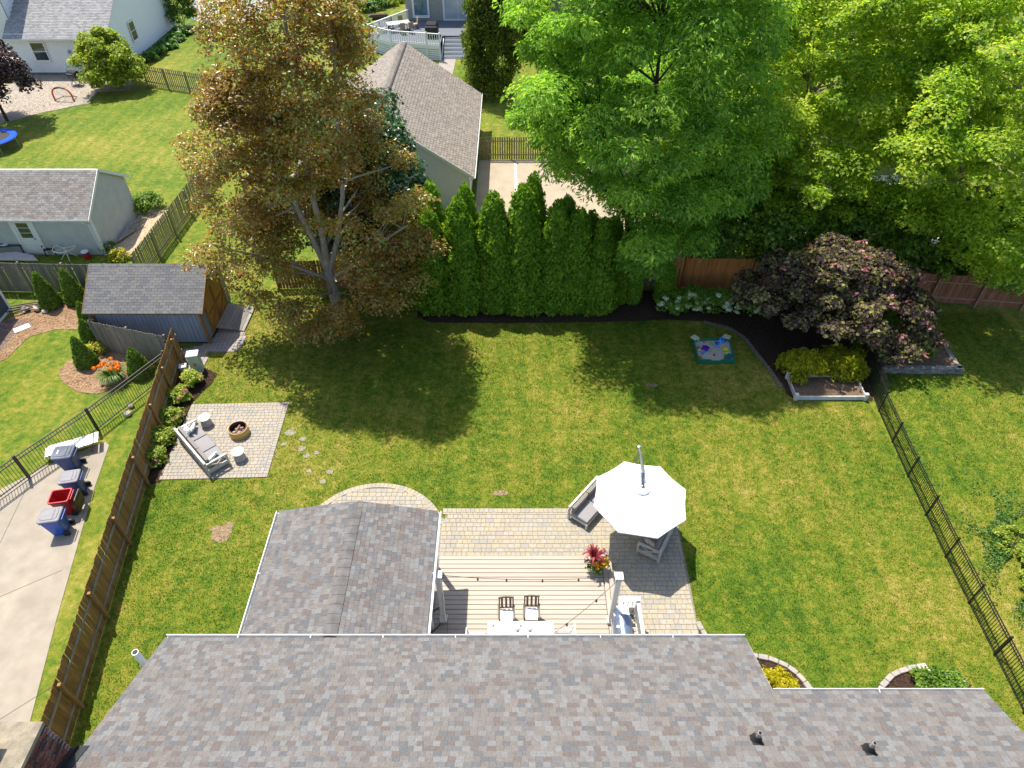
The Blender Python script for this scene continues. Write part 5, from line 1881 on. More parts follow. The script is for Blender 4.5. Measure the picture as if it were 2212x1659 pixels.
shrub('flowering_plant', 'yellow green plant above the orange lilies by the grey fence', P(210, 765), 0.55, 0.45, 0.7, 800, 0.12, F_YEL, 'plant', clumps=18)


def strap_leaves(n, r, h, w, rs):
    """arching strap leaves, three segments each"""
    a = rs.uniform(0, 6.283, n)
    L = rs.uniform(0.7, 1.15, n)
    V = np.zeros((n, 8, 3))
    for i, (k, zf, wf) in enumerate(((0.05, 0, 0.8), (0.35, 0.75, 1.0), (0.7, 0.95, 0.8), (1.0, 0.62, 0.1))):
        x = r * k * L * np.cos(a)
        y = r * k * L * np.sin(a)
        z = h * zf * L
        V[:, i * 2] = np.stack([x - np.sin(a) * w * wf / 2, y + np.cos(a) * w * wf / 2, z], 1)
        V[:, i * 2 + 1] = np.stack([x + np.sin(a) * w * wf / 2, y - np.cos(a) * w * wf / 2, z], 1)
    return V.reshape(-1, 3)


STRAP_F = [(0, 1, 3, 2), (2, 3, 5, 4), (4, 5, 7, 6)]
dl = thing('daylily', 'orange flowering daylily clump by the bronze metal fence', 'daylily', P(252, 825))
F_LILY = foliage('daylily_leaf', [(0, (0.050, 0.120, 0.015)), (1, (0.140, 0.250, 0.030))], trans=0.3, rough=0.45)
link('foliage', quads_mesh('foliage', strap_leaves(260, 0.75, 0.75, 0.03, RNG), 8, STRAP_F, F_LILY), dl)
M_ORANGE = foliage('orange_petal', [(0, (0.600, 0.130, 0.010)), (0.5, (0.750, 0.230, 0.020)), (1, (0.800, 0.360, 0.080))], trans=0.3, rough=0.6)
of = flower_ball('flower', 0.09, M_ORANGE, 26, 0.11)
random.seed(31)
for i in range(15):
    link('flower', of, dl, (random.uniform(-0.75, 0.35), random.uniform(-0.05, 0.6), random.uniform(0.75, 1.0)))
for k, (x, y) in enumerate([(18.9, 14.7), (19.4, 13.7), (18.9, 12.8), (19.5, 11.9)]):
    shrub('leafy_bush', ['upper leafy bush at the right edge beyond the black fence', 'second leafy bush down the right edge', 'third leafy bush down the right edge near the fence', 'lowest leafy bush at the right edge'][k], (x, y, 0), 1.0, 0.9, 0.5, 1900, 0.085, F_HYD, 'bush', 'bushes at the right edge', clumps=30, rad=0.34)
# low creeping plants right of the black fence
F_IVY = foliage('ivy_leaf', [(0, (0.025, 0.080, 0.012)), (0.5, (0.050, 0.140, 0.020)), (1, (0.120, 0.220, 0.035))], trans=0.3, rough=0.45)
px = RNG.normal(19.1, 0.8, 15000)
py = RNG.normal(13.3, 1.5, 15000)
ok = (px > 16.8) & (px < 25)
cl = np.sin(px * 2.1 + 1) * np.cos(py * 1.7) + 0.6 * np.sin(px * 4.3 - py * 3.1) > -0.1
ok &= cl
px, py = px[ok], py[ok]
c = np.stack([px, py, RNG.uniform(0.03, 0.2, len(px))], 1)
V = leaf_verts(c, nrm(np.array([0, 0, 1.0]) + RNG.normal(size=(len(px), 3)) * 0.45), RNG.uniform(0.06, 0.1, len(px)), 0.8)
o = link('ground_cover', quads_mesh('ground_cover', V, 4, LEAF_T, F_IVY))
tag(o, 'patch of low ivy like ground cover right of the black fence', 'ground cover', kind='stuff')
random.seed(77)

# ================================================================== NEIGHBOUR BUILDINGS
M_WSIDING = mat('white_siding', (0.75, 0.75, 0.75), rough=0.55, var=0.05)
M_TRIM = mat('white_trim', (0.75, 0.75, 0.74), rough=0.5, var=0.04)
M_PANE = mat('window_glass', (0.03, 0.04, 0.05), rough=0.06, var=0.1, spec=0.9)


def window(parent, c, w, h, axis, m_frame=M_TRIM, m_pane=M_PANE, out=1, rows=2, cols=1, name='window', t=0.09, sill=True):
    """window on a wall: axis 'x' = wall along x (faces -y or +y), 'y' = wall along y"""
    c = Vector(c)
    ax = Vector((1, 0, 0)) if axis == 'x' else Vector((0, 1, 0))
    nv = Vector((0, out, 0)) if axis == 'x' else Vector((out, 0, 0))
    up = Vector((0, 0, 1))
    mb = MB()
    for s in (-1, 1):
        mb.beam(c + ax * s * (w / 2 + t / 2) - up * (h / 2 + t) + nv * 0.03, c + ax * s * (w / 2 + t / 2) + up * (h / 2 + t) + nv * 0.03, t, 0.06, up=nv)
        mb.beam(c + up * s * (h / 2 + t / 2) - ax * w / 2 + nv * 0.028, c + up * s * (h / 2 + t / 2) + ax * w / 2 + nv * 0.028, 0.06, t)
    for r in range(1, rows):
        z = -h / 2 + h * r / rows
        mb.beam(c + up * z - ax * w / 2 + nv * 0.02, c + up * z + ax * w / 2 + nv * 0.02, 0.03, 0.045)
    for k in range(1, cols):
        x = -w / 2 + w * k / cols
        mb.beam(c + ax * x - up * h / 2 + nv * 0.02, c + ax * x + up * h / 2 + nv * 0.02, 0.045, 0.03)
    if sill:
        mb.beam(c - up * (h / 2 + t + 0.02) - ax * (w / 2 + t) + nv * 0.05, c - up * (h / 2 + t + 0.02) + ax * (w / 2 + t) + nv * 0.05, 0.09, 0.04)
    f = mb.build(name, m_frame, parent)
    p = MB()
    q = [c + ax * (-w / 2) - up * h / 2, c + ax * (w / 2) - up * h / 2, c + ax * (w / 2) + up * h / 2, c - ax * (w / 2) + up * h / 2]
    p.extrude([x + nv * 0.005 for x in q], nv * 0.008)
    p.build('pane', m_pane, f)
    return f


def roof_slab(pts, th, name, material, parent):
    return MB().extrude(pts, (0, 0, -th)).build(name, material, parent)


# ---------------- blue shed
M_BLUE = mat('blue_grey_siding', (0.17, 0.20, 0.25), rough=0.7, var=0.15, scale=3, stretch=(5, 5, 0.4), palette=[(0.206, 0.244, 0.306), (0.219, 0.256, 0.319), (0.200, 0.237, 0.300)])
M_BROWNTRIM = mat('brown_trim', (0.24, 0.115, 0.03), rough=0.7, var=0.25, scale=4, stretch=(3, 3, 0.6))
M_TABGREY = mat('grey_three_tab', (0.3, 0.3, 0.3), rough=0.9, var=0.14, scale=16, bump=0.4, bscale=150, spec=0.15, palette=[(0.145, 0.143, 0.149), (0.166, 0.163, 0.163), (0.178, 0.174, 0.166), (0.132, 0.130, 0.138), (0.157, 0.155, 0.156), (0.170, 0.166, 0.157)])
shed = thing('garden_shed', 'blue garden shed with grey shingle roof and brown barn door', 'shed')
SX0, SX1, SY0, SY1 = -20.35, -15.2, 26.55, 30.15
EZ, RZ_, RY = 2.12, 3.56, 28.35
MB().box(((SX0 + SX1) / 2, (SY0 + SY1) / 2, 0.06), (SX1 - SX0 - 0.1, SY1 - SY0 - 0.1, 0.2)).build('foundation', mat('dark_skid', (0.05, 0.045, 0.045), rough=0.9), shed)
core = MB()
core.extrude([(SX0 + 0.03, SY0 + 0.03, 0.14), (SX0 + 0.03, SY1 - 0.03, 0.14), (SX0 + 0.03, SY1 - 0.03, EZ + 0.1), (SX0 + 0.03, RY, RZ_ - 0.15), (SX0 + 0.03, SY0 + 0.03, EZ + 0.1)], (SX1 - SX0 - 0.06, 0, 0))
core.build('wall', M_BLUE, shed)
bw = 0.2
n = int((SX1 - SX0) / bw)
bme = MB().box((0, 0, (EZ + 0.1) / 2 + 0.07), (bw - 0.008, 0.02, EZ - 0.02)).mesh('siding_board', M_BLUE)
for i in range(n):
    link('siding_board', bme, shed, (SX0 + (i + 0.5) * (SX1 - SX0) / n, SY0 + 0.014, 0))
n = int((SY1 - SY0) / bw)
for i in range(n):
    y = SY0 + (i + 0.5) * (SY1 - SY0) / n
    top = RZ_ - 0.18 - abs(y - RY) * (RZ_ - EZ) / (RY - SY0 + 0.25) - 0.05
    MB().box((SX1 - 0.014, y, (top + 0.14) / 2), (0.02, bw - 0.008, top - 0.14)).build('siding_board', M_BLUE, shed)
FY, BY = SY0 - 0.28, SY1 + 0.28
sl_f = (RZ_ - EZ) / (RY - FY)
RXa, RXb = SX0 - 0.28, SX1 + 0.32
rf = roof_slab([(RXa, FY, EZ), (RXb, FY, EZ), (RXb, RY, RZ_), (RXa, RY, RZ_)], 0.07, 'roof', mat('shed_roof_board', (0.16, 0.1, 0.05), rough=0.9), shed)
rb_ = roof_slab([(RXb, BY, EZ), (RXa, BY, EZ), (RXa, RY, RZ_), (RXb, RY, RZ_)], 0.07, 'roof', MATS['shed_roof_board'], shed)
res = []
shingle_plane((RXa, FY, EZ), (1, 0, 0), (0, RY - FY, RZ_ - EZ), math.hypot(RY - FY, RZ_ - EZ), lambda s: (0, RXb - RXa), 0.142, [0.305], res, stagger=1)
lay_shingles(res, M_TABGREY, rf, shed, 300, gap=0.006, thick=0.012)
res = []
shingle_plane((RXb, BY, EZ), (-1, 0, 0), (0, RY - BY, RZ_ - EZ), math.hypot(RY - BY, RZ_ - EZ), lambda s: (0, RXb - RXa), 0.142, [0.305], res, stagger=1)
lay_shingles(res, M_TABGREY, rb_, shed, 0, gap=0.006, thick=0.012)
ridge_caps((RXa, RY, RZ_ + 0.005), (RXb - 0.05, RY, RZ_ + 0.005), 0.13, sl_f, sl_f, (0, 1, 0), M_TABGREY, rf, step=0.15)
for xx in (SX1 + 0.005, SX0 - 0.005):
    MB().box((xx, SY0 - 0.005, 1.1), (0.12, 0.12, 2.0)).build('corner_trim', M_BROWNTRIM, shed)
for yy in (FY, BY):
    for xx in (RXb + 0.015, RXa - 0.015):
        MB().beam((xx, yy, EZ - 0.06), (xx, RY, RZ_ - 0.06), 0.025, 0.15).build('rake_board', M_BROWNTRIM, shed)
bt = MB()
for k in range(7):
    x = SX0 + 0.3 + k * (SX1 - SX0 - 0.6) / 6
    bt.beam((x, SY0 - 0.26, EZ - 0.11), (x, SY0 + 0.1, EZ + 0.1), 0.05, 0.08)
bt.build('rafter_tail', MATS['shed_roof_board'], shed)['kind'] = 'stuff'
M_DOORW = mat('orange_plywood_door', (0.33, 0.165, 0.035), rough=0.65, var=0.2, scale=2.5, stretch=(3, 3, 0.5))
dx = SX1 + 0.01
for ya, yb in ((27.15, 28.33), (28.37, 29.55)):
    d = MB()
    d.extrude([(dx, ya, 0.22), (dx, yb, 0.22), (dx, yb, 2.35 if ya > 28 else 2.62), (dx, ya, 2.62 if ya > 28 else 2.35)], (0.03, 0, 0))
    dob = d.build('door', M_DOORW, shed)
    f = MB()
    f.beam((dx + 0.045, ya + 0.05, 0.3), (dx + 0.045, ya + 0.05, 2.3), 0.09, 0.025, up=(1, 0, 0))
    f.beam((dx + 0.045, yb - 0.05, 0.3), (dx + 0.045, yb - 0.05, 2.3), 0.09, 0.025, up=(1, 0, 0))
    f.beam((dx + 0.05, ya + 0.05, 0.3), (dx + 0.05, yb - 0.05, 1.2), 0.02, 0.09)
    f.beam((dx + 0.05, ya, 1.25), (dx + 0.05, yb, 1.25), 0.022, 0.09)
    f.beam((dx + 0.05, ya, 0.28), (dx + 0.05, yb, 0.28), 0.022, 0.1)
    f.build('door_brace', M_BROWNTRIM, dob)
gp = MB()
gp.box((SX1 + 0.2, RY, RZ_ - 0.18), (0.42, 0.3, 0.1), ch=0.01)
gp.build('ridge_beam', mat('pale_beam', (0.4, 0.34, 0.27), rough=0.8), shed)
lamp = MB()
lamp.box((SX1 + 0.1, RY - 0.1, RZ_ - 0.4), (0.14, 0.1, 0.12), ch=0.02)
lamp.lathe([(0.03, -0.06), (0.07, -0.12), (0.07, -0.15)], 10, c=(SX1 + 0.18, RY - 0.1, RZ_ - 0.42))
lamp.build('door_lamp', mat('lamp_white', (0.6, 0.6, 0.55), rough=0.4), shed)
rebase(shed, ((SX0 + SX1) / 2, (SY0 + SY1) / 2, 0))
EXCL.append([(SX0, SY0), (SX1, SY0), (SX1, SY1), (SX0, SY1)])
ramp = thing('ramp', 'weathered grey board ramp at the blue shed door', 'ramp', (SX1 + 0.05, 28.2, 0))
M_RAMP = mat('grey_ramp_board', (0.24, 0.225, 0.21), rough=0.9, var=0.3, scale=5, stretch=(6, 0.6, 1), palette=[(0.25, 0.235, 0.22), (0.2, 0.185, 0.17), (0.29, 0.27, 0.25)])
for k in range(9):
    x = 0.08 + k * 0.155
    o = MB().box((0, 0, 0), (0.147, 2.1, 0.035), ch=0.005).build('plank', M_RAMP, ramp, loc=(x, 0.35, 0.31 - 0.17 * x))
    o.rotation_euler = (0, 0.17, random.uniform(-0.01, 0.01))
rr = MB()
for y in (-0.6, 1.3):
    rr.extrude([(0.02, y, 0), (1.45, y, 0), (1.45, y, 0.03), (0.02, y, 0.26)], (0, 0.05, 0))
rr.build('ramp_frame', M_BROWNTRIM, ramp)

# ---------------- grey shed on the left
gs = thing('grey_shed', 'grey stucco shed with weathered shingle roof and white door', 'shed')
GX0, GX1, GY0, GY1, GE, GR = -35.0, -24.05, 34.85, 39.7, 2.5, 4.22
GRY = (GY0 + GY1) / 2
M_STUCCO = mat('grey_stucco', (0.50, 0.51, 0.50), rough=0.9, var=0.08, scale=2, bump=0.3, bscale=60)
MB().extrude([(GX0, GY0, 0), (GX0, GY1, 0), (GX0, GY1, GE + 0.05), (GX0, GRY, GR - 0.1), (GX0, GY0, GE + 0.05)], (GX1 - GX0, 0, 0)).build('wall', M_STUCCO, gs)
M_TABOLD = mat('weathered_three_tab', (0.3, 0.28, 0.27), rough=0.9, var=0.2, scale=5, bump=0.4, bscale=120, spec=0.15, palette=[(0.198, 0.184, 0.176), (0.225, 0.211, 0.200), (0.176, 0.162, 0.153), (0.211, 0.191, 0.169), (0.236, 0.223, 0.211)], stain=(0.16, 0.12, 0.08), stain_amt=0.45, stain_scale=0.8)
gf = roof_slab([(GX0, GY0 - 0.3, GE), (GX1 + 0.12, GY0 - 0.3, GE), (GX1 + 0.12, GRY, GR), (GX0, GRY, GR)], 0.08, 'roof', M_TRIM, gs)
gb_ = roof_slab([(GX1 + 0.12, GY1 + 0.3, GE), (GX0, GY1 + 0.3, GE), (GX0, GRY, GR), (GX1 + 0.12, GRY, GR)], 0.08, 'roof', M_TRIM, gs)
res = []
shingle_plane((GX0, GY0 - 0.3, GE), (1, 0, 0), (0, GRY - GY0 + 0.3, GR - GE), math.hypot(GRY - GY0 + 0.3, GR - GE), lambda s: (0, GX1 + 0.12 - GX0), 0.142, [0.305], res, stagger=1)
lay_shingles(res, M_TABOLD, gf, gs, 300, gap=0.008, thick=0.013)
res = []
shingle_plane((GX1 + 0.12, GY1 + 0.3, GE), (-1, 0, 0), (0, GRY - GY1 - 0.3, GR - GE), math.hypot(GRY - GY0 + 0.3, GR - GE), lambda s: (0, GX1 + 0.12 - GX0), 0.142, [0.305], res, stagger=1)
lay_shingles(res, M_TABOLD, gb_, gs, 0, gap=0.008, thick=0.013, rest='rear_shingles')
gutter(gs, (GX0, GY0 - 0.3, GE), (GX1 + 0.12, GY0 - 0.3, GE), out=(0, -1, 0))
MB().box((GX1 - 0.02, GY0 - 0.02, GE / 2), (0.16, 0.1, GE)).build('corner_trim', M_TRIM, gs)
for yy in (GY0 - 0.3, GY1 + 0.3):
    MB().beam((GX1 + 0.13, yy, GE - 0.08), (GX1 + 0.13, GRY, GR - 0.08), 0.03, 0.16).build('rake_board', M_TRIM, gs)
ds = MB()
ds.tube([(GX1 - 0.35, GY0 - 0.36, GE - 0.1), (GX1 - 0.25, GY0 - 0.3, GE - 0.28), (GX1 - 0.16, GY0 - 0.09, GE - 0.4), (GX1 - 0.14, GY0 - 0.07, 0.2)], 0.045, 8)
ds.build('downspout', M_TRIM, gs)
dr = MB()
dr.box((-28.1, GY0 - 0.02, 1.16), (0.95, 0.06, 2.05))
dob = dr.build('door', M_TRIM, gs)
pn = MB()
for k in range(3):
    pn.box((-28.1, GY0 - 0.056, 1.97 - k * 0.33), (0.66, 0.012, 0.29))
pn.build('pane', M_PANE, dob)
pp = MB()
pp.box((-28.1, GY0 - 0.055, 0.55), (0.62, 0.02, 0.55), ch=0.008)
pp.lathe([(0.02, 0), (0.035, 0.03), (0.03, 0.06), (0.01, 0.07)], 10, c=(-27.73, GY0 - 0.05, 1.1), M=Matrix.Rotation(math.pi / 2, 4, 'X'), mi=1)
pp.build('door_panel', [M_TRIM, M_BLACKMETAL], dob)
fr = MB()
for x in (-28.68, -27.52):
    fr.box((x, GY0 - 0.03, 1.2), (0.2, 0.07, 2.3))
fr.build('door_frame', M_TRIM, gs)
rebase(gs, (GX1, GY0, 0))

# ---------------- white house at top left
wh = thing('white_house', 'white clapboard house with grey shingle roof at the top left', 'house')
HX0, HX1, HY0, HY1, HE = -45.0, -36.05, 65.2, 80.0, 3.35
HRY, HS = 72.6, 0.62
HR = HE + HS * (HRY - HY0)
siding(wh, (HX0, HY0), (HX1, HY0), 0.25, lambda u: HE - 0.05, M_WSIDING, 0.25)


def gab(u):
    y = HY0 + (HY1 - HY0) * u
    return HE - 0.05 + HS * (HRY - HY0 - abs(y - HRY))


siding(wh, (HX1, HY0), (HX1, HY1), 0.25, gab, M_WSIDING, 0.25)
MB().box(((HX0 + HX1) / 2, (HY0 + HY1) / 2, 0.15), (HX1 - HX0 - 0.02, HY1 - HY0 - 0.02, 0.3)).build('foundation', mat('foundation_grey', (0.22, 0.21, 0.2), rough=0.9), wh)
hr = roof_slab([(HX0, HY0 - 0.4, HE - 0.15), (HX1 + 0.25, HY0 - 0.4, HE - 0.15), (HX1 + 0.25, HRY, HR + 0.1), (HX0, HRY, HR + 0.1)], 0.16, 'roof', M_TRIM, wh)
hb = roof_slab([(HX1 + 0.25, HY1 + 0.4, HE - 0.15), (HX0, HY1 + 0.4, HE - 0.15), (HX0, HRY, HR + 0.1), (HX1 + 0.25, HRY, HR + 0.1)], 0.16, 'roof', M_TRIM, wh)
res = []
Ls = math.hypot(HRY - HY0 + 0.4, HR - HE + 0.25)
shingle_plane((HX0, HY0 - 0.4, HE - 0.15), (1, 0, 0), (0, HRY - HY0 + 0.4, HR - HE + 0.25), Ls, lambda s: (0, HX1 + 0.25 - HX0), 0.17, [0.32], res, stagger=1)
lay_shingles(res, mat('grey_house_shingle', (0.3, 0.3, 0.3), rough=0.9, var=0.12, palette=[(0.30, 0.29, 0.29), (0.25, 0.245, 0.25), (0.34, 0.33, 0.32), (0.28, 0.27, 0.275)], spec=0.15), hr, wh, 0, gap=0.012, thick=0.022)
gutter(wh, (HX0, HY0 - 0.4, HE - 0.15), (HX1 + 0.25, HY0 - 0.4, HE - 0.15), out=(0, -1, 0), w=0.16, h=0.16)
window(wh, (-42.35, HY0 - 0.09, 2.05), 1.15, 1.45, 'x', out=-1)
window(wh, (HX1 + 0.09, 70.2, 2.35), 1.0, 1.5, 'y', out=1)
d = MB()
d.box((-38.6, HY0 - 0.1, 1.3), (1.05, 0.06, 2.1))
dd = d.build('door', M_TRIM, wh)
MB().beam((-39.05, HY0 - 0.14, 0.3), (-39.05, HY0 - 0.14, 2.3), 0.03, 0.02).build('door_edge', mat('door_shadow_gap', (0.2, 0.2, 0.22), rough=0.7), dd)
lm = MB()
lm.box((-39.7, HY0 - 0.11, 2.05), (0.2, 0.12, 0.26), ch=0.03)
lm.lathe([(0.12, 0), (0.16, -0.08), (0.1, -0.2)], 10, c=(-39.7, HY0 - 0.2, 2.1))
lm.build('wall_lamp', mat('lamp_grey', (0.4, 0.42, 0.44), rough=0.4), wh)
vb = MB()
vb.box((-40.6, HY0 - 0.1, 0.75), (0.2, 0.08, 0.18), ch=0.02)
vb.build('wall_vent', M_TRIM, wh)
# taller block of the same house
MB().box((-50.3, 74, 3.6), (11.0, 15.0, 7.2)).build('tall_block', M_WSIDING, wh)
siding(wh, (-44.78, 66.5), (-44.78, 81.5), 0.3, lambda u: 7.2, M_WSIDING, 0.25)
roof_slab([(-56.5, 66, 7.1), (-44.3, 66, 7.1), (-44.3, 74, 11.2), (-56.5, 74, 11.2)], 0.2, 'roof', MATS['grey_house_shingle'], wh)
rebase(wh, (HX1, HY0, 0))

# ---------------- tan roofed garage
ga = thing('garage', 'large garage with tan shingle roof and white gable siding', 'garage')
AX0, AX1, AY0, AY1, AE, AR = -13.3, -2.75, 40.0, 53.3, 2.75, 6.25
ARX = (AX0 + AX1) / 2
siding(ga, (AX0, AY0), (AX1, AY0), 0.2, lambda u: AE + (AR - AE - 0.1) * (1 - abs(2 * u - 1)), M_WSIDING, 0.16)
siding(ga, (AX1, AY0), (AX1, AY1), 0.2, lambda u: AE, M_WSIDING, 0.16)
mb = MB()
mb.box(((AX0 + AX1) / 2, (AY0 + AY1) / 2 + 0.05, AE / 2), (AX1 - AX0 - 0.1, AY1 - AY0 - 0.2, AE))
mb.build('wall', M_WSIDING, ga)
ex_ = 0.38
slg = (AR - AE) / (ARX - AX0)
ze = AE - slg * ex_ + 0.06
M_TAN = mat('tan_shingle', (0.3, 0.26, 0.22), rough=0.9, var=0.15, scale=4, spec=0.15, palette=[(0.255, 0.217, 0.187), (0.221, 0.191, 0.166), (0.285, 0.242, 0.204), (0.238, 0.200, 0.174), (0.264, 0.234, 0.208)])
ra = roof_slab([(AX1 + ex_, AY0 - 0.35, ze), (AX1 + ex_, AY1 + 0.3, ze), (ARX, AY1 + 0.3, AR + 0.06), (ARX, AY0 - 0.35, AR + 0.06)], 0.12, 'roof', M_TRIM, ga)
rb2 = roof_slab([(AX0 - ex_, AY1 + 0.3, ze), (AX0 - ex_, AY0 - 0.35, ze), (ARX, AY0 - 0.35, AR + 0.06), (ARX, AY1 + 0.3, AR + 0.06)], 0.12, 'roof', M_TRIM, ga)
res = []
W = AY1 - AY0 + 0.65
Ls = math.hypot(ARX - AX0 + ex_, AR + 0.06 - ze)
shingle_plane((AX1 + ex_, AY0 - 0.35, ze), (0, 1, 0), (-(AX1 + ex_ - ARX), 0, AR + 0.06 - ze), Ls, lambda s: (0, W), 0.2, [0.3], res, stagger=1)
shingle_plane((AX0 - ex_, AY1 + 0.3, ze), (0, -1, 0), ((ARX - AX0 + ex_), 0, AR + 0.06 - ze), Ls, lambda s: (0, W), 0.2, [0.3], res, stagger=1)
lay_shingles(res, M_TAN, ra, ga, 0, gap=0.03, thick=0.032)
ridge_caps((ARX, AY0 - 0.35, AR + 0.07), (ARX, AY1 + 0.2, AR + 0.07), 0.2, slg, slg, (1, 0, 0), M_TAN, ra, step=0.3)
MB().beam((ARX + 0.27, AY0 - 0.3, AR - 0.08), (ARX + 0.27, AY1 + 0.3, AR - 0.08), 0.1, 0.05).build('ridge_vent', mat('dark_vent', (0.04, 0.035, 0.035), rough=0.8), ra)
gutter(ga, (AX1 + ex_, AY0 - 0.35, ze), (AX1 + ex_, AY1 + 0.3, ze), out=(1, 0, 0))
MB().box((AX1 - 0.0, AY0 - 0.03, AE / 2), (0.16, 0.1, AE)).build('corner_trim', M_TRIM, ga)
MB().tube([(AX1 + 0.42, AY0 - 0.25, ze - 0.1), (AX1 + 0.1, AY0 - 0.15, ze - 0.35), (AX1 + 0.1, AY0 - 0.12, 0.1)], 0.05, 8).build('downspout', M_TRIM, ga)
for xx in (AX1 + ex_, AX0 - ex_):
    MB().beam((xx, AY0 - 0.37, ze - 0.08), (ARX, AY0 - 0.37, AR - 0.02), 0.03, 0.18).build('rake_board', M_TRIM, ga)
rebase(ga, (AX1, AY0, 0))

# ---------------- far house with raised deck
fh = thing('far_house', 'grey sided house with sliding glass doors behind the raised deck', 'house')
M_FSIDE = mat('grey_tan_siding', (0.33, 0.31, 0.27), rough=0.7, var=0.08)
FHY = 77.5
siding(fh, (-10.9, FHY), (9, FHY), 0.3, lambda u: 7.0, M_FSIDE, 0.2)
MB().box((-0.9, FHY + 5, 3.6), (19.9, 9.8, 7.2)).build('wall', M_FSIDE, fh)
roof_slab([(-11.6, FHY - 0.6, 7.0), (9.6, FHY - 0.6, 7.0), (9.6, FHY + 5, 10), (-11.6, FHY + 5, 10)], 0.2, 'roof', MATS['grey_house_shingle'], fh)
M_BLUEGLASS = mat('blue_curtain_glass', (0.10, 0.19, 0.22), rough=0.08, var=0.25, scale=2, stretch=(5, 5, 0.2), spec=0.8)
M_PALEGLASS = mat('pale_blind_glass', (0.42, 0.46, 0.48), rough=0.08, var=0.1, spec=0.8)
window(fh, (-9.35, FHY - 0.05, 3.1), 1.35, 2.6, 'x', out=-1, rows=1, t=0.2, m_pane=M_BLUEGLASS)
window(fh, (-5.55, FHY - 0.05, 2.75), 2.7, 2.6, 'x', out=-1, rows=1, cols=2, t=0.2, m_pane=M_PALEGLASS)
rebase(fh, (-0.9, FHY, 0))
fd = thing('raised_deck', 'raised white railed deck with stairs behind the garage roof', 'deck')
DFZ = 1.3
pA, pB, pC = P(950, 99.5, DFZ), P(846, 92, DFZ), P(796, 79, DFZ)
pD = Vector((-10.6, FHY - 0.1, DFZ))
M_DKFLOOR = mat('blue_grey_deck_floor', (0.13, 0.14, 0.17), rough=0.7, var=0.15)
mb = MB()
mb.prism([(pA.x + 3.4, FHY - 0.05), (pC.x - 0.1, FHY - 0.05), (pC.x, pC.y), (pB.x, pB.y), (pA.x, pA.y), (pA.x, pA.y + 3.2), (pA.x + 3.4, pA.y + 3.2)][::-1], DFZ - 0.12, DFZ)
mb.build('floor', M_DKFLOOR, fd)
for a, b in ((pC, pB), (pB, pA), (pC, pD)):
    L = (b - a).length
    d = (b - a) / L
    t3 = MB()
    t3.beam(a + Vector((0, 0, 1.05)), b + Vector((0, 0, 1.05)), 0.12, 0.06)
    t3.beam(a + Vector((0, 0, 0.14)), b + Vector((0, 0, 0.14)), 0.06, 0.08)
    t3.build('rail', M_TRIM, fd)
    n = int(L / 0.22)
    bm_ = MB().box((0, 0, 0.6), (0.06, 0.06, 0.9)).mesh('baluster', M_TRIM)
    for i in range(1, n):
        o = link('baluster', bm_, fd, a + d * (L * i / n))
        o.rotation_euler = (0, 0, math.atan2(d.y, d.x))
pw = MB().box((0, 0, -0.1), (0.13, 0.13, 2.5)).mesh('post', M_TRIM)
for q in (pA, pB, pC, pA.lerp(pB, 0.27)):
    link('post', pw, fd, q)
sk = MB()
for a, b in ((pB, pA), (pC, pB)):
    for k in range(6):
        z = 0.08 + k * 0.19
        sk.beam(Vector((a.x, a.y + 0.02, z)), Vector((b.x, b.y + 0.02, z)), 0.03, 0.15)
    sk.beam(Vector((a.x, a.y - 0.04, DFZ - 0.1)), Vector((b.x, b.y - 0.04, DFZ - 0.1)), 0.04, 0.25)
sk.build('skirting', M_TRIM, fd)['kind'] = 'stuff'
stx0, stx1 = pA.x + 0.25, pA.x + 2.3
for k in range(6):
    y = 72.6 - k * 0.55
    z = DFZ - 0.1 - k * 0.2
    MB().box(((stx0 + stx1) / 2, y, z - 0.02), (stx1 - stx0, 0.55, 0.06)).build('tread', M_DKFLOOR, fd)
    MB().box(((stx0 + stx1) / 2, y - 0.27, z - 0.12), (stx1 - stx0, 0.04, 0.17)).build('riser', M_TRIM, fd)
MB().beam((pA.x + 0.1, 73, DFZ - 0.3), (pA.x + 0.1, 69.5, 0.1), 0.08, 0.5).build('stringer', M_TRIM, fd)
rebase(fd, (pA.x, pA.y, 0))
# furniture on the far deck
M_TANCH = mat('tan_sling', (0.33, 0.25, 0.17), rough=0.7, var=0.1)


def simple_chair(label, loc, rz, seat_m, frame_m, group):
    t = thing('chair', label, 'chair', loc, rz, group)
    MB().box((0, 0, 0.44), (0.5, 0.5, 0.05), ch=0.01).build('seat', seat_m, t)
    b = MB()
    b.box((0, 0, 0), (0.5, 0.04, 0.6), ch=0.01, M=Matrix.Translation((0, 0.27, 0.75)) @ Matrix.Rotation(-0.15, 4, 'X'))
    b.build('backrest', seat_m, t)
    lg = MB().box((0, 0, 0.22), (0.04, 0.04, 0.44)).mesh('leg', frame_m)
    for x in (-0.22, 0.22):
        for y in (-0.22, 0.22):
            link('leg', lg, t, (x, y, 0))
    return t


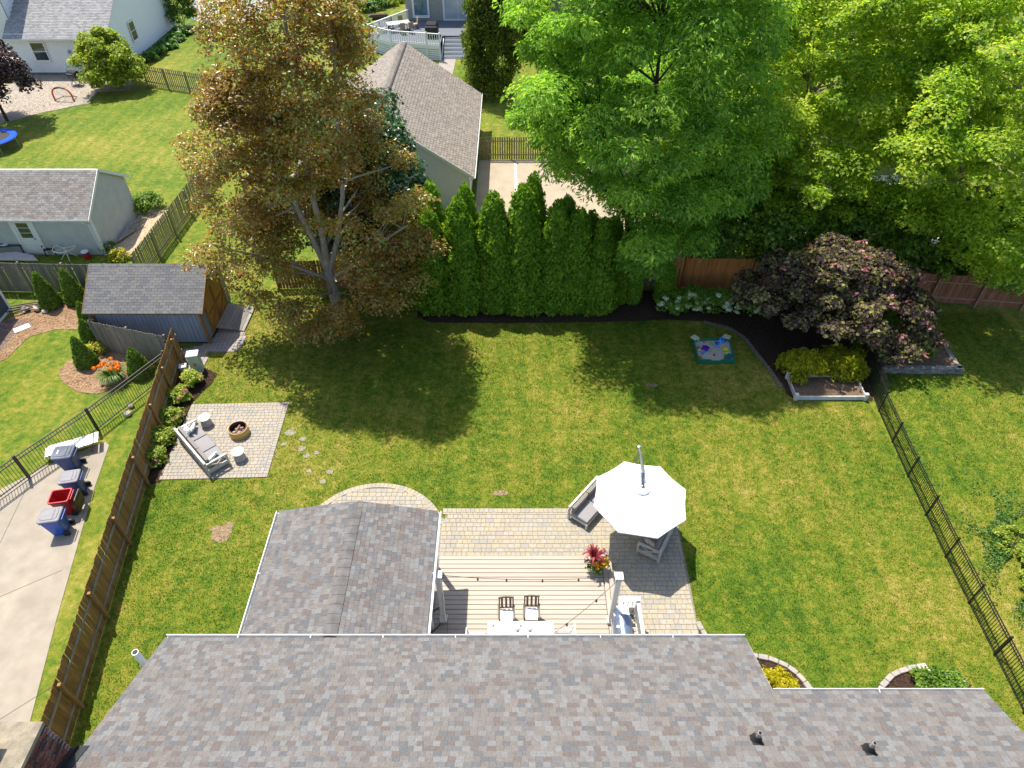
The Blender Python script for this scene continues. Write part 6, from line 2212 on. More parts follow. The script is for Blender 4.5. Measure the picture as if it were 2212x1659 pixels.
fc = P(862, 66, DFZ)
ft = thing('patio_table', 'pale outdoor table on the far raised deck', 'table', fc, 0.35)
MB().box((0, 0, 0.72), (2.3, 1.2, 0.05), ch=0.01).build('tabletop', mat('pale_table', (0.5, 0.47, 0.42), rough=0.4, var=0.08), ft)
lg = MB().box((0, 0, 0.35), (0.07, 0.07, 0.7)).mesh('leg', M_BLACKMETAL)
for x in (-0.95, 0.95):
    for y in (-0.45, 0.45):
        link('leg', lg, ft, (x, y, 0))
for k, (x, y, rz, lab) in enumerate([(-0.6, 1.0, 0, 'far side left chair at the far deck table'), (0.5, 1.0, 0, 'far side right chair at the far deck table'), (0.1, -1.1, math.pi, 'near left chair at the far deck table'), (0.95, -1.1, math.pi, 'near right chair at the far deck table'), (-1.6, -0.1, 1.57, 'chair at the left end of the far deck table'), (1.7, 0.1, -1.57, 'chair at the right end of the far deck table')]):
    q = Matrix.Rotation(0.35, 4, 'Z') @ Vector((x, y, 0))
    simple_chair(lab, fc + q, 0.35 + rz, M_TANCH, M_BLACKMETAL, 'chairs on the far deck')
gbox = thing('covered_grill', 'black covered grill on the far raised deck', 'grill', P(934, 78, DFZ))
mb = MB()
mb.box((0, 0, 0.55), (1.2, 1.6, 1.0), ch=0.08)
mb.box((0, 0.05, 1.1), (1.05, 1.1, 0.25), ch=0.1)
mb.build('cover', mat('black_cover', (0.012, 0.012, 0.014), rough=0.5, var=0.3, scale=4), gbox)
rw = MB()
prev = None
rw.tube([P(762, 75, 0.25), P(775, 50, 0.25), P(800, 36, 0.3), P(838, 34, 0.3)], 0.3, 8)
o = rw.build('log_edging', mat('dark_log', (0.12, 0.085, 0.06), rough=0.9, var=0.3))
tag(o, 'curved dark log edging around the far flower bed', 'log edging')

# ---------------- blue house at the left edge
bh = thing('blue_house', 'dark blue house corner with white trim at the left edge', 'house')
M_NAVY = mat('navy_siding', (0.055, 0.075, 0.11), rough=0.6, var=0.1)
BX, BYc = P(24, 670).x, P(24, 670).y
siding(bh, (BX, BYc - 9), (BX, BYc), 0.15, lambda u: 2.9, M_NAVY, 0.16)
MB().box((BX - 5.05, BYc - 4.5, 1.45), (9.9, 8.96, 2.9)).build('wall', M_NAVY, bh)
MB().box((BX, BYc - 0.02, 1.5), (0.1, 0.14, 3.0)).build('corner_trim', M_TRIM, bh)
MB().beam((BX + 0.03, BYc - 9, 0.1), (BX + 0.03, BYc, 0.1), 0.06, 0.14).build('base_trim', M_TRIM, bh)
dd = MB()
dd.box((BX + 0.03, BYc - 1.6, 1.1), (0.05, 1.0, 2.1))
dd.build('door', M_TRIM, bh)
roof_slab([(BX + 0.1, BYc + 0.25, 2.9), (BX - 10, BYc + 0.25, 2.9), (BX - 10, BYc - 4.5, 4.8), (BX + 0.1, BYc - 4.5, 4.8)], 0.1, 'roof', MATS['grey_house_shingle'], bh)
roof_slab([(BX + 0.1, BYc - 9.25, 2.9), (BX - 10, BYc - 9.25, 2.9), (BX - 10, BYc - 4.5, 4.8), (BX + 0.1, BYc - 4.5, 4.8)], 0.1, 'roof', MATS['grey_house_shingle'], bh)
rebase(bh, (BX, BYc, 0))

# ---------------- parked car on the garage drive
car = thing('parked_car', 'black car parked on the garage driveway behind the hedge', 'car', (4.35, 34.6, 0), R(2))
M_CARB = mat('black_car_paint', (0.012, 0.012, 0.014), rough=0.18, var=0.05, spec=0.7)
prof = [(-2.35, 0.35), (-2.4, 0.75), (-2.2, 1.0), (-1.95, 1.05), (-1.55, 1.55), (-1.2, 1.66), (0.4, 1.64), (0.8, 1.5), (1.35, 1.08), (2.1, 0.95), (2.35, 0.7), (2.35, 0.35)]
mb = MB()
nn = len(prof)
vs, fs = [], []
for sx, k in ((-0.93, 0), (-0.9, 1), (0.9, 1), (0.93, 0)):
    pass
for xi, x in enumerate((-0.94, -0.94, 0.94, 0.94)):
    for (y, z) in prof:
        inset = 0.18 if z > 1.2 else (0.0)
        vs.append(((x - math.copysign(inset, x)) * (1 if xi in (1, 2) else 1.0), y, z if xi in (1, 2) else z))
vs2 = []
for side in (-1, 1):
    for (y, z) in prof:
        inset = 0.2 * max(0, min(1, (z - 1.0) / 0.55))
        vs2.append((side * (0.94 - inset), y, z))
fs = [tuple(range(nn)), tuple(range(nn, 2 * nn))[::-1]] + [(i, nn + i, nn + (i + 1) % nn, (i + 1) % nn) for i in range(nn)]
mb.add(vs2, fs)
mb.build('body', M_CARB, car)
gl = MB()
gl.extrude([(-0.66, -1.93, 1.12), (0.66, -1.93, 1.12), (0.62, -1.57, 1.5), (-0.62, -1.57, 1.5)], (0, -0.02, 0.015))
gl.build('rear_window', mat('car_glass', (0.16, 0.18, 0.2), rough=0.05, var=0.05, spec=0.9), car)
gl = MB()
gl.extrude([(-0.7, 0.88, 1.47), (0.7, 0.88, 1.47), (0.72, 1.28, 1.15), (-0.72, 1.28, 1.15)], (0, 0.02, 0.015))
gl.build('windshield', MATS['car_glass'], car)
for s in (-1, 1):
    gl = MB()
    gl.extrude([(s * 0.93, -1.5, 1.12), (s * 0.93, 0.95, 1.12), (s * 0.79, 0.6, 1.5), (s * 0.79, -1.3, 1.52)], (s * 0.015, 0, 0))
    gl.build('side_window', M_PANE, car)
    for y in (-1.45, 1.45):
        wmb = MB()
        wmb.lathe([(0.2, -0.11), (0.33, -0.11), (0.35, -0.06), (0.35, 0.06), (0.33, 0.11), (0.2, 0.11)], 18, M=Matrix.Rotation(math.pi / 2, 4, 'Y'), c=(s * 0.86, y, 0.35))
        wo = wmb.build('wheel', M_BOOT, car)
        MB().lathe([(0.2, -0.1), (0.2, 0.1)], 12, M=Matrix.Rotation(math.pi / 2, 4, 'Y'), c=(s * 0.885, y, 0.35)).build('rim', mat('rim_metal', (0.4, 0.4, 0.4), rough=0.3, metal=0.8), wo)
    tl = MB()
    tl.box((s * 0.78, -2.36, 0.82), (0.25, 0.08, 0.2), ch=0.02)
    tl.build('tail_light', mat('tail_red', (0.25, 0.01, 0.01), rough=0.2), car)
    MB().box((s * 0.62, -0.4, 1.69), (0.04, 1.7, 0.04), ch=0.01).build('roof_rail', M_BLACKMETAL, car)

# ================================================================== FURNITURE AND SMALL THINGS
M_SOFAW = mat('weathered_white_wood', (0.50, 0.47, 0.42), rough=0.7, var=0.14, scale=6, stain=(0.33, 0.29, 0.24), stain_amt=0.5, stain_scale=4)
M_CUSH = mat('grey_cushion', (0.26, 0.245, 0.25), rough=0.9, var=0.06, scale=30, bump=0.15, bscale=220)
M_CUSHD = mat('taupe_cushion', (0.215, 0.195, 0.185), rough=0.9, var=0.06, scale=30, bump=0.15, bscale=220)


def cushion(mb, c, s, M=None, rz=0.0, puff=0.03, n=8):
    """soft block: rounded edges and a slight crown on top"""
    hx, hy, hz = s[0] / 2, s[1] / 2, s[2] / 2
    e = min(0.05, hz * 0.7)
    vs, fs = [], []
    us = [-1, -0.94, -0.6, -0.2, 0.2, 0.6, 0.94, 1]
    k = len(us)

    def top(u, v):
        f = (1 - u ** 4) * (1 - v ** 4)
        ed = 0.0 if max(abs(u), abs(v)) < 1 else -e
        return hz + puff * f + ed
    for sgn in (1, -1):
        for v in us:
            for u in us:
                vs.append((u * hx, v * hy, sgn * top(u, v) if sgn > 0 else -hz + (e if max(abs(u), abs(v)) == 1 else 0)))
    for j in range(k - 1):
        for i in range(k - 1):
            a = j * k + i
            fs.append((a, a + 1, a + k + 1, a + k))
            b = k * k + a
            fs.append((b + k, b + k + 1, b + 1, b))
    rim = [i for i in range(k)] + [j * k + k - 1 for j in range(1, k)] + [(k - 1) * k + i for i in range(k - 2, -1, -1)] + [j * k for j in range(k - 2, 0, -1)]
    m = len(rim)
    for q in range(m):
        a, b = rim[q], rim[(q + 1) % m]
        fs.append((b, a, k * k + a, k * k + b))
    T = (M or Matrix.Identity(4)) @ Matrix.Translation(c) @ Matrix.Rotation(rz, 4, 'Z')
    mb.add([tuple(T @ Vector(p)) for p in vs], fs)
    return mb


def sofa(name, label, loc, rz, L, D, nseat, arms=('x', 'x'), back_h=0.74, seat_z=0.30, cm=None, back_cushions=True):
    """x along the seat, +y is the way it faces, origin under the middle"""
    t = thing(name, label, 'sofa', loc, rz)
    w = 0.075
    hx, hy = L / 2, D / 2
    f = MB()
    f.box((0, 0, seat_z - 0.04), (L - 0.08, D - 0.08, 0.06))
    f.beam((-hx, hy - w / 2, seat_z - 0.05), (hx, hy - w / 2, seat_z - 0.05), 0.05, 0.11)
    f.beam((-hx, -hy + w / 2, seat_z - 0.05), (hx, -hy + w / 2, seat_z - 0.05), 0.05, 0.11)
    for s in (-1, 1):
        f.beam((s * (hx - w / 2), -hy, seat_z - 0.05), (s * (hx - w / 2), hy, seat_z - 0.05), 0.05, 0.11)
    f.build('frame', M_SOFAW, t)
    for sx in (-1, 1):
        for sy in (-1, 1):
            arm = arms[0 if sx < 0 else 1]
            h = 0.62 if (arm or sy < 0) else seat_z + 0.01
            MB().box((sx * (hx - w / 2 + 0.002), sy * (hy - w / 2 + 0.002), h / 2), (w + 0.006, w + 0.006, h), ch=0.006).build('leg', M_SOFAW, t)
    b = MB()
    b.beam((-hx, -hy + 0.04, back_h), (hx, -hy + 0.04, back_h), 0.09, 0.05)
    ns = max(4, int(L / 0.32))
    for i in range(ns + 1):
        x = -hx + 0.05 + (L - 0.1) * i / ns
        b.beam((x, -hy + 0.04, seat_z), (x, -hy + 0.04, back_h), 0.03, 0.06, up=(1, 0, 0))
    b.build('back_frame', M_SOFAW, t)
    for s, arm in ((-1, arms[0]), (1, arms[1])):
        if not arm:
            continue
        a = MB()
        x = s * (hx - w / 2)
        a.beam((x, -hy, 0.64), (x, hy, 0.64), 0.1, 0.05, ch=0.006)
        a.beam((x, -hy + w, 0.14), (x, hy - w, 0.14), 0.045, 0.05)
        a.beam((x, -hy + w, 0.17), (x, hy - w, 0.61), 0.03, 0.045)
        a.beam((x + 0.002, -hy + w, 0.61), (x + 0.002, hy - w, 0.17), 0.03, 0.045)
        a.build('arm', M_SOFAW, t)
    il, ir = -hx + (0.09 if arms[0] else 0.02), hx - (0.09 if arms[1] else 0.02)
    cw = (ir - il) / nseat
    for i in range(nseat):
        x = il + cw * (i + 0.5)
        cushion(MB(), (x, 0.06, seat_z + 0.075), (cw - 0.012, D - 0.15, 0.13)).build('seat_cushion', cm or M_CUSH, t, smooth=True)
        M = Matrix.Translation((x, -hy + 0.19, seat_z + 0.31)) @ Matrix.Rotation(R(-97), 4, 'X')
        cushion(MB(), (0, 0, 0), (cw - 0.02, 0.40, 0.13), M=M).build('back_cushion', M_CUSHD if cm is None else cm, t, smooth=True)
    return t


def pillow_obj(label, loc, rot, s, m, round_=False):
    mb = MB()
    n = 9
    vs, fs = [], []
    for sgn in (1, -1):
        for j in range(n):
            for i in range(n):
                u, v = -1 + 2 * i / (n - 1), -1 + 2 * j / (n - 1)
                if round_:
                    uu, vv = u * math.sqrt(1 - v * v / 2), v * math.sqrt(1 - u * u / 2)
                    f = max(0, 1 - (uu * uu + vv * vv)) ** 0.5
                else:
                    uu, vv = u * (1 - 0.07 * (1 - v * v)), v * (1 - 0.07 * (1 - u * u))
                    f = ((1 - u ** 2) * (1 - v ** 2)) ** 0.4
                vs.append((uu * s[0] / 2, vv * s[1] / 2, sgn * f * s[2] / 2))
    for j in range(n - 1):
        for i in range(n - 1):
            a = j * n + i
            fs.append((a, a + 1, a + n + 1, a + n))
            b = n * n + a
            fs.append((b + n, b + n + 1, b + 1, b))
    mb.add(vs, fs)
    o = mb.build('pillow', m, smooth=True, loc=loc)
    o.rotation_euler = rot
    tag(o, label, 'pillow')
    return o


def pattern_mat(name, base, spot, spot2, scale):
    m = bpy.data.materials.new(name)
    nt, N, L = _links(m)
    out = N('ShaderNodeOutputMaterial')
    bs = N('ShaderNodeBsdfPrincipled')
    bs.inputs['Roughness'].default_value = 0.85
    L(bs.outputs[0], out.inputs[0])
    tc = N('ShaderNodeTexCoord')
    vo = N('ShaderNodeTexVoronoi')
    vo.inputs['Scale'].default_value = scale
    L(tc.outputs['Object'], vo.inputs['Vector'])
    nz = N('ShaderNodeTexNoise')
    nz.inputs['Scale'].default_value = scale * 0.7
    L(tc.outputs['Object'], nz.inputs['Vector'])
    c1 = N('ShaderNodeMath')
    c1.operation = 'LESS_THAN'
    c1.inputs[1].default_value = 0.36
    L(vo.outputs['Distance'], c1.inputs[0])
    mixc = N('ShaderNodeMix')
    mixc.data_type = 'RGBA'
    mr = N('ShaderNodeMapRange')
    mr.inputs['From Min'].default_value = 0.4
    mr.inputs['From Max'].default_value = 0.6
    L(nz.outputs['Fac'], mr.inputs['Value'])
    L(mr.outputs[0], mixc.inputs['Factor'])
    mixc.inputs['A'].default_value = (*spot, 1)
    mixc.inputs['B'].default_value = (*spot2, 1)
    mx = N('ShaderNodeMix')
    mx.data_type = 'RGBA'
    L(c1.outputs[0], mx.inputs['Factor'])
    mx.inputs['A'].default_value = (*base, 1)
    L(mixc.outputs['Result'], mx.inputs['B'])
    L(mx.outputs['Result'], bs.inputs['Base Color'])
    MATS[name] = m
    return m


PZ = 0.045
# ---- sofa on the fire pit patio
A, B = P(376, 927, 0.75), P(442, 1005, 0.75)
dirv = (B - A)
dirv.z = 0
Ls = dirv.length
dirv.normalize()
fw = Vector((-dirv.y, dirv.x, 0))
sc = (A + B) / 2 + fw * 0.46
sc.z = PZ
rzs = math.atan2(dirv.y, dirv.x)
sofa('outdoor_sofa', 'three seat white wood sofa with grey cushions on the fire pit patio', sc, rzs, Ls, 0.96, 3)
M_LEAFP = pattern_mat('blue_leaf_print', (0.72, 0.74, 0.72), (0.05, 0.16, 0.22), (0.16, 0.30, 0.30), 14)
S = Matrix.Translation(sc) @ Matrix.Rotation(rzs, 4, 'Z')
pillow_obj('blue leaf print pillow in the back corner of the patio sofa', S @ Vector((-Ls / 2 + 0.42, -0.12, 0.64)), (R(55), R(0), rzs + 0.1), (0.46, 0.46, 0.17), M_LEAFP)
pillow_obj('blue leaf print pillow leaning on the first near the round stool', S @ Vector((-Ls / 2 + 0.36, 0.16, 0.60)), (R(52), R(-8), rzs - 0.55), (0.46, 0.46, 0.17), M_LEAFP)
pillow_obj('round white leaf print pillow against the near arm of the patio sofa', S @ Vector((Ls / 2 - 0.34, -0.02, 0.56)), (R(20), R(-48), rzs), (0.44, 0.62, 0.18), pattern_mat('pale_leaf_print', (0.74, 0.75, 0.72), (0.10, 0.22, 0.28), (0.3, 0.38, 0.36), 18), True)


def stool(label, p):
    t = thing('stool', label, 'stool', p, group='round stools by the fire pit')
    m = mat('grey_cement', (0.36, 0.35, 0.32), rough=0.85, var=0.12, scale=6, bump=0.2)
    MB().lathe([(0.235, 0), (0.245, 0.02), (0.235, 0.10), (0.20, 0.24), (0.185, 0.30), (0.195, 0.36), (0.22, 0.41)], 28).build('base', m, t, smooth=True)
    tp = mat('pale_wood_top', (0.58, 0.55, 0.50), rough=0.6, var=0.12, stretch=(1, 8, 1))
    # top made of planks cut to a circle
    Rr_ = 0.265
    for k in range(5):
        y0, y1 = -Rr_ + k * 2 * Rr_ / 5 + 0.003, -Rr_ + (k + 1) * 2 * Rr_ / 5 - 0.003
        pts = []
        for i in range(7):
            y = y0 + (y1 - y0) * i / 6
            pts.append((math.sqrt(max(0, Rr_ ** 2 - y * y)), y))
        for i in range(6, -1, -1):
            y = y0 + (y1 - y0) * i / 6
            pts.append((-math.sqrt(max(0, Rr_ ** 2 - y * y)), y))
        MB().prism(pts, 0.41, 0.455).build('top_plank', tp, t)
    t.rotation_euler = (0, 0, 0.35)
    return t


stool('round cement stool with pale wooden top behind the patio sofa arm', P(448, 918) + Vector((0, 0, PZ)))
stool('round cement stool with planked top in front of the patio sofa', P(520, 992) + Vector((0, 0, PZ)))
fp = thing('fire_pit', 'round tan metal fire pit with logs on the patio', 'fire pit', P(519, 938) + Vector((0, 0, PZ)))
M_TANM = mat('tan_metal', (0.46, 0.30, 0.085), rough=0.5, var=0.12, scale=3, metal=0.2, stain=(0.3, 0.2, 0.09), stain_amt=0.4)
MB().lathe([(0.42, 0), (0.43, 0.02), (0.42, 0.36), (0.415, 0.385), (0.39, 0.385), (0.385, 0.33)], 36, cap=False).build('outer_wall', M_TANM, fp, smooth=True)
M_RUST = mat('dark_steel', (0.05, 0.03, 0.045), rough=0.45, metal=0.5, var=0.3)
MB().lathe([(0.36, 0.33), (0.37, 0.40), (0.34, 0.405), (0.325, 0.38), (0.32, 0.1), (0.0, 0.09)], 36, cap=False).build('inner_ring', M_RUST, fp, smooth=True)
MB().lathe([(0.385, 0.33), (0.36, 0.34)], 36, cap=False).build('rim_gap', mat('gap_black', (0.02, 0.018, 0.016), rough=0.9), fp)  # near-black ring closing the gap between outer wall and inner ring
M_LOG = mat('firewood', (0.30, 0.17, 0.10), rough=0.9, var=0.35, scale=8, stretch=(1, 4, 4), palette=[(0.34, 0.19, 0.11), (0.26, 0.14, 0.085), (0.42, 0.3, 0.2)])
for a, b, r in (((-0.2, -0.12, 0.2), (0.14, -0.16, 0.22), 0.06), ((-0.16, 0.06, 0.2), (0.2, 0.1, 0.26), 0.055), ((-0.05, -0.2, 0.28), (0.02, 0.2, 0.31), 0.05)):
    MB().tube([a, Vector(a).lerp(Vector(b), 0.5) + Vector((0, 0, 0.01)), b], [r, r * 1.08, r * 0.95], 8).build('log', M_LOG, fp)

# ---- seats under the umbrella
A = P(1228, 1096, 0.75)
Bv = P(1288, 1031, 0.75)
dv = Bv - A
dv.z = 0
dv.normalize()
fw = Vector((dv.y, -dv.x, 0))
LL = 1.95
c1 = A + dv * (LL / 2) + fw * 0.44
c1.z = PZ
sofa('outdoor_loveseat', 'armless grey cushioned seat at the left of the white umbrella', c1, math.atan2(-dv.y, -dv.x), LL, 0.9, 2, arms=(None, None))
A2 = P(1426, 1196, 0.68)
B2 = P(1454, 1138, 0.68)
dv = B2 - A2
dv.z = 0
dv.normalize()
fw = Vector((-dv.y, dv.x, 0))
LL = 1.9
c2 = A2 + dv * (LL / 2) + fw * 0.42
c2.z = PZ
rz2 = math.atan2(dv.y, dv.x)
sofa('outdoor_loveseat', 'weathered wood loveseat with crossed arm panel in the umbrella shade', c2, rz2, LL, 0.9, 2, cm=M_CUSHD, back_h=0.7)
pillow_obj('orange patterned oval pillow on the shaded loveseat', Matrix.Translation(c2) @ Matrix.Rotation(rz2, 4, 'Z') @ Vector((-LL / 2 + 0.3, 0.02, 0.56)), (R(15), R(42), rz2 + 0.1), (0.36, 0.6, 0.17), pattern_mat('orange_print', (0.65, 0.52, 0.42), (0.55, 0.12, 0.06), (0.12, 0.14, 0.2), 16), True)
ct = thing('coffee_table', 'low white wooden coffee table mostly under the umbrella', 'table', P(1346, 1125, 0) + Vector((0.05, 0.15, PZ)), R(-24))
for k in range(6):
    MB().box((0, -0.32 + k * 0.128, 0.385), (1.25, 0.12, 0.03), ch=0.005).build('slat', M_SOFAW, ct)
mb = MB()
for y in (-0.36, 0.36):
    mb.beam((-0.6, y, 0.32), (0.6, y, 0.32), 0.04, 0.09)
for x in (-0.58, 0.58):
    mb.beam((x, -0.36, 0.32), (x, 0.36, 0.32), 0.04, 0.09)
mb.build('apron', M_SOFAW, ct)
lg = MB().box((0, 0, 0.18), (0.075, 0.075, 0.37), ch=0.006).mesh('leg', M_SOFAW)
for x in (-0.57, 0.57):
    for y in (-0.33, 0.33):
        link('leg', lg, ct, (x, y, 0))
for k, (x, y, rz, lab) in enumerate([(-0.45, -0.2, 0.3, 'dark book on the coffee table corner by the umbrella edge')]):
    q = Matrix.Translation(ct.location) @ Matrix.Rotation(R(-24), 4, 'Z') @ Vector((x, y, 0.415))
    o = MB().box((0, 0, 0), (0.28, 0.2, 0.03), ch=0.004).build('book', mat('dark_book', (0.06, 0.05, 0.06), rough=0.6), loc=q)
    o.rotation_euler = (0, 0, rz)
    tag(o, lab, 'book')

# ---- cantilever umbrella
UC = Vector((4.58, 15.06, 0))
um = thing('umbrella', 'white eight sided cantilever umbrella over the patio seats', 'umbrella', UC + Vector((0.25, 2.25, 0)))
off = -Vector((0.25, 2.25, 0))
M_CANVAS = mat('white_canvas', (0.80, 0.80, 0.79), rough=0.8, var=0.015, scale=2)
vs, fs = [], []
zr, zc, rr0 = 2.40, 2.98, 1.74
rot0 = R(12)
rings = [0.09, 0.35, 0.65, 0.85, 1.0]
na = 48
for ri, k in enumerate(rings):
    for i in range(na):
        a = rot0 + 2 * math.pi * i / na
        seg = 2 * math.pi / 8
        rel = ((a - rot0) % seg) / seg
        # straight sag between the ribs and a scalloped hem
        chord = math.cos(seg / 2) / math.cos((rel - 0.5) * seg)
        sc_ = 1 - 0.018 * k * math.sin(rel * math.pi)
        r = rr0 * k * chord * sc_
        z = zc - (zc - zr) * (k ** 1.05) - 0.035 * math.sin(rel * math.pi) * k
        vs.append((r * math.cos(a) + off.x, r * math.sin(a) + off.y, z))
for ri in range(len(rings) - 1):
    for i in range(na):
        j = (i + 1) % na
        fs.append((ri * na + i, (ri + 1) * na + i, (ri + 1) * na + j, ri * na + j))
base_n = len(vs)
for i in range(na):                         # thickness of the hem
    x, y, z = vs[(len(rings) - 1) * na + i]
    vs.append((x, y, z - 0.05))
for i in range(na):
    j = (i + 1) % na
    fs.append(((len(rings) - 1) * na + i, base_n + i, base_n + j, (len(rings) - 1) * na + j))
MB().add(vs, fs).build('canopy', M_CANVAS, um)
sm_ = MB()
for i in range(8):
    a = rot0 + i * math.pi / 4
    sm_.tube([(off.x + rr0 * k * math.cos(a), off.y + rr0 * k * math.sin(a), zc - (zc - zr) * (k ** 1.05) + 0.002) for k in (0.1, 0.35, 0.65, 0.85, 0.99)], 0.011, 5)
sm_.build('seams', mat('canvas_seam', (0.55, 0.55, 0.55), rough=0.9), um)['kind'] = 'stuff'
vt = MB()
vt.lathe([(0.28, zc - 0.045), (0.24, zc - 0.0), (0.12, zc + 0.05), (0.03, zc + 0.07)], 16, c=(off.x, off.y, 0))
vt.build('vent_cap', M_CANVAS, um, smooth=True)
M_ALU = mat('silver_aluminium', (0.42, 0.44, 0.48), rough=0.3, metal=0.7, var=0.06)
rbm = MB()
for i in range(8):
    a = rot0 + i * math.pi / 4
    rbm.beam((off.x + 0.05 * math.cos(a), off.y + 0.05 * math.sin(a), zc - 0.06), (off.x + rr0 * 0.985 * math.cos(a), off.y + rr0 * 0.985 * math.sin(a), zr - 0.03), 0.02, 0.03)
rbm.build('ribs', M_ALU, um)['kind'] = 'stuff'
mst = MB()
mst.tube([(0, 0.08, 0.05), (0, 0.06, 1.4), (0, 0.02, 2.25), (0.0, -0.05, 2.55)], [0.045, 0.045, 0.042, 0.04], 14)
mst.build('mast', M_ALU, um, smooth=True)
arm = MB()
pa_ = [Vector((0.0, 0.0, 2.46)), Vector((-0.06, -0.55, 2.86)), Vector((-0.15, -1.2, 3.12)), Vector((-0.22, -1.85, 3.26))]
arm.tube(pa_, [0.05, 0.045, 0.05, 0.045], 12)
arm.lathe([(0.07, -0.06), (0.08, 0.0), (0.07, 0.07), (0.02, 0.09)], 12, c=(0.0, 0.02, 2.55))
arm.build('arm', M_ALU, um, smooth=True)
hub = MB()
hub.tube([Vector((-0.22, -1.83, 3.27)), Vector((-0.245, -2.1, 3.14)), (off.x, off.y, zc + 0.06)], [0.06, 0.045, 0.05], 12)
hub.lathe([(0.03, 0.0), (0.07, 0.02), (0.07, 0.06), (0.03, 0.08)], 12, c=(off.x, off.y, zc + 0.06))
hub.build('hub', mat('dark_steel_hub', (0.12, 0.12, 0.15), rough=0.35, metal=0.6), um, smooth=True)
bsx = MB()
bsx.box((0, 0.08, 0.06), (0.95, 0.95, 0.1), ch=0.02)
bsx.build('base', mat('granite_base', (0.12, 0.12, 0.12), rough=0.7, var=0.2, scale=20), um)

# ---- deck: planter, dining set, grill
pl = thing('potted_plant', 'potted plant with red spiky leaves and yellow foliage on the deck corner', 'potted plant', P(1290, 1234, DZ))
MB().lathe([(0.14, 0), (0.17, 0.02), (0.2, 0.3), (0.215, 0.34), (0.195, 0.345), (0.19, 0.3), (0.0, 0.3)], 22).build('pot', mat('olive_pot', (0.22, 0.24, 0.12), rough=0.5, var=0.15), pl, smooth=True)
rsP = np.random.default_rng(5)
F_RED = foliage('red_spike_leaf', [(0, (0.14, 0.018, 0.025)), (0.5, (0.27, 0.035, 0.045)), (1, (0.42, 0.09, 0.10))], trans=0.3, rough=0.4)
F_GRN = foliage('pot_green', [(0, (0.04, 0.09, 0.012)), (1, (0.11, 0.19, 0.03))], trans=0.3)
F_YLW = foliage('pot_yellow', [(0, (0.5, 0.28, 0.01)), (0.6, (0.7, 0.5, 0.03)), (1, (0.6, 0.16, 0.05))], trans=0.3)
Vs = strap_leaves(46, 0.42, 0.62, 0.075, rsP)
Vs[:, 2] += 0.42
Vs[:, 0] -= 0.14
Vs[:, 1] += 0.14
link('spiky_leaves', quads_mesh('spiky_leaves', Vs, 8, STRAP_F, F_RED), pl)
V = clump_leaves(np.array([(0.0, 0.0, 0.42), (-0.2, 0.12, 0.45), (0.2, 0.02, 0.42), (-0.06, -0.16, 0.36), (0.1, 0.18, 0.45), (-0.26, -0.06, 0.34)]), np.tile(np.array([[0.2, 0.18, 0.15]]), (6, 1)), 60, 0.09)
link('green_foliage', quads_mesh('green_foliage', V, 4, LEAF_T, F_GRN), pl)
V = clump_leaves(np.array([(0.2, -0.02, 0.52), (0.27, 0.1, 0.5), (-0.1, -0.08, 0.55)]), np.tile(np.array([[0.17, 0.14, 0.1]]), (3, 1)), 34, 0.13)
link('yellow_foliage', quads_mesh('yellow_foliage', V, 4, LEAF_T, F_YLW), pl)
V = clump_leaves(np.array([(0.34, 0.16, 0.45), (0.3, 0.26, 0.5), (-0.42, 0.12, 0.45)]), np.tile(np.array([[0.09, 0.09, 0.12]]), (3, 1)), 22, 0.07)
link('dark_foliage', quads_mesh('dark_foliage', V, 4, LEAF_T, foliage('pot_dark', [(0, (0.025, 0.015, 0.03)), (1, (0.07, 0.05, 0.06))], trans=0.2)), pl)

tcx = P(1126, 1342, DZ + 0.74)
tx0, tx1 = P(1053, 1342, DZ + 0.74).x, P(1197, 1342, DZ + 0.74).x
M_TBL = mat('white_slat_table', (0.74, 0.72, 0.69), rough=0.5, var=0.04)
dt = thing('dining_table', 'white slatted dining table beside the eave gutter', 'table', ((tx0 + tx1) / 2, tcx.y - 0.5, DZ))
hw = (tx1 - tx0) / 2
for k in range(7):
    for s in (-1, 1):
        MB().box((s * hw / 2, 0.5 - 0.07 - k * 0.143, 0.735), (hw - 0.03, 0.132, 0.03), ch=0.004).build('slat', M_TBL, dt)
mb = MB()
for y in (-0.42, 0.42):
    mb.beam((-hw + 0.06, y, 0.68), (hw - 0.06, y, 0.68), 0.04, 0.07)
for x in (-hw + 0.06, 0, hw - 0.06):
    mb.beam((x, -0.45, 0.682), (x, 0.45, 0.682), 0.05, 0.07)
mb.build('apron', M_TBL, dt)
lg = MB().box((0, 0, 0.35), (0.08, 0.08, 0.7), ch=0.006).mesh('leg', M_TBL)
for x in (-hw + 0.1, hw - 0.1):
    for y in (-0.4, 0.4):
        link('leg', lg, dt, (x, y, 0))
M_BRNW = mat('grey_brown_wood', (0.14, 0.115, 0.09), rough=0.7, var=0.15)
M_WCUSH = mat('white_seat_pad', (0.75, 0.74, 0.72), rough=0.85, var=0.03)


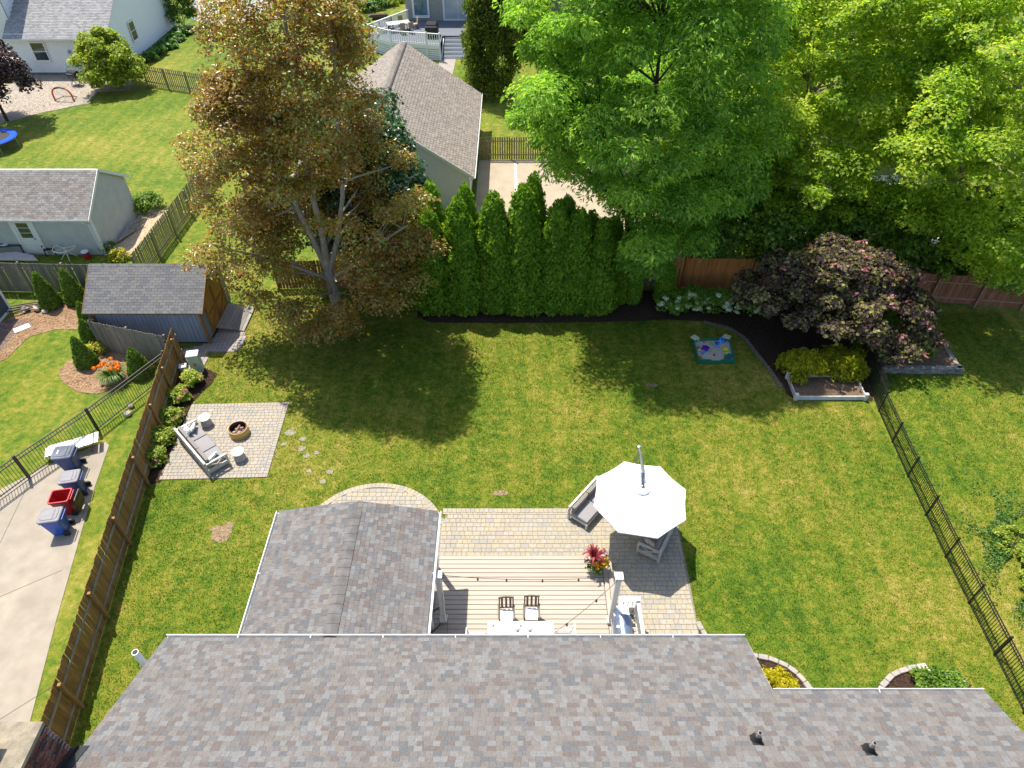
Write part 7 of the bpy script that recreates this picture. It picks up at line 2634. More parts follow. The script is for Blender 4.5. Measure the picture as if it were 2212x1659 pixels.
def dining_chair(label, p, rz, wood_m):
    """+y is behind the sitter"""
    t = thing('dining_chair', label, 'chair', p, rz, 'chairs at the dining table')
    lg = MB()
    for x in (-0.23, 0.23):
        MB().beam((x, -0.22, 0), (x, -0.22, 0.62), 0.045, 0.045, up=(0, 1, 0)).build('leg', wood_m, t)
        MB().tube([(x, 0.22, 0), (x, 0.23, 0.45), (x, 0.33, 0.98)], [0.025, 0.026, 0.022], 6).build('leg', wood_m, t)
    bk = MB()
    n = 7
    for i in range(n - 1):
        xa, xb = -0.25 + 0.5 * i / (n - 1), -0.25 + 0.5 * (i + 1) / (n - 1)
        za, zb = 0.99 + 0.05 * math.sin(math.pi * i / (n - 1)), 0.99 + 0.05 * math.sin(math.pi * (i + 1) / (n - 1))
        bk.beam((xa, 0.335, za), (xb, 0.335, zb), 0.035, 0.075, ext=0.004)
    bk.beam((-0.24, 0.25, 0.52), (0.24, 0.25, 0.52), 0.03, 0.05)
    bko = bk.build('backrest', wood_m, t)
    for x in (-0.14, 0, 0.14):
        MB().beam((x, 0.255, 0.53), (x, 0.335, 0.98), 0.075, 0.014, up=(0, 1, 0)).build('back_slat', wood_m, bko)
    MB().box((0, 0, 0.42), (0.5, 0.46, 0.03), ch=0.006).build('seat', wood_m, t)
    cushion(MB(), (0, -0.02, 0.465), (0.47, 0.45, 0.05), puff=0.02).build('seat_pad', M_WCUSH, t, smooth=True)
    for s in (-1, 1):
        MB().beam((s * 0.26, -0.24, 0.63), (s * 0.26, 0.27, 0.65), 0.05, 0.025).build('armrest', wood_m, t)
    return t


dining_chair('grey brown slat back chair at the left of the dining table far side', P(1094, 1332, DZ + 0.45) + Vector((0, 0.05, -0.45)), 0.03, M_BRNW)
dining_chair('grey brown slat back chair at the right of the dining table far side', P(1148, 1329, DZ + 0.45) + Vector((0, 0.05, -0.45)), -0.02, M_BRNW)
dining_chair('white end chair at the left of the dining table under the eave', ((tx0 + tx1) / 2 - hw - 0.32, tcx.y - 0.62, DZ), R(90), M_TBL)
dining_chair('white end chair at the right of the dining table under the eave', ((tx0 + tx1) / 2 + hw + 0.3, tcx.y - 0.5, DZ), R(-90), M_TBL)
for k, (x, lab) in enumerate(((-0.12, 'small wire lantern at the left on the dining table'), (0.28, 'small wire lantern at the right on the dining table'))):
    ln = thing('lantern', lab, 'lantern', ((tx0 + tx1) / 2 + x, tcx.y - 0.32, DZ + 0.752))
    mb = MB()
    for i in range(8):
        a = i * math.pi / 4
        mb.tube([(0.04 * math.cos(a), 0.04 * math.sin(a), 0), (0.11 * math.cos(a), 0.11 * math.sin(a), 0.08), (0.02 * math.cos(a), 0.02 * math.sin(a), 0.2)], 0.005, 5)
    mb.build('cage', M_BRNW, ln)['kind'] = 'stuff'
    MB().lathe([(0.035, 0.0), (0.035, 0.09)], 12).build('candle', M_TBL, ln)
gr = thing('barbecue_grill', 'steel blue barbecue grill beside the white railing', 'grill', P(1347, 1362, DZ + 0.9) + Vector((0.0, 0, -0.9)), R(-90))
M_STEEL = mat('blue_steel', (0.17, 0.21, 0.28), rough=0.3, metal=0.5, var=0.1)
hd = MB()
pts = []
for i in range(9):
    a = math.pi * i / 8
    pts.append((-0.42, 0.3 * math.cos(a), 0.92 + 0.27 * math.sin(a)))
hd.extrude(pts, (0.84, 0, 0))
hdo = hd.build('hood', M_STEEL, gr, smooth=True)
MB().tube([(-0.3, -0.33, 1.02), (-0.3, -0.38, 1.04), (0.3, -0.38, 1.04), (0.3, -0.33, 1.02)], 0.014, 8).build('handle', M_ALU, hdo)
MB().lathe([(0.05, 0), (0.055, 0.015), (0.02, 0.03)], 14, c=(0, -0.2, 1.145)).build('thermometer', M_TBL, hdo)
mb = MB()
mb.box((0, 0, 0.45), (0.86, 0.54, 0.86), ch=0.015)
mb.build('cabinet', mat('grill_cabinet', (0.35, 0.37, 0.4), rough=0.4, metal=0.4), gr)
for s in (-1, 1):
    MB().box((s * 0.65, 0, 0.9), (0.42, 0.52, 0.035), ch=0.008).build('side_shelf', mat('shelf_pale', (0.6, 0.6, 0.62), rough=0.4), gr)
# storage box behind the grill
sb = thing('deck_box', 'white lidded storage box at the railing corner', 'box', P(1352, 1313, DZ) + Vector((0, -0.05, 0)))
MB().box((0, 0, 0.22), (0.52, 0.36, 0.44), ch=0.015).build('body', M_TBL, sb)
MB().box((0, 0, 0.465), (0.56, 0.4, 0.05), ch=0.012).build('lid', M_TBL, sb)

# ---- rubbish bins
M_BINBLUE = mat('blue_bin_plastic', (0.02, 0.06, 0.28), rough=0.45, stain=(0.2, 0.21, 0.24), stain_amt=0.15, stain_scale=4, var=0.12, scale=3)
M_BINBLUE2 = mat('navy_bin_plastic', (0.015, 0.05, 0.17), rough=0.45, stain=(0.2, 0.21, 0.24), stain_amt=0.15, stain_scale=4, var=0.12, scale=3)
M_BINRED = mat('red_bin_plastic', (0.42, 0.012, 0.015), rough=0.4, stain=(0.2, 0.21, 0.24), stain_amt=0.15, stain_scale=4, var=0.12, scale=3)
M_LID = mat('grey_lid_plastic', (0.20, 0.19, 0.20), rough=0.5, var=0.12, scale=4)
M_LIDN = mat('navy_lid_plastic', (0.06, 0.075, 0.11), rough=0.45, var=0.2, scale=4, stain=(0.25, 0.25, 0.27), stain_amt=0.4)
M_LIDD = mat('dark_lid_plastic', (0.035, 0.035, 0.03), rough=0.5, var=0.3)


def frustum(b, a, z0, z1):
    return [(-b[0], -b[1], z0), (b[0], -b[1], z0), (b[0], b[1], z0), (-b[0], b[1], z0), (-a[0], -a[1], z1), (a[0], -a[1], z1), (a[0], a[1], z1), (-a[0], a[1], z1)]


def round_rect(hx, hy, r, n=4):
    pts = []
    for cx, cy, a0 in ((hx - r, hy - r, 0), (-hx + r, hy - r, 90), (-hx + r, -hy + r, 180), (hx - r, -hy + r, 270)):
        for i in range(n + 1):
            a = R(a0 + 90 * i / n)
            pts.append((cx + r * math.cos(a), cy + r * math.sin(a)))
    return pts


def loft(mb, rings, mi=0, cap0=True, cap1=True):
    n = len(rings[0])
    vs = [p for r in rings for p in r]
    fs = []
    for k in range(len(rings) - 1):
        for i in range(n):
            j = (i + 1) % n
            fs.append((k * n + i, k * n + j, (k + 1) * n + j, (k + 1) * n + i))
    if cap0:
        fs.append(tuple(range(n))[::-1])
    if cap1:
        fs.append(tuple(range((len(rings) - 1) * n, len(rings) * n)))
    mb.add(vs, fs, mi)


def bin_(label, p, rz, body_m, lid_m, is_open=False, s=1.0, mark=None):
    """hinge and wheels at +x"""
    t = thing('wheelie_bin', label, 'bin', p, rz, 'rubbish bins on the concrete drive')
    t.scale = (s, s, s)
    b = MB()
    rg = []
    for z, hx, hy, ox in ((0.03, 0.24, 0.24, 0.02), (0.3, 0.27, 0.26, 0.015), (0.85, 0.34, 0.31, 0.0), (0.93, 0.345, 0.315, 0.0)):
        rg.append([(x + ox, y, z) for x, y in round_rect(hx, hy, 0.07)])
    if is_open:
        inner = []
        for z, hx, hy, ox in ((0.93, 0.325, 0.295, 0.0), (0.3, 0.25, 0.24, 0.015), (0.08, 0.2, 0.2, 0.02)):
            inner.append([(x + ox, y, z) for x, y in round_rect(hx, hy, 0.06)])
        loft(b, rg + inner, cap1=True)
    else:
        loft(b, rg)
    bo = b.build('body', body_m, t, smooth=True)
    rim = MB()
    ro = [[(x, y, z) for x, y in round_rect(hx, hy, 0.08)] for z, hx, hy in ((0.88, 0.375, 0.34), (0.945, 0.375, 0.34), (0.945, 0.33, 0.295))]
    loft(rim, ro, cap0=False, cap1=False)
    rim.build('rim', body_m, bo)
    hb = MB()
    hb.tube([(0.34, -0.24, 0.9), (0.44, -0.24, 0.93), (0.44, 0.24, 0.93), (0.34, 0.24, 0.9)], 0.02, 7)
    hb.build('handle', body_m, t)
    for s_ in (-1, 1):
        MB().lathe([(0.05, -0.035), (0.125, -0.035), (0.135, 0), (0.125, 0.035), (0.05, 0.035)], 18, M=Matrix.Rotation(math.pi / 2, 4, 'X'), c=(0.3, s_ * 0.27, 0.135)).build('wheel', M_BOOT, t, smooth=True)
    l = MB()
    rg = [[(x - 0.01, y, z) for x, y in round_rect(hx, hy, 0.09)] for z, hx, hy in ((0.0, 0.385, 0.345), (0.035, 0.385, 0.345), (0.055, 0.36, 0.32), (0.055, 0.30, 0.26), (0.075, 0.27, 0.23))]
    loft(l, rg)
    lo = l.build('lid', lid_m, t, smooth=False)
    lr = MB()
    lr.box((0.13, 0, 0.08), (0.04, 0.42, 0.02), ch=0.005)
    lr.box((-0.28, 0, 0.062), (0.03, 0.36, 0.02), ch=0.005)
    if mark:
        for k in range(4):
            lr.box((-0.18, -0.09 + k * 0.055, 0.077), (0.05, 0.035, 0.006), mi=1)
    lr.build('lid_rib', [lid_m, M_TBL], lo)
    if is_open:
        lo.location = (0.52, 0, 0.52)
        lo.rotation_euler = (0, R(97), 0)
    else:
        lo.location = (0, 0, 0.945)
    return t


M_CARTMARK = mat('pale_mark', (0.5, 0.55, 0.62), rough=0.5)
bin_('navy lidded blue bin closest to the white lounge chair', P(160, 1012), R(8), M_BINBLUE2, M_LIDN, s=1.05, mark=True)
bin_('blue bin with grey lid between the navy bin and the red bin', P(172, 1062), R(12), M_BINBLUE, M_LID, s=0.98)
bin_('open red bin with its dark lid hanging behind', P(152, 1103), R(10), M_BINRED, M_LIDD, True, s=1.0)
bin_('bright blue bin with grey lid nearest the house, last in the row', P(134, 1146), R(10), mat('bright_blue_plastic', (0.02, 0.09, 0.42), rough=0.42, stain=(0.2, 0.21, 0.24), stain_amt=0.15, stain_scale=4, var=0.1), M_LID, s=1.02)

# ---- white chaise behind the bins
a, b = P(104, 990), P(236, 956)
dv = (b - a)
Lc = dv.length
rzc = math.atan2(dv.y, dv.x)
ch = thing('chaise_lounge', 'white sling lounge chair behind the rubbish bins', 'lounge chair', a, rzc)
M_SLING = mat('white_sling', (0.75, 0.75, 0.72), rough=0.8, var=0.03)
M_FRAMEB = mat('bronze_frame', (0.14, 0.11, 0.085), rough=0.5, metal=0.3)
mb = MB()
W2 = 0.33
for y in (-W2, W2):
    mb.tube([(0.02, y, 0.36), (0.5, y, 0.38), (1.3, y, 0.38), (2.05, y, 0.42)], 0.02, 6)
    for x in (0.25, 0.85, 1.7):
        mb.tube([(x, y, 0.38), (x + 0.05, y, 0.02)], 0.018, 6)
    mb.tube([(1.0, y, 0.4), (1.15, y, 0.62), (1.5, y, 0.64), (1.6, y, 0.42)], 0.016, 6)
for x in (0.25, 1.7):
    mb.tube([(x + 0.05, -W2, 0.06), (x + 0.05, W2, 0.06)], 0.014, 6)
mb.build('frame', M_FRAMEB, ch)
sm = MB()
for (x0, z0), (x1, z1) in (((0.0, 0.28), (0.18, 0.38)), ((0.18, 0.38), (0.7, 0.4)), ((0.7, 0.4), (1.3, 0.41)), ((1.3, 0.41), (1.9, 0.46)), ((1.95, 0.47), (2.12, 0.48))):
    sm.extrude([(x0, -W2 + 0.02, z0), (x1, -W2 + 0.02, z1), (x1, W2 - 0.02, z1), (x0, W2 - 0.02, z0)], (0, 0, 0.015))
sm.build('sling', M_SLING, ch)

# ---- utility boxes
M_UTIL = mat('pale_green_metal', (0.36, 0.43, 0.38), rough=0.5, var=0.08, scale=3)


def util_box(label, p, sx, sy, h, rz):
    t = thing('utility_box', label, 'utility box', p, rz, 'utility boxes by the brown fence')
    MB().box((0, 0, h / 2), (sx, sy, h), ch=0.03).build('body', M_UTIL, t)
    MB().box((0, 0, h + 0.015), (sx + 0.05, sy + 0.05, 0.06), ch=0.025).build('cap', mat('pale_cap', (0.66, 0.69, 0.65), rough=0.5, var=0.04), t)
    st_ = MB()
    k = sx * 0.13
    st_.extrude([(-k, -sy / 2 - 0.004, h * 0.45), (k, -sy / 2 - 0.004, h * 0.45), (k, -sy / 2 - 0.004, h * 0.45 + 2.6 * k), (-k, -sy / 2 - 0.004, h * 0.45 + 2.6 * k)], (0, -0.003, 0))
    st_.build('warning_sticker', mat('red_sticker', (0.55, 0.12, 0.06), rough=0.5, var=0.3, scale=40), t)


util_box('tall pale green utility box by the shed paving', P(430, 801), 0.5, 0.42, 1.08, R(12))
util_box('small pale green utility box beside the fence end', P(401, 806), 0.3, 0.28, 0.46, R(12))

# ---- sandbox and toys
s1, s2, s3, s4 = P(1508, 786), P(1585, 786), P(1574, 738), P(1496, 741)
sx0 = thing('sandbox', 'green plastic sandbox full of toys on the lawn', 'sandbox', (s1 + s2 + s3 + s4) / 4)
so = (s1 + s2 + s3 + s4) / 4
cr4 = [q - so for q in (s1, s2, s3, s4)]
M_GREENP = mat('green_plastic', (0.01, 0.15, 0.075), rough=0.45, var=0.12)
for i in range(4):
    a, b = cr4[i], cr4[(i + 1) % 4]
    mb = MB()
    if i == 0:
        q = [a + (b - a) * k for k in (0, 0.33, 0.38, 0.6, 0.65, 1)]
        pts = [q[0], q[5]]
        zt_ = [0.26, 0.26, 0.18, 0.18, 0.26, 0.26]
        poly = [Vector((q[0].x, q[0].y, 0)), Vector((q[5].x, q[5].y, 0))] + [Vector((q[k].x, q[k].y, zt_[k])) for k in (5, 4, 3, 2, 1, 0)]
        mb.extrude(poly, Vector((-(b - a).y, (b - a).x, 0)).normalized() * 0.06)
    else:
        mb.beam(a + Vector((0, 0, 0.13)), b + Vector((0, 0, 0.13)), 0.07, 0.26, ch=0.01)
    mb.build('side_panel', M_GREENP, sx0)
MB().prism([(q.x * 0.97, q.y * 0.97) for q in cr4], 0.0, 0.13).build('sand', mat('play_sand', (0.42, 0.37, 0.30), rough=0.95, var=0.2, scale=14, bump=0.7, bscale=22), sx0)
M_BEIGEP = mat('beige_plastic', (0.52, 0.48, 0.30), rough=0.5, var=0.05)
for k, q in ((2, P(1570, 727, 0.33) - so), (3, P(1501, 729, 0.33) - so)):
    mb = MB()
    mb.box((0, 0, 0), (0.36, 0.34, 0.035), ch=0.015)
    mb.box((0, 0, -0.15), (0.1, 0.1, 0.26))
    o = mb.build('corner_seat', M_BEIGEP, sx0, loc=q)
    o.rotation_euler = (0, 0, R(40 if k == 3 else -35))
EXCL.append([(p.x, p.y) for p in (s1, s2, s3, s4)])


def plastic(name, c):
    return mat(name, c, rough=0.35, var=0.06, spec=0.5)


def SB(zx, zy, z=0.13):
    return P(1445 + zx * 0.10669, 700 + zy * 0.10669, z)


def toy(name, label, mb, m, p, rz=0, cat='toy'):
    o = mb.build(name, m, loc=p, smooth=True)
    o.rotation_euler = (0, 0, rz)
    tag(o, label, cat)
    return o


def bucket(r=0.1, h=0.16):
    return MB().lathe([(r * 0.75, 0), (r, h), (r * 1.08, h), (r * 1.08, h - 0.015), (r * 0.92, h - 0.01), (r * 0.7, 0.02)], 16)


def scoop(L=0.3, w=0.12):
    m = MB()
    m.box((0, 0, 0.03), (w, L * 0.5, 0.04), ch=0.015)
    m.tube([(0, L * 0.22, 0.035), (0, L * 0.75, 0.07)], [0.016, 0.014], 7)
    m.box((0, L * 0.78, 0.072), (0.07, 0.03, 0.025), ch=0.008)
    return m


def truck():
    m = MB()
    m.box((0, 0, 0.09), (0.15, 0.3, 0.06), ch=0.015)
    m.box((0, 0.1, 0.17), (0.13, 0.1, 0.1), ch=0.02)
    m.add([(-0.075, -0.16, 0.13), (0.075, -0.16, 0.13), (0.075, 0.02, 0.13), (-0.075, 0.02, 0.13), (-0.1, -0.2, 0.23), (0.1, -0.2, 0.23), (0.1, 0.04, 0.23), (-0.1, 0.04, 0.23)], [(0, 1, 2, 3), (0, 4, 5, 1), (1, 5, 6, 2), (2, 6, 7, 3), (3, 7, 4, 0)])
    for x in (-0.085, 0.085):
        for y in (-0.1, 0.1):
            m.lathe([(0.055, -0.02), (0.055, 0.02)], 12, M=Matrix.Rotation(math.pi / 2, 4, 'Y'), c=(x, y, 0.055))
    return m


PUR, BLU, SKY = plastic('purple_plastic', (0.11, 0.012, 0.36)), plastic('royal_blue_plastic', (0.01, 0.08, 0.55)), plastic('sky_blue_plastic', (0.06, 0.36, 0.72))
YEL, RED_, LIM = plastic('lime_yellow_plastic', (0.55, 0.66, 0.02)), plastic('orange_red_plastic', (0.6, 0.1, 0.04)), plastic('mint_plastic', (0.2, 0.5, 0.25))
toy('toy_truck', 'purple toy dump truck in the sandbox', truck(), PUR, SB(725, 520), 0.7)
toy('toy_bucket', 'light blue toy bucket tipped beside the purple truck', bucket(0.09, 0.13), SKY, SB(690, 600), 0)
toy('toy_scoop', 'bright blue toy scoop at the back of the sandbox', scoop(0.42, 0.15), BLU, SB(965, 400), 0.1)
toy('toy_digger', 'sky blue toy digger in the sandbox back right corner', truck(), SKY, SB(1050, 370), 2.2)
toy('toy_bucket', 'dark blue toy bucket under the right corner seat', bucket(0.12, 0.18), BLU, SB(1110, 345), 0)
toy('toy_scoop', 'sky blue toy shovel lying below the digger', scoop(0.4, 0.14), SKY, SB(975, 470), 0.9)
toy('toy_bucket', 'lime yellow toy bowl, upper of the pair at the right side', MB().lathe([(0.05, 0), (0.12, 0.05), (0.13, 0.1), (0.11, 0.1), (0.0, 0.05)], 18), YEL, SB(1140, 545), 0)
toy('toy_bucket', 'lime yellow toy bowl, lower of the pair at the right side', MB().lathe([(0.05, 0), (0.12, 0.05), (0.13, 0.1), (0.11, 0.1), (0.0, 0.05)], 18), YEL, SB(1165, 630), 0)
toy('toy_truck', 'teal toy loader below the lime bowls', truck(), plastic('teal_plastic', (0.01, 0.16, 0.2)), SB(1180, 690), 1.4)
toy('toy_rake', 'orange toy rake standing at the back left of the sandbox', scoop(0.3, 0.07), RED_, SB(705, 370), 0.15)
toy('toy_bottle', 'mint green toy bottle in the back left corner', MB().lathe([(0.06, 0), (0.065, 0.16), (0.03, 0.2), (0.03, 0.24)], 14), LIM, SB(582, 350), 0)
toy('toy_ball', 'orange and white toy ball in the front left corner', MB().lathe([(0.01, 0), (0.06, 0.02), (0.085, 0.08), (0.06, 0.14), (0.01, 0.16)], 16), RED_, SB(640, 690), 0)
toy('toy_mould', 'yellow toy mould at the left side of the sandbox', MB().lathe([(0.05, 0), (0.08, 0.02), (0.06, 0.12), (0.02, 0.14)], 8), plastic('yellow_plastic', (0.7, 0.5, 0.03)), SB(605, 550), 0)
toy('toy_mould', 'magenta toy mould above the yellow one', MB().lathe([(0.05, 0), (0.08, 0.02), (0.06, 0.1), (0.02, 0.12)], 6), plastic('magenta_plastic', (0.4, 0.05, 0.4)), SB(590, 490), 0)
toy('toy_animal', 'small brown toy animal near the front sandbox step', MB().lathe([(0.02, 0), (0.06, 0.03), (0.07, 0.07), (0.03, 0.11)], 10), plastic('brown_plastic', (0.16, 0.08, 0.03)), SB(910, 640), 0)
toy('toy_sieve', 'white and pale blue toy sieve by the right edge', MB().lathe([(0.07, 0), (0.1, 0.05), (0.085, 0.05), (0.06, 0.015)], 16), plastic('pale_blue_plastic', (0.45, 0.6, 0.75)), SB(1250, 655), 0)
toy('toy_cup', 'small green and yellow toy cup in the middle of the sand', bucket(0.06, 0.09), plastic('olive_plastic', (0.4, 0.45, 0.08)), SB(860, 405), 0)

# ---- white framed raised bed
wb = thing('raised_bed', 'low white wooden frame bed of bare soil near the gold shrubs', 'raised bed')
wp = [P(1717, 864), P(1867, 864), P(1846, 818), P(1699, 818)]
for i in range(4):
    a, b = wp[i], wp[(i + 1) % 4]
    MB().beam(a + Vector((0, 0, 0.13)), b + Vector((0, 0, 0.13)), 0.05, 0.24, ch=0.006).build('side_board', M_SOFAW if i else mat('chalky_white_board', (0.62, 0.62, 0.60), rough=0.8, var=0.15, stain=(0.4, 0.38, 0.34), stain_amt=0.5, stain_scale=3), wb)
for q in wp:
    mb = MB()
    mb.box((q.x, q.y, 0.18), (0.14, 0.14, 0.36), ch=0.01)
    mb.box((q.x, q.y, 0.375), (0.17, 0.17, 0.04), ch=0.012)
    mb.build('corner_post', MATS['chalky_white_board'], wb)
ce = sum(wp, Vector()) / 4
MB().prism([tuple((ce + (q - ce) * 0.97)[:2]) for q in wp], 0.0, 0.13).build('soil', mat('garden_soil', (0.14, 0.09, 0.055), rough=0.95, var=0.3, scale=9, bump=0.8, bscale=30), wb)
rebase(wb, ce)

# ---- dry stone raised bed on the right
stb = thing('stone_raised_bed', 'grey dry stacked stone raised bed beyond the black fence', 'raised bed', P(1990, 800))
so2 = P(1990, 800)
M_SLATE = mat('slate_stone', (0.2, 0.19, 0.18), rough=0.9, var=0.25, scale=8, bump=0.5, palette=[(0.21, 0.20, 0.19), (0.27, 0.24, 0.20), (0.16, 0.16, 0.165), (0.24, 0.225, 0.21)])
for a, b in ((P(1905, 804), P(2066, 806)), (P(2066, 806), P(2014, 730))):
    L = (b - a).length
    d = (b - a) / L
    for row in range(4):
        x = random.uniform(-0.1, 0)
        while x < L:
            w = random.uniform(0.18, 0.4)
            p = a + d * (x + w / 2)
            o = MB().box((0, 0, 0), (w - 0.012, 0.22 * random.uniform(0.85, 1.1), 0.09), ch=0.012).build('stone', M_SLATE, stb, loc=p - so2 + Vector((0, 0, 0.05 + row * 0.095)))
            o.rotation_euler = (0, 0, math.atan2(d.y, d.x) + random.uniform(-0.05, 0.05))
            x += w
MB().prism([tuple((q - so2)[:2]) for q in (P(1900, 800), P(2060, 802), P(2010, 732), P(1875, 735))], 0, 0.3).build('soil', MATS['garden_soil'], stb)
shrub('leafy_plant', 'green leafy plants growing in the stone raised bed', P(1975, 765, 0.3), 1.3, 0.6, 0.6, 1500, 0.13, F_ROSE, 'plant', clumps=26, rad=0.35)
EXCL.append([(p.x, p.y) for p in (P(1880, 806), P(2070, 808), P(2010, 728), P(1870, 735))])
# small green watering can / pot under the purple tree
wc = thing('garden_bucket', 'pale teal bucket behind the gold shrubs', 'bucket', P(1733, 766))
MB().lathe([(0.13, 0), (0.17, 0.34), (0.18, 0.35), (0.15, 0.34), (0.11, 0.03)], 16).build('body', mat('pale_teal', (0.25, 0.42, 0.42), rough=0.5), wc, smooth=True)
MB().tube([(-0.17, 0, 0.33), (-0.12, 0, 0.46), (0.12, 0, 0.46), (0.17, 0, 0.33)], 0.008, 6).build('handle', M_ALU, wc)

# ---- left garden clutter
rk = random.Random(9)
rp0 = P(82, 666)
for k in range(14):
    x, y = rk.uniform(-0.75, 0.75), rk.uniform(-0.45, 0.45)
    r = rk.uniform(0.11, 0.2)
    m = MB()
    m.lathe([(r * 0.4, 0), (r, r * 0.35), (r * 0.9, r * 0.75), (r * 0.4, r * 1.05)], 7)
    o = m.build('rock', mat('pale_rock', (0.4, 0.36, 0.3), rough=0.9, var=0.3, scale=6, palette=[(0.45, 0.4, 0.33), (0.3, 0.26, 0.22), (0.5, 0.45, 0.38), (0.24, 0.2, 0.17)]), loc=rp0 + Vector((x, y, 0.12 * (1 - abs(x)))))
    o.rotation_euler = (rk.uniform(-.4, .4), rk.uniform(-.4, .4), rk.uniform(0, 6))
    tag(o, 'rock in the loose pile beside the leftmost young arborvitae', 'rock', 'rock pile by the arborvitae')
q = P(48, 710)
o = MB().box((0, 0, 0.03), (0.75, 0.42, 0.05), ch=0.006).build('white_board', M_TBL, loc=q)
o.rotation_euler = (0, 0, R(42))
tag(o, 'white board lying on the brick path', 'board')
for k in range(4):
    a = P(8 + k * 3, 664 + k * 5, 0.1 + 0.03 * k)
    o = MB().tube([Vector((0, 0, 0)), Vector((1.0, 0.25 + 0.1 * k, 0.05)), Vector((1.9, 0.5, 0.05))], [0.04, 0.045, 0.03], 7).build('branch', M_BARK, loc=a)
    tag(o, ['topmost', 'second from top', 'third from top', 'lowest'][k] + ' bare branch in the pile near the blue house corner', 'branch', 'branches by the blue house')
# stuff in front of the grey shed
tb = thing('glass_table', 'dark glass patio table with clutter before the grey shed', 'table', P(25, 546), R(8))
MB().box((0, 0, 0.7), (2.0, 1.0, 0.015)).build('glass_top', mat('smoked_glass', (0.05, 0.07, 0.075), rough=0.05, spec=0.8, alpha=0.75), tb)
mb = MB()
for y in (-0.5, 0.5):
    mb.beam((-1, y, 0.7), (1, y, 0.7), 0.04, 0.04)
for x in (-1, 1):
    mb.beam((x, -0.5, 0.7), (x, 0.5, 0.7), 0.04, 0.04)
    for y in (-0.45, 0.45):
        mb.beam((x * 0.95, y, 0), (x * 0.95, y, 0.7), 0.05, 0.05)
mb.build('frame', M_BLACKMETAL, tb)
for k, (x, y, c, lab) in enumerate([(-0.25, -0.15, (0.5, 0.4, 0.1), 'yellow magazine on the dark glass table'), (0.05, -0.25, (0.6, 0.62, 0.66), 'white paper at the edge of the dark glass table')]):
    o = MB().box((0, 0, 0.02), (0.5, 0.35, 0.03)).build('magazine', mat('mag%d' % k, c, rough=0.5, var=0.5, scale=9), loc=P(25, 546) + Vector((x, y, 0.71)))
    tag(o, lab, 'magazine')
bowl = MB().lathe([(0.1, 0), (0.26, 0.08), (0.3, 0.12), (0.28, 0.12), (0.1, 0.03)], 18).build('black_bowl', M_BOOT, loc=P(25, 546) + Vector((0.55, 0.1, 0.71)), smooth=True)
tag(bowl, 'black round grill pan on the dark glass table', 'pan')
bc = thing('black_chair', 'black patio chair beside the round white table', 'chair', P(112, 548), R(25))
MB().box((0, 0, 0.42), (0.55, 0.55, 0.06), ch=0.01).build('seat', M_BLACKMETAL, bc)
bk = MB()
for x in (-0.25, 0, 0.25):
    bk.beam((x, 0.27, 0.42), (x, 0.42, 1.0), 0.05, 0.04, up=(0, 1, 0))
for z, y in ((1.0, 0.42), (0.62, 0.32)):
    bk.beam((-0.27, y, z), (0.27, y, z), 0.04, 0.06)
bk.build('backrest', M_BLACKMETAL, bc)
for x in (-0.24, 0.24):
    for y in (-0.24, 0.24):
        MB().beam((x, y, 0), (x, y, 0.42), 0.05, 0.05).build('leg', M_BLACKMETAL, bc)
    MB().beam((x * 1.1, -0.26, 0.64), (x * 1.1, 0.36, 0.66), 0.05, 0.03).build('armrest', M_BLACKMETAL, bc)
rt = thing('round_table', 'round white metal table frame before the grey shed', 'table', P(150, 557))
mb = MB()
ring = [(0.6 * math.cos(i * math.pi / 12), 0.6 * math.sin(i * math.pi / 12), 0.72) for i in range(25)]
mb.tube(ring, 0.025, 6, cap=False)
mb.build('rim', M_TRIM, rt)
sp_ = MB()
for i in range(5):
    a = i * 2 * math.pi / 5 + 0.3
    sp_.tube([(0, 0, 0.66), (0.6 * math.cos(a), 0.6 * math.sin(a), 0.71)], 0.02, 6)
sp_.build('spokes', M_TRIM, rt)
for i in range(4):
    a = i * math.pi / 2 + 0.5
    MB().tube([(0.03 * math.cos(a), 0.03 * math.sin(a), 0.68), (0.1 * math.cos(a), 0.1 * math.sin(a), 0.35), (0.42 * math.cos(a), 0.42 * math.sin(a), 0.0)], 0.02, 6).build('leg', M_TRIM, rt)
co = thing('cooler', 'red cooler jug with white and blue lid before the grey shed', 'cooler', P(190, 558))
MB().lathe([(0.16, 0), (0.19, 0.02), (0.2, 0.36)], 18).build('body', M_BINRED, co, smooth=True)
MB().lathe([(0.2, 0.36), (0.205, 0.44)], 18).build('band', M_BINBLUE, co)
MB().lathe([(0.21, 0.44), (0.2, 0.5), (0.1, 0.54)], 18).build('lid', M_TRIM, co, smooth=True)
for k in range(4):
    a = P(237 + k * 7, 533 - k * 6, 0.08)
    pts = [Vector((0, 0, 0)), Vector((0.35, 0.9, 0.1)), Vector((0.55 + 0.1 * k, 1.9, 0.05)), Vector((0.9, 2.6, 0.1))]
    o = MB().tube(pts, [0.06, 0.08, 0.06, 0.03], 7).build('driftwood', mat('driftwood_grey', (0.28, 0.25, 0.215), rough=0.9, var=0.3, scale=5), loc=a)
    o.rotation_euler = (0, 0, 0.12 * k - 0.1)
    tag(o, ['driftwood log closest to the grey shed wall', 'curved driftwood log second from the grey shed', 'pale driftwood log in the middle of the chips', 'long driftwood log nearest the picket fence'][k], 'log', 'driftwood by the grey shed')
pk = MB()
pk.extrude([(0, 0, 0.1), (2.6, 0, 0.05), (2.2, 0.35, 0.2), (1.2, 0.5, 0.35), (0.2, 0.4, 0.3)], (0, 0, 0.05))
o = pk.build('plastic_sheet', mat('grey_pink_sheet', (0.45, 0.4, 0.38), rough=0.7, var=0.1), loc=P(-12, 566))
tag(o, 'pale plastic sheet lying behind the mossy grey fence', 'sheet')

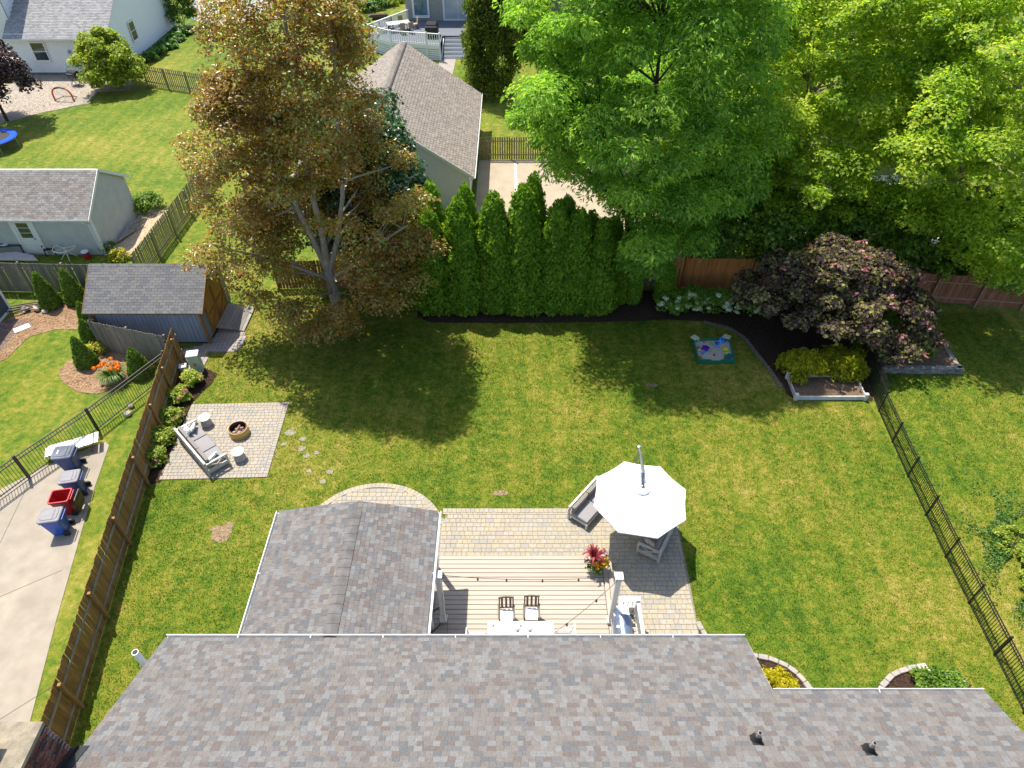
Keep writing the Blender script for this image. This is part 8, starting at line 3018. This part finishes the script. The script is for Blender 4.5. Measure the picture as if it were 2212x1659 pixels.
# ---- things by the white house
ac = thing('air_conditioner', 'grey cylindrical air conditioner unit by the white house wall', 'air conditioner', P(52, 180))
MB().lathe([(0.62, 0), (0.64, 0.05), (0.62, 1.35), (0.58, 1.42)], 24).build('body', mat('ac_grey', (0.16, 0.155, 0.15), rough=0.6, var=0.2, stretch=(8, 8, 0.2)), ac, smooth=True)
MB().lathe([(0.64, 1.42), (0.62, 1.5), (0.3, 1.54), (0.02, 1.55)], 24).build('top_cap', mat('ac_top', (0.35, 0.36, 0.38), rough=0.5), ac, smooth=True)
bg = thing('kettle_grill', 'black barbecue with open frame by the white house door', 'grill', P(168, 184), R(-20))
mb = MB()
pts = []
for i in range(9):
    a = math.pi * i / 8
    pts.append((-0.45, 0.34 * math.cos(a), 0.95 + 0.3 * math.sin(a)))
mb.extrude(pts, (0.9, 0, 0))
mb.build('hood', mat('grill_black', (0.02, 0.02, 0.022), rough=0.35, var=0.3), bg, smooth=True)
MB().box((0, 0, 0.82), (0.92, 0.66, 0.24), ch=0.04).build('firebox', MATS['grill_black'], bg)
for x in (-0.4, 0.4):
    MB().tube([(x, -0.3, 0.72), (x, 0.3, 0.0)], 0.03, 7).build('leg', M_BLACKMETAL, bg)
    MB().tube([(x, 0.3, 0.72), (x, -0.3, 0.0)], 0.03, 7).build('leg', M_BLACKMETAL, bg)
MB().tube([(-0.3, -0.36, 1.05), (-0.3, -0.42, 1.08), (0.3, -0.42, 1.08), (0.3, -0.36, 1.05)], 0.02, 7).build('handle', M_ALU, bg)
go = thing('soccer_goal', 'orange pop up soccer goal on the gravel patio', 'soccer goal', P(140, 218), R(-6))
M_ORGF = mat('orange_fabric', (0.6, 0.1, 0.025), rough=0.7, var=0.1)
arc = []
for i in range(13):
    a = math.pi * i / 12
    arc.append((0.85 * math.cos(a) * (1 + 0.12 * math.sin(a)), 0.0, 0.05 + 1.05 * math.sin(a) ** 0.6))
for nm, sl_, m in (('side_sleeve', arc[:5], M_ORGF), ('crossbar', arc[4:9], M_BOOT), ('side_sleeve', arc[8:], M_ORGF)):
    MB().tube(sl_, 0.07, 8).build(nm, m, go)
MB().tube([(0.85, 0, 0.05), (0.6, 0.9, 0.05), (-0.6, 0.9, 0.05), (-0.85, 0, 0.05)], 0.025, 6).build('ground_frame', M_BLACKMETAL, go)
nt_ = MB()
for i in range(1, 12):
    p = Vector(arc[i])
    q = Vector((p.x * 0.75, 0.9, 0.06))
    nt_.tube([p, p.lerp(q, 0.5) - Vector((0, 0, 0.08)), q], 0.006, 4)
nt_.build('net', mat('net_cord', (0.3, 0.3, 0.26), rough=0.8), go)['kind'] = 'stuff'
# trampoline
tr_ = thing('trampoline', 'round trampoline with bright blue pad at the left edge', 'trampoline', P(-14, 328) + Vector((0, 0.6, 0)))
MB().lathe([(1.15, 0.80), (1.18, 0.86), (1.55, 0.86), (1.62, 0.80), (1.55, 0.78), (1.2, 0.78)], 36, cap=False).build('pad', mat('blue_vinyl', (0.015, 0.09, 0.62), rough=0.35, var=0.08), tr_, smooth=True)
MB().lathe([(0.02, 0.795), (1.16, 0.80)], 36, cap=False).build('mat_', mat('trampoline_mat', (0.02, 0.02, 0.022), rough=0.7), tr_).name = 'jump_mat'
for i in range(6):
    a = i * math.pi / 3 + 0.2
    MB().tube([(1.5 * math.cos(a), 1.5 * math.sin(a), 0.8), (1.52 * math.cos(a), 1.52 * math.sin(a), 0)], 0.025, 6).build('leg', M_ALU, tr_)
# small garden statue or light spheres on the drive end
for k, (ox, oy, r) in enumerate([(285, 880, 0.13), (278, 897, 0.17)]):
    m = MB()
    m.lathe([(r * 0.5, 0), (r, r * 0.5), (r * 0.9, r * 1.1), (r * 0.4, r * 1.5)], 9)
    o = m.build('garden_rock', mat('pale_rock', (0.4, 0.36, 0.3)), loc=P(ox, oy))
    tag(o, ['small pale rock tucked behind the brown fence', 'larger pale rock tucked behind the brown fence'][k], 'rock')

# ================================================================== GRASS
def grass_field(name, x0, x1, y0, y1, density, h, w, label, keep=None):
    n = int((x1 - x0) * (y1 - y0) * density)
    px = RNG.uniform(x0, x1, n)
    py = RNG.uniform(y0, y1, n)
    ok = np.ones(n, dtype=bool)
    for poly in EXCL:
        xs = [p[0] for p in poly]
        ys = [p[1] for p in poly]
        bb = (px > min(xs)) & (px < max(xs)) & (py > min(ys)) & (py < max(ys)) & ok
        idx = np.nonzero(bb)[0]
        if len(idx):
            ins = in_poly(px[idx], py[idx], poly)
            ok[idx[ins]] = False
    if keep is not None:
        ok &= keep(px, py)
    px, py = px[ok], py[ok]
    k = len(px)
    a = RNG.uniform(0, 6.283, k)
    hh = h * RNG.uniform(0.5, 1.3, k)
    # tufted height
    hh *= 0.75 + 0.5 * (np.sin(px * 3.1 + np.sin(py * 2.3) * 2) * np.cos(py * 2.7 + np.sin(px * 1.9)) * 0.5 + 0.5)
    ww = w * RNG.uniform(0.7, 1.3, k)
    lx, ly = RNG.normal(0, 0.45, k) * hh, RNG.normal(0, 0.45, k) * hh
    V = np.zeros((k, 3, 3))
    V[:, 0] = np.stack([px - np.cos(a) * ww / 2, py - np.sin(a) * ww / 2, np.full(k, -0.003)], 1)
    V[:, 1] = np.stack([px + np.cos(a) * ww / 2, py + np.sin(a) * ww / 2, np.full(k, -0.003)], 1)
    V[:, 2] = np.stack([px + lx, py + ly, hh], 1)
    o = link(name, quads_mesh(name, V.reshape(-1, 3), 3, [(0, 1, 2)], M_BLADE))
    tag(o, label, 'grass', kind='stuff')
    return o


fence_x = lambda y: -13.12 + (y - 6.2) * (-16.2 + 13.12) / (25.6 - 6.2)
grass_field('grass', -15.9, 16.4, 7.0, 31.0, 520, 0.055, 0.024, 'mown grass of the main lawn', keep=lambda x, y: (x > fence_x(y) + 0.05) & ~((y < 9.5) & (x > -9.6) & (x < 6.4)) & ~((y < 7.6) & (x > 6) & (x < 12.2)))
grass_field('grass', 16.6, 26, 8, 29.2, 330, 0.06, 0.028, 'rougher grass right of the black fence')
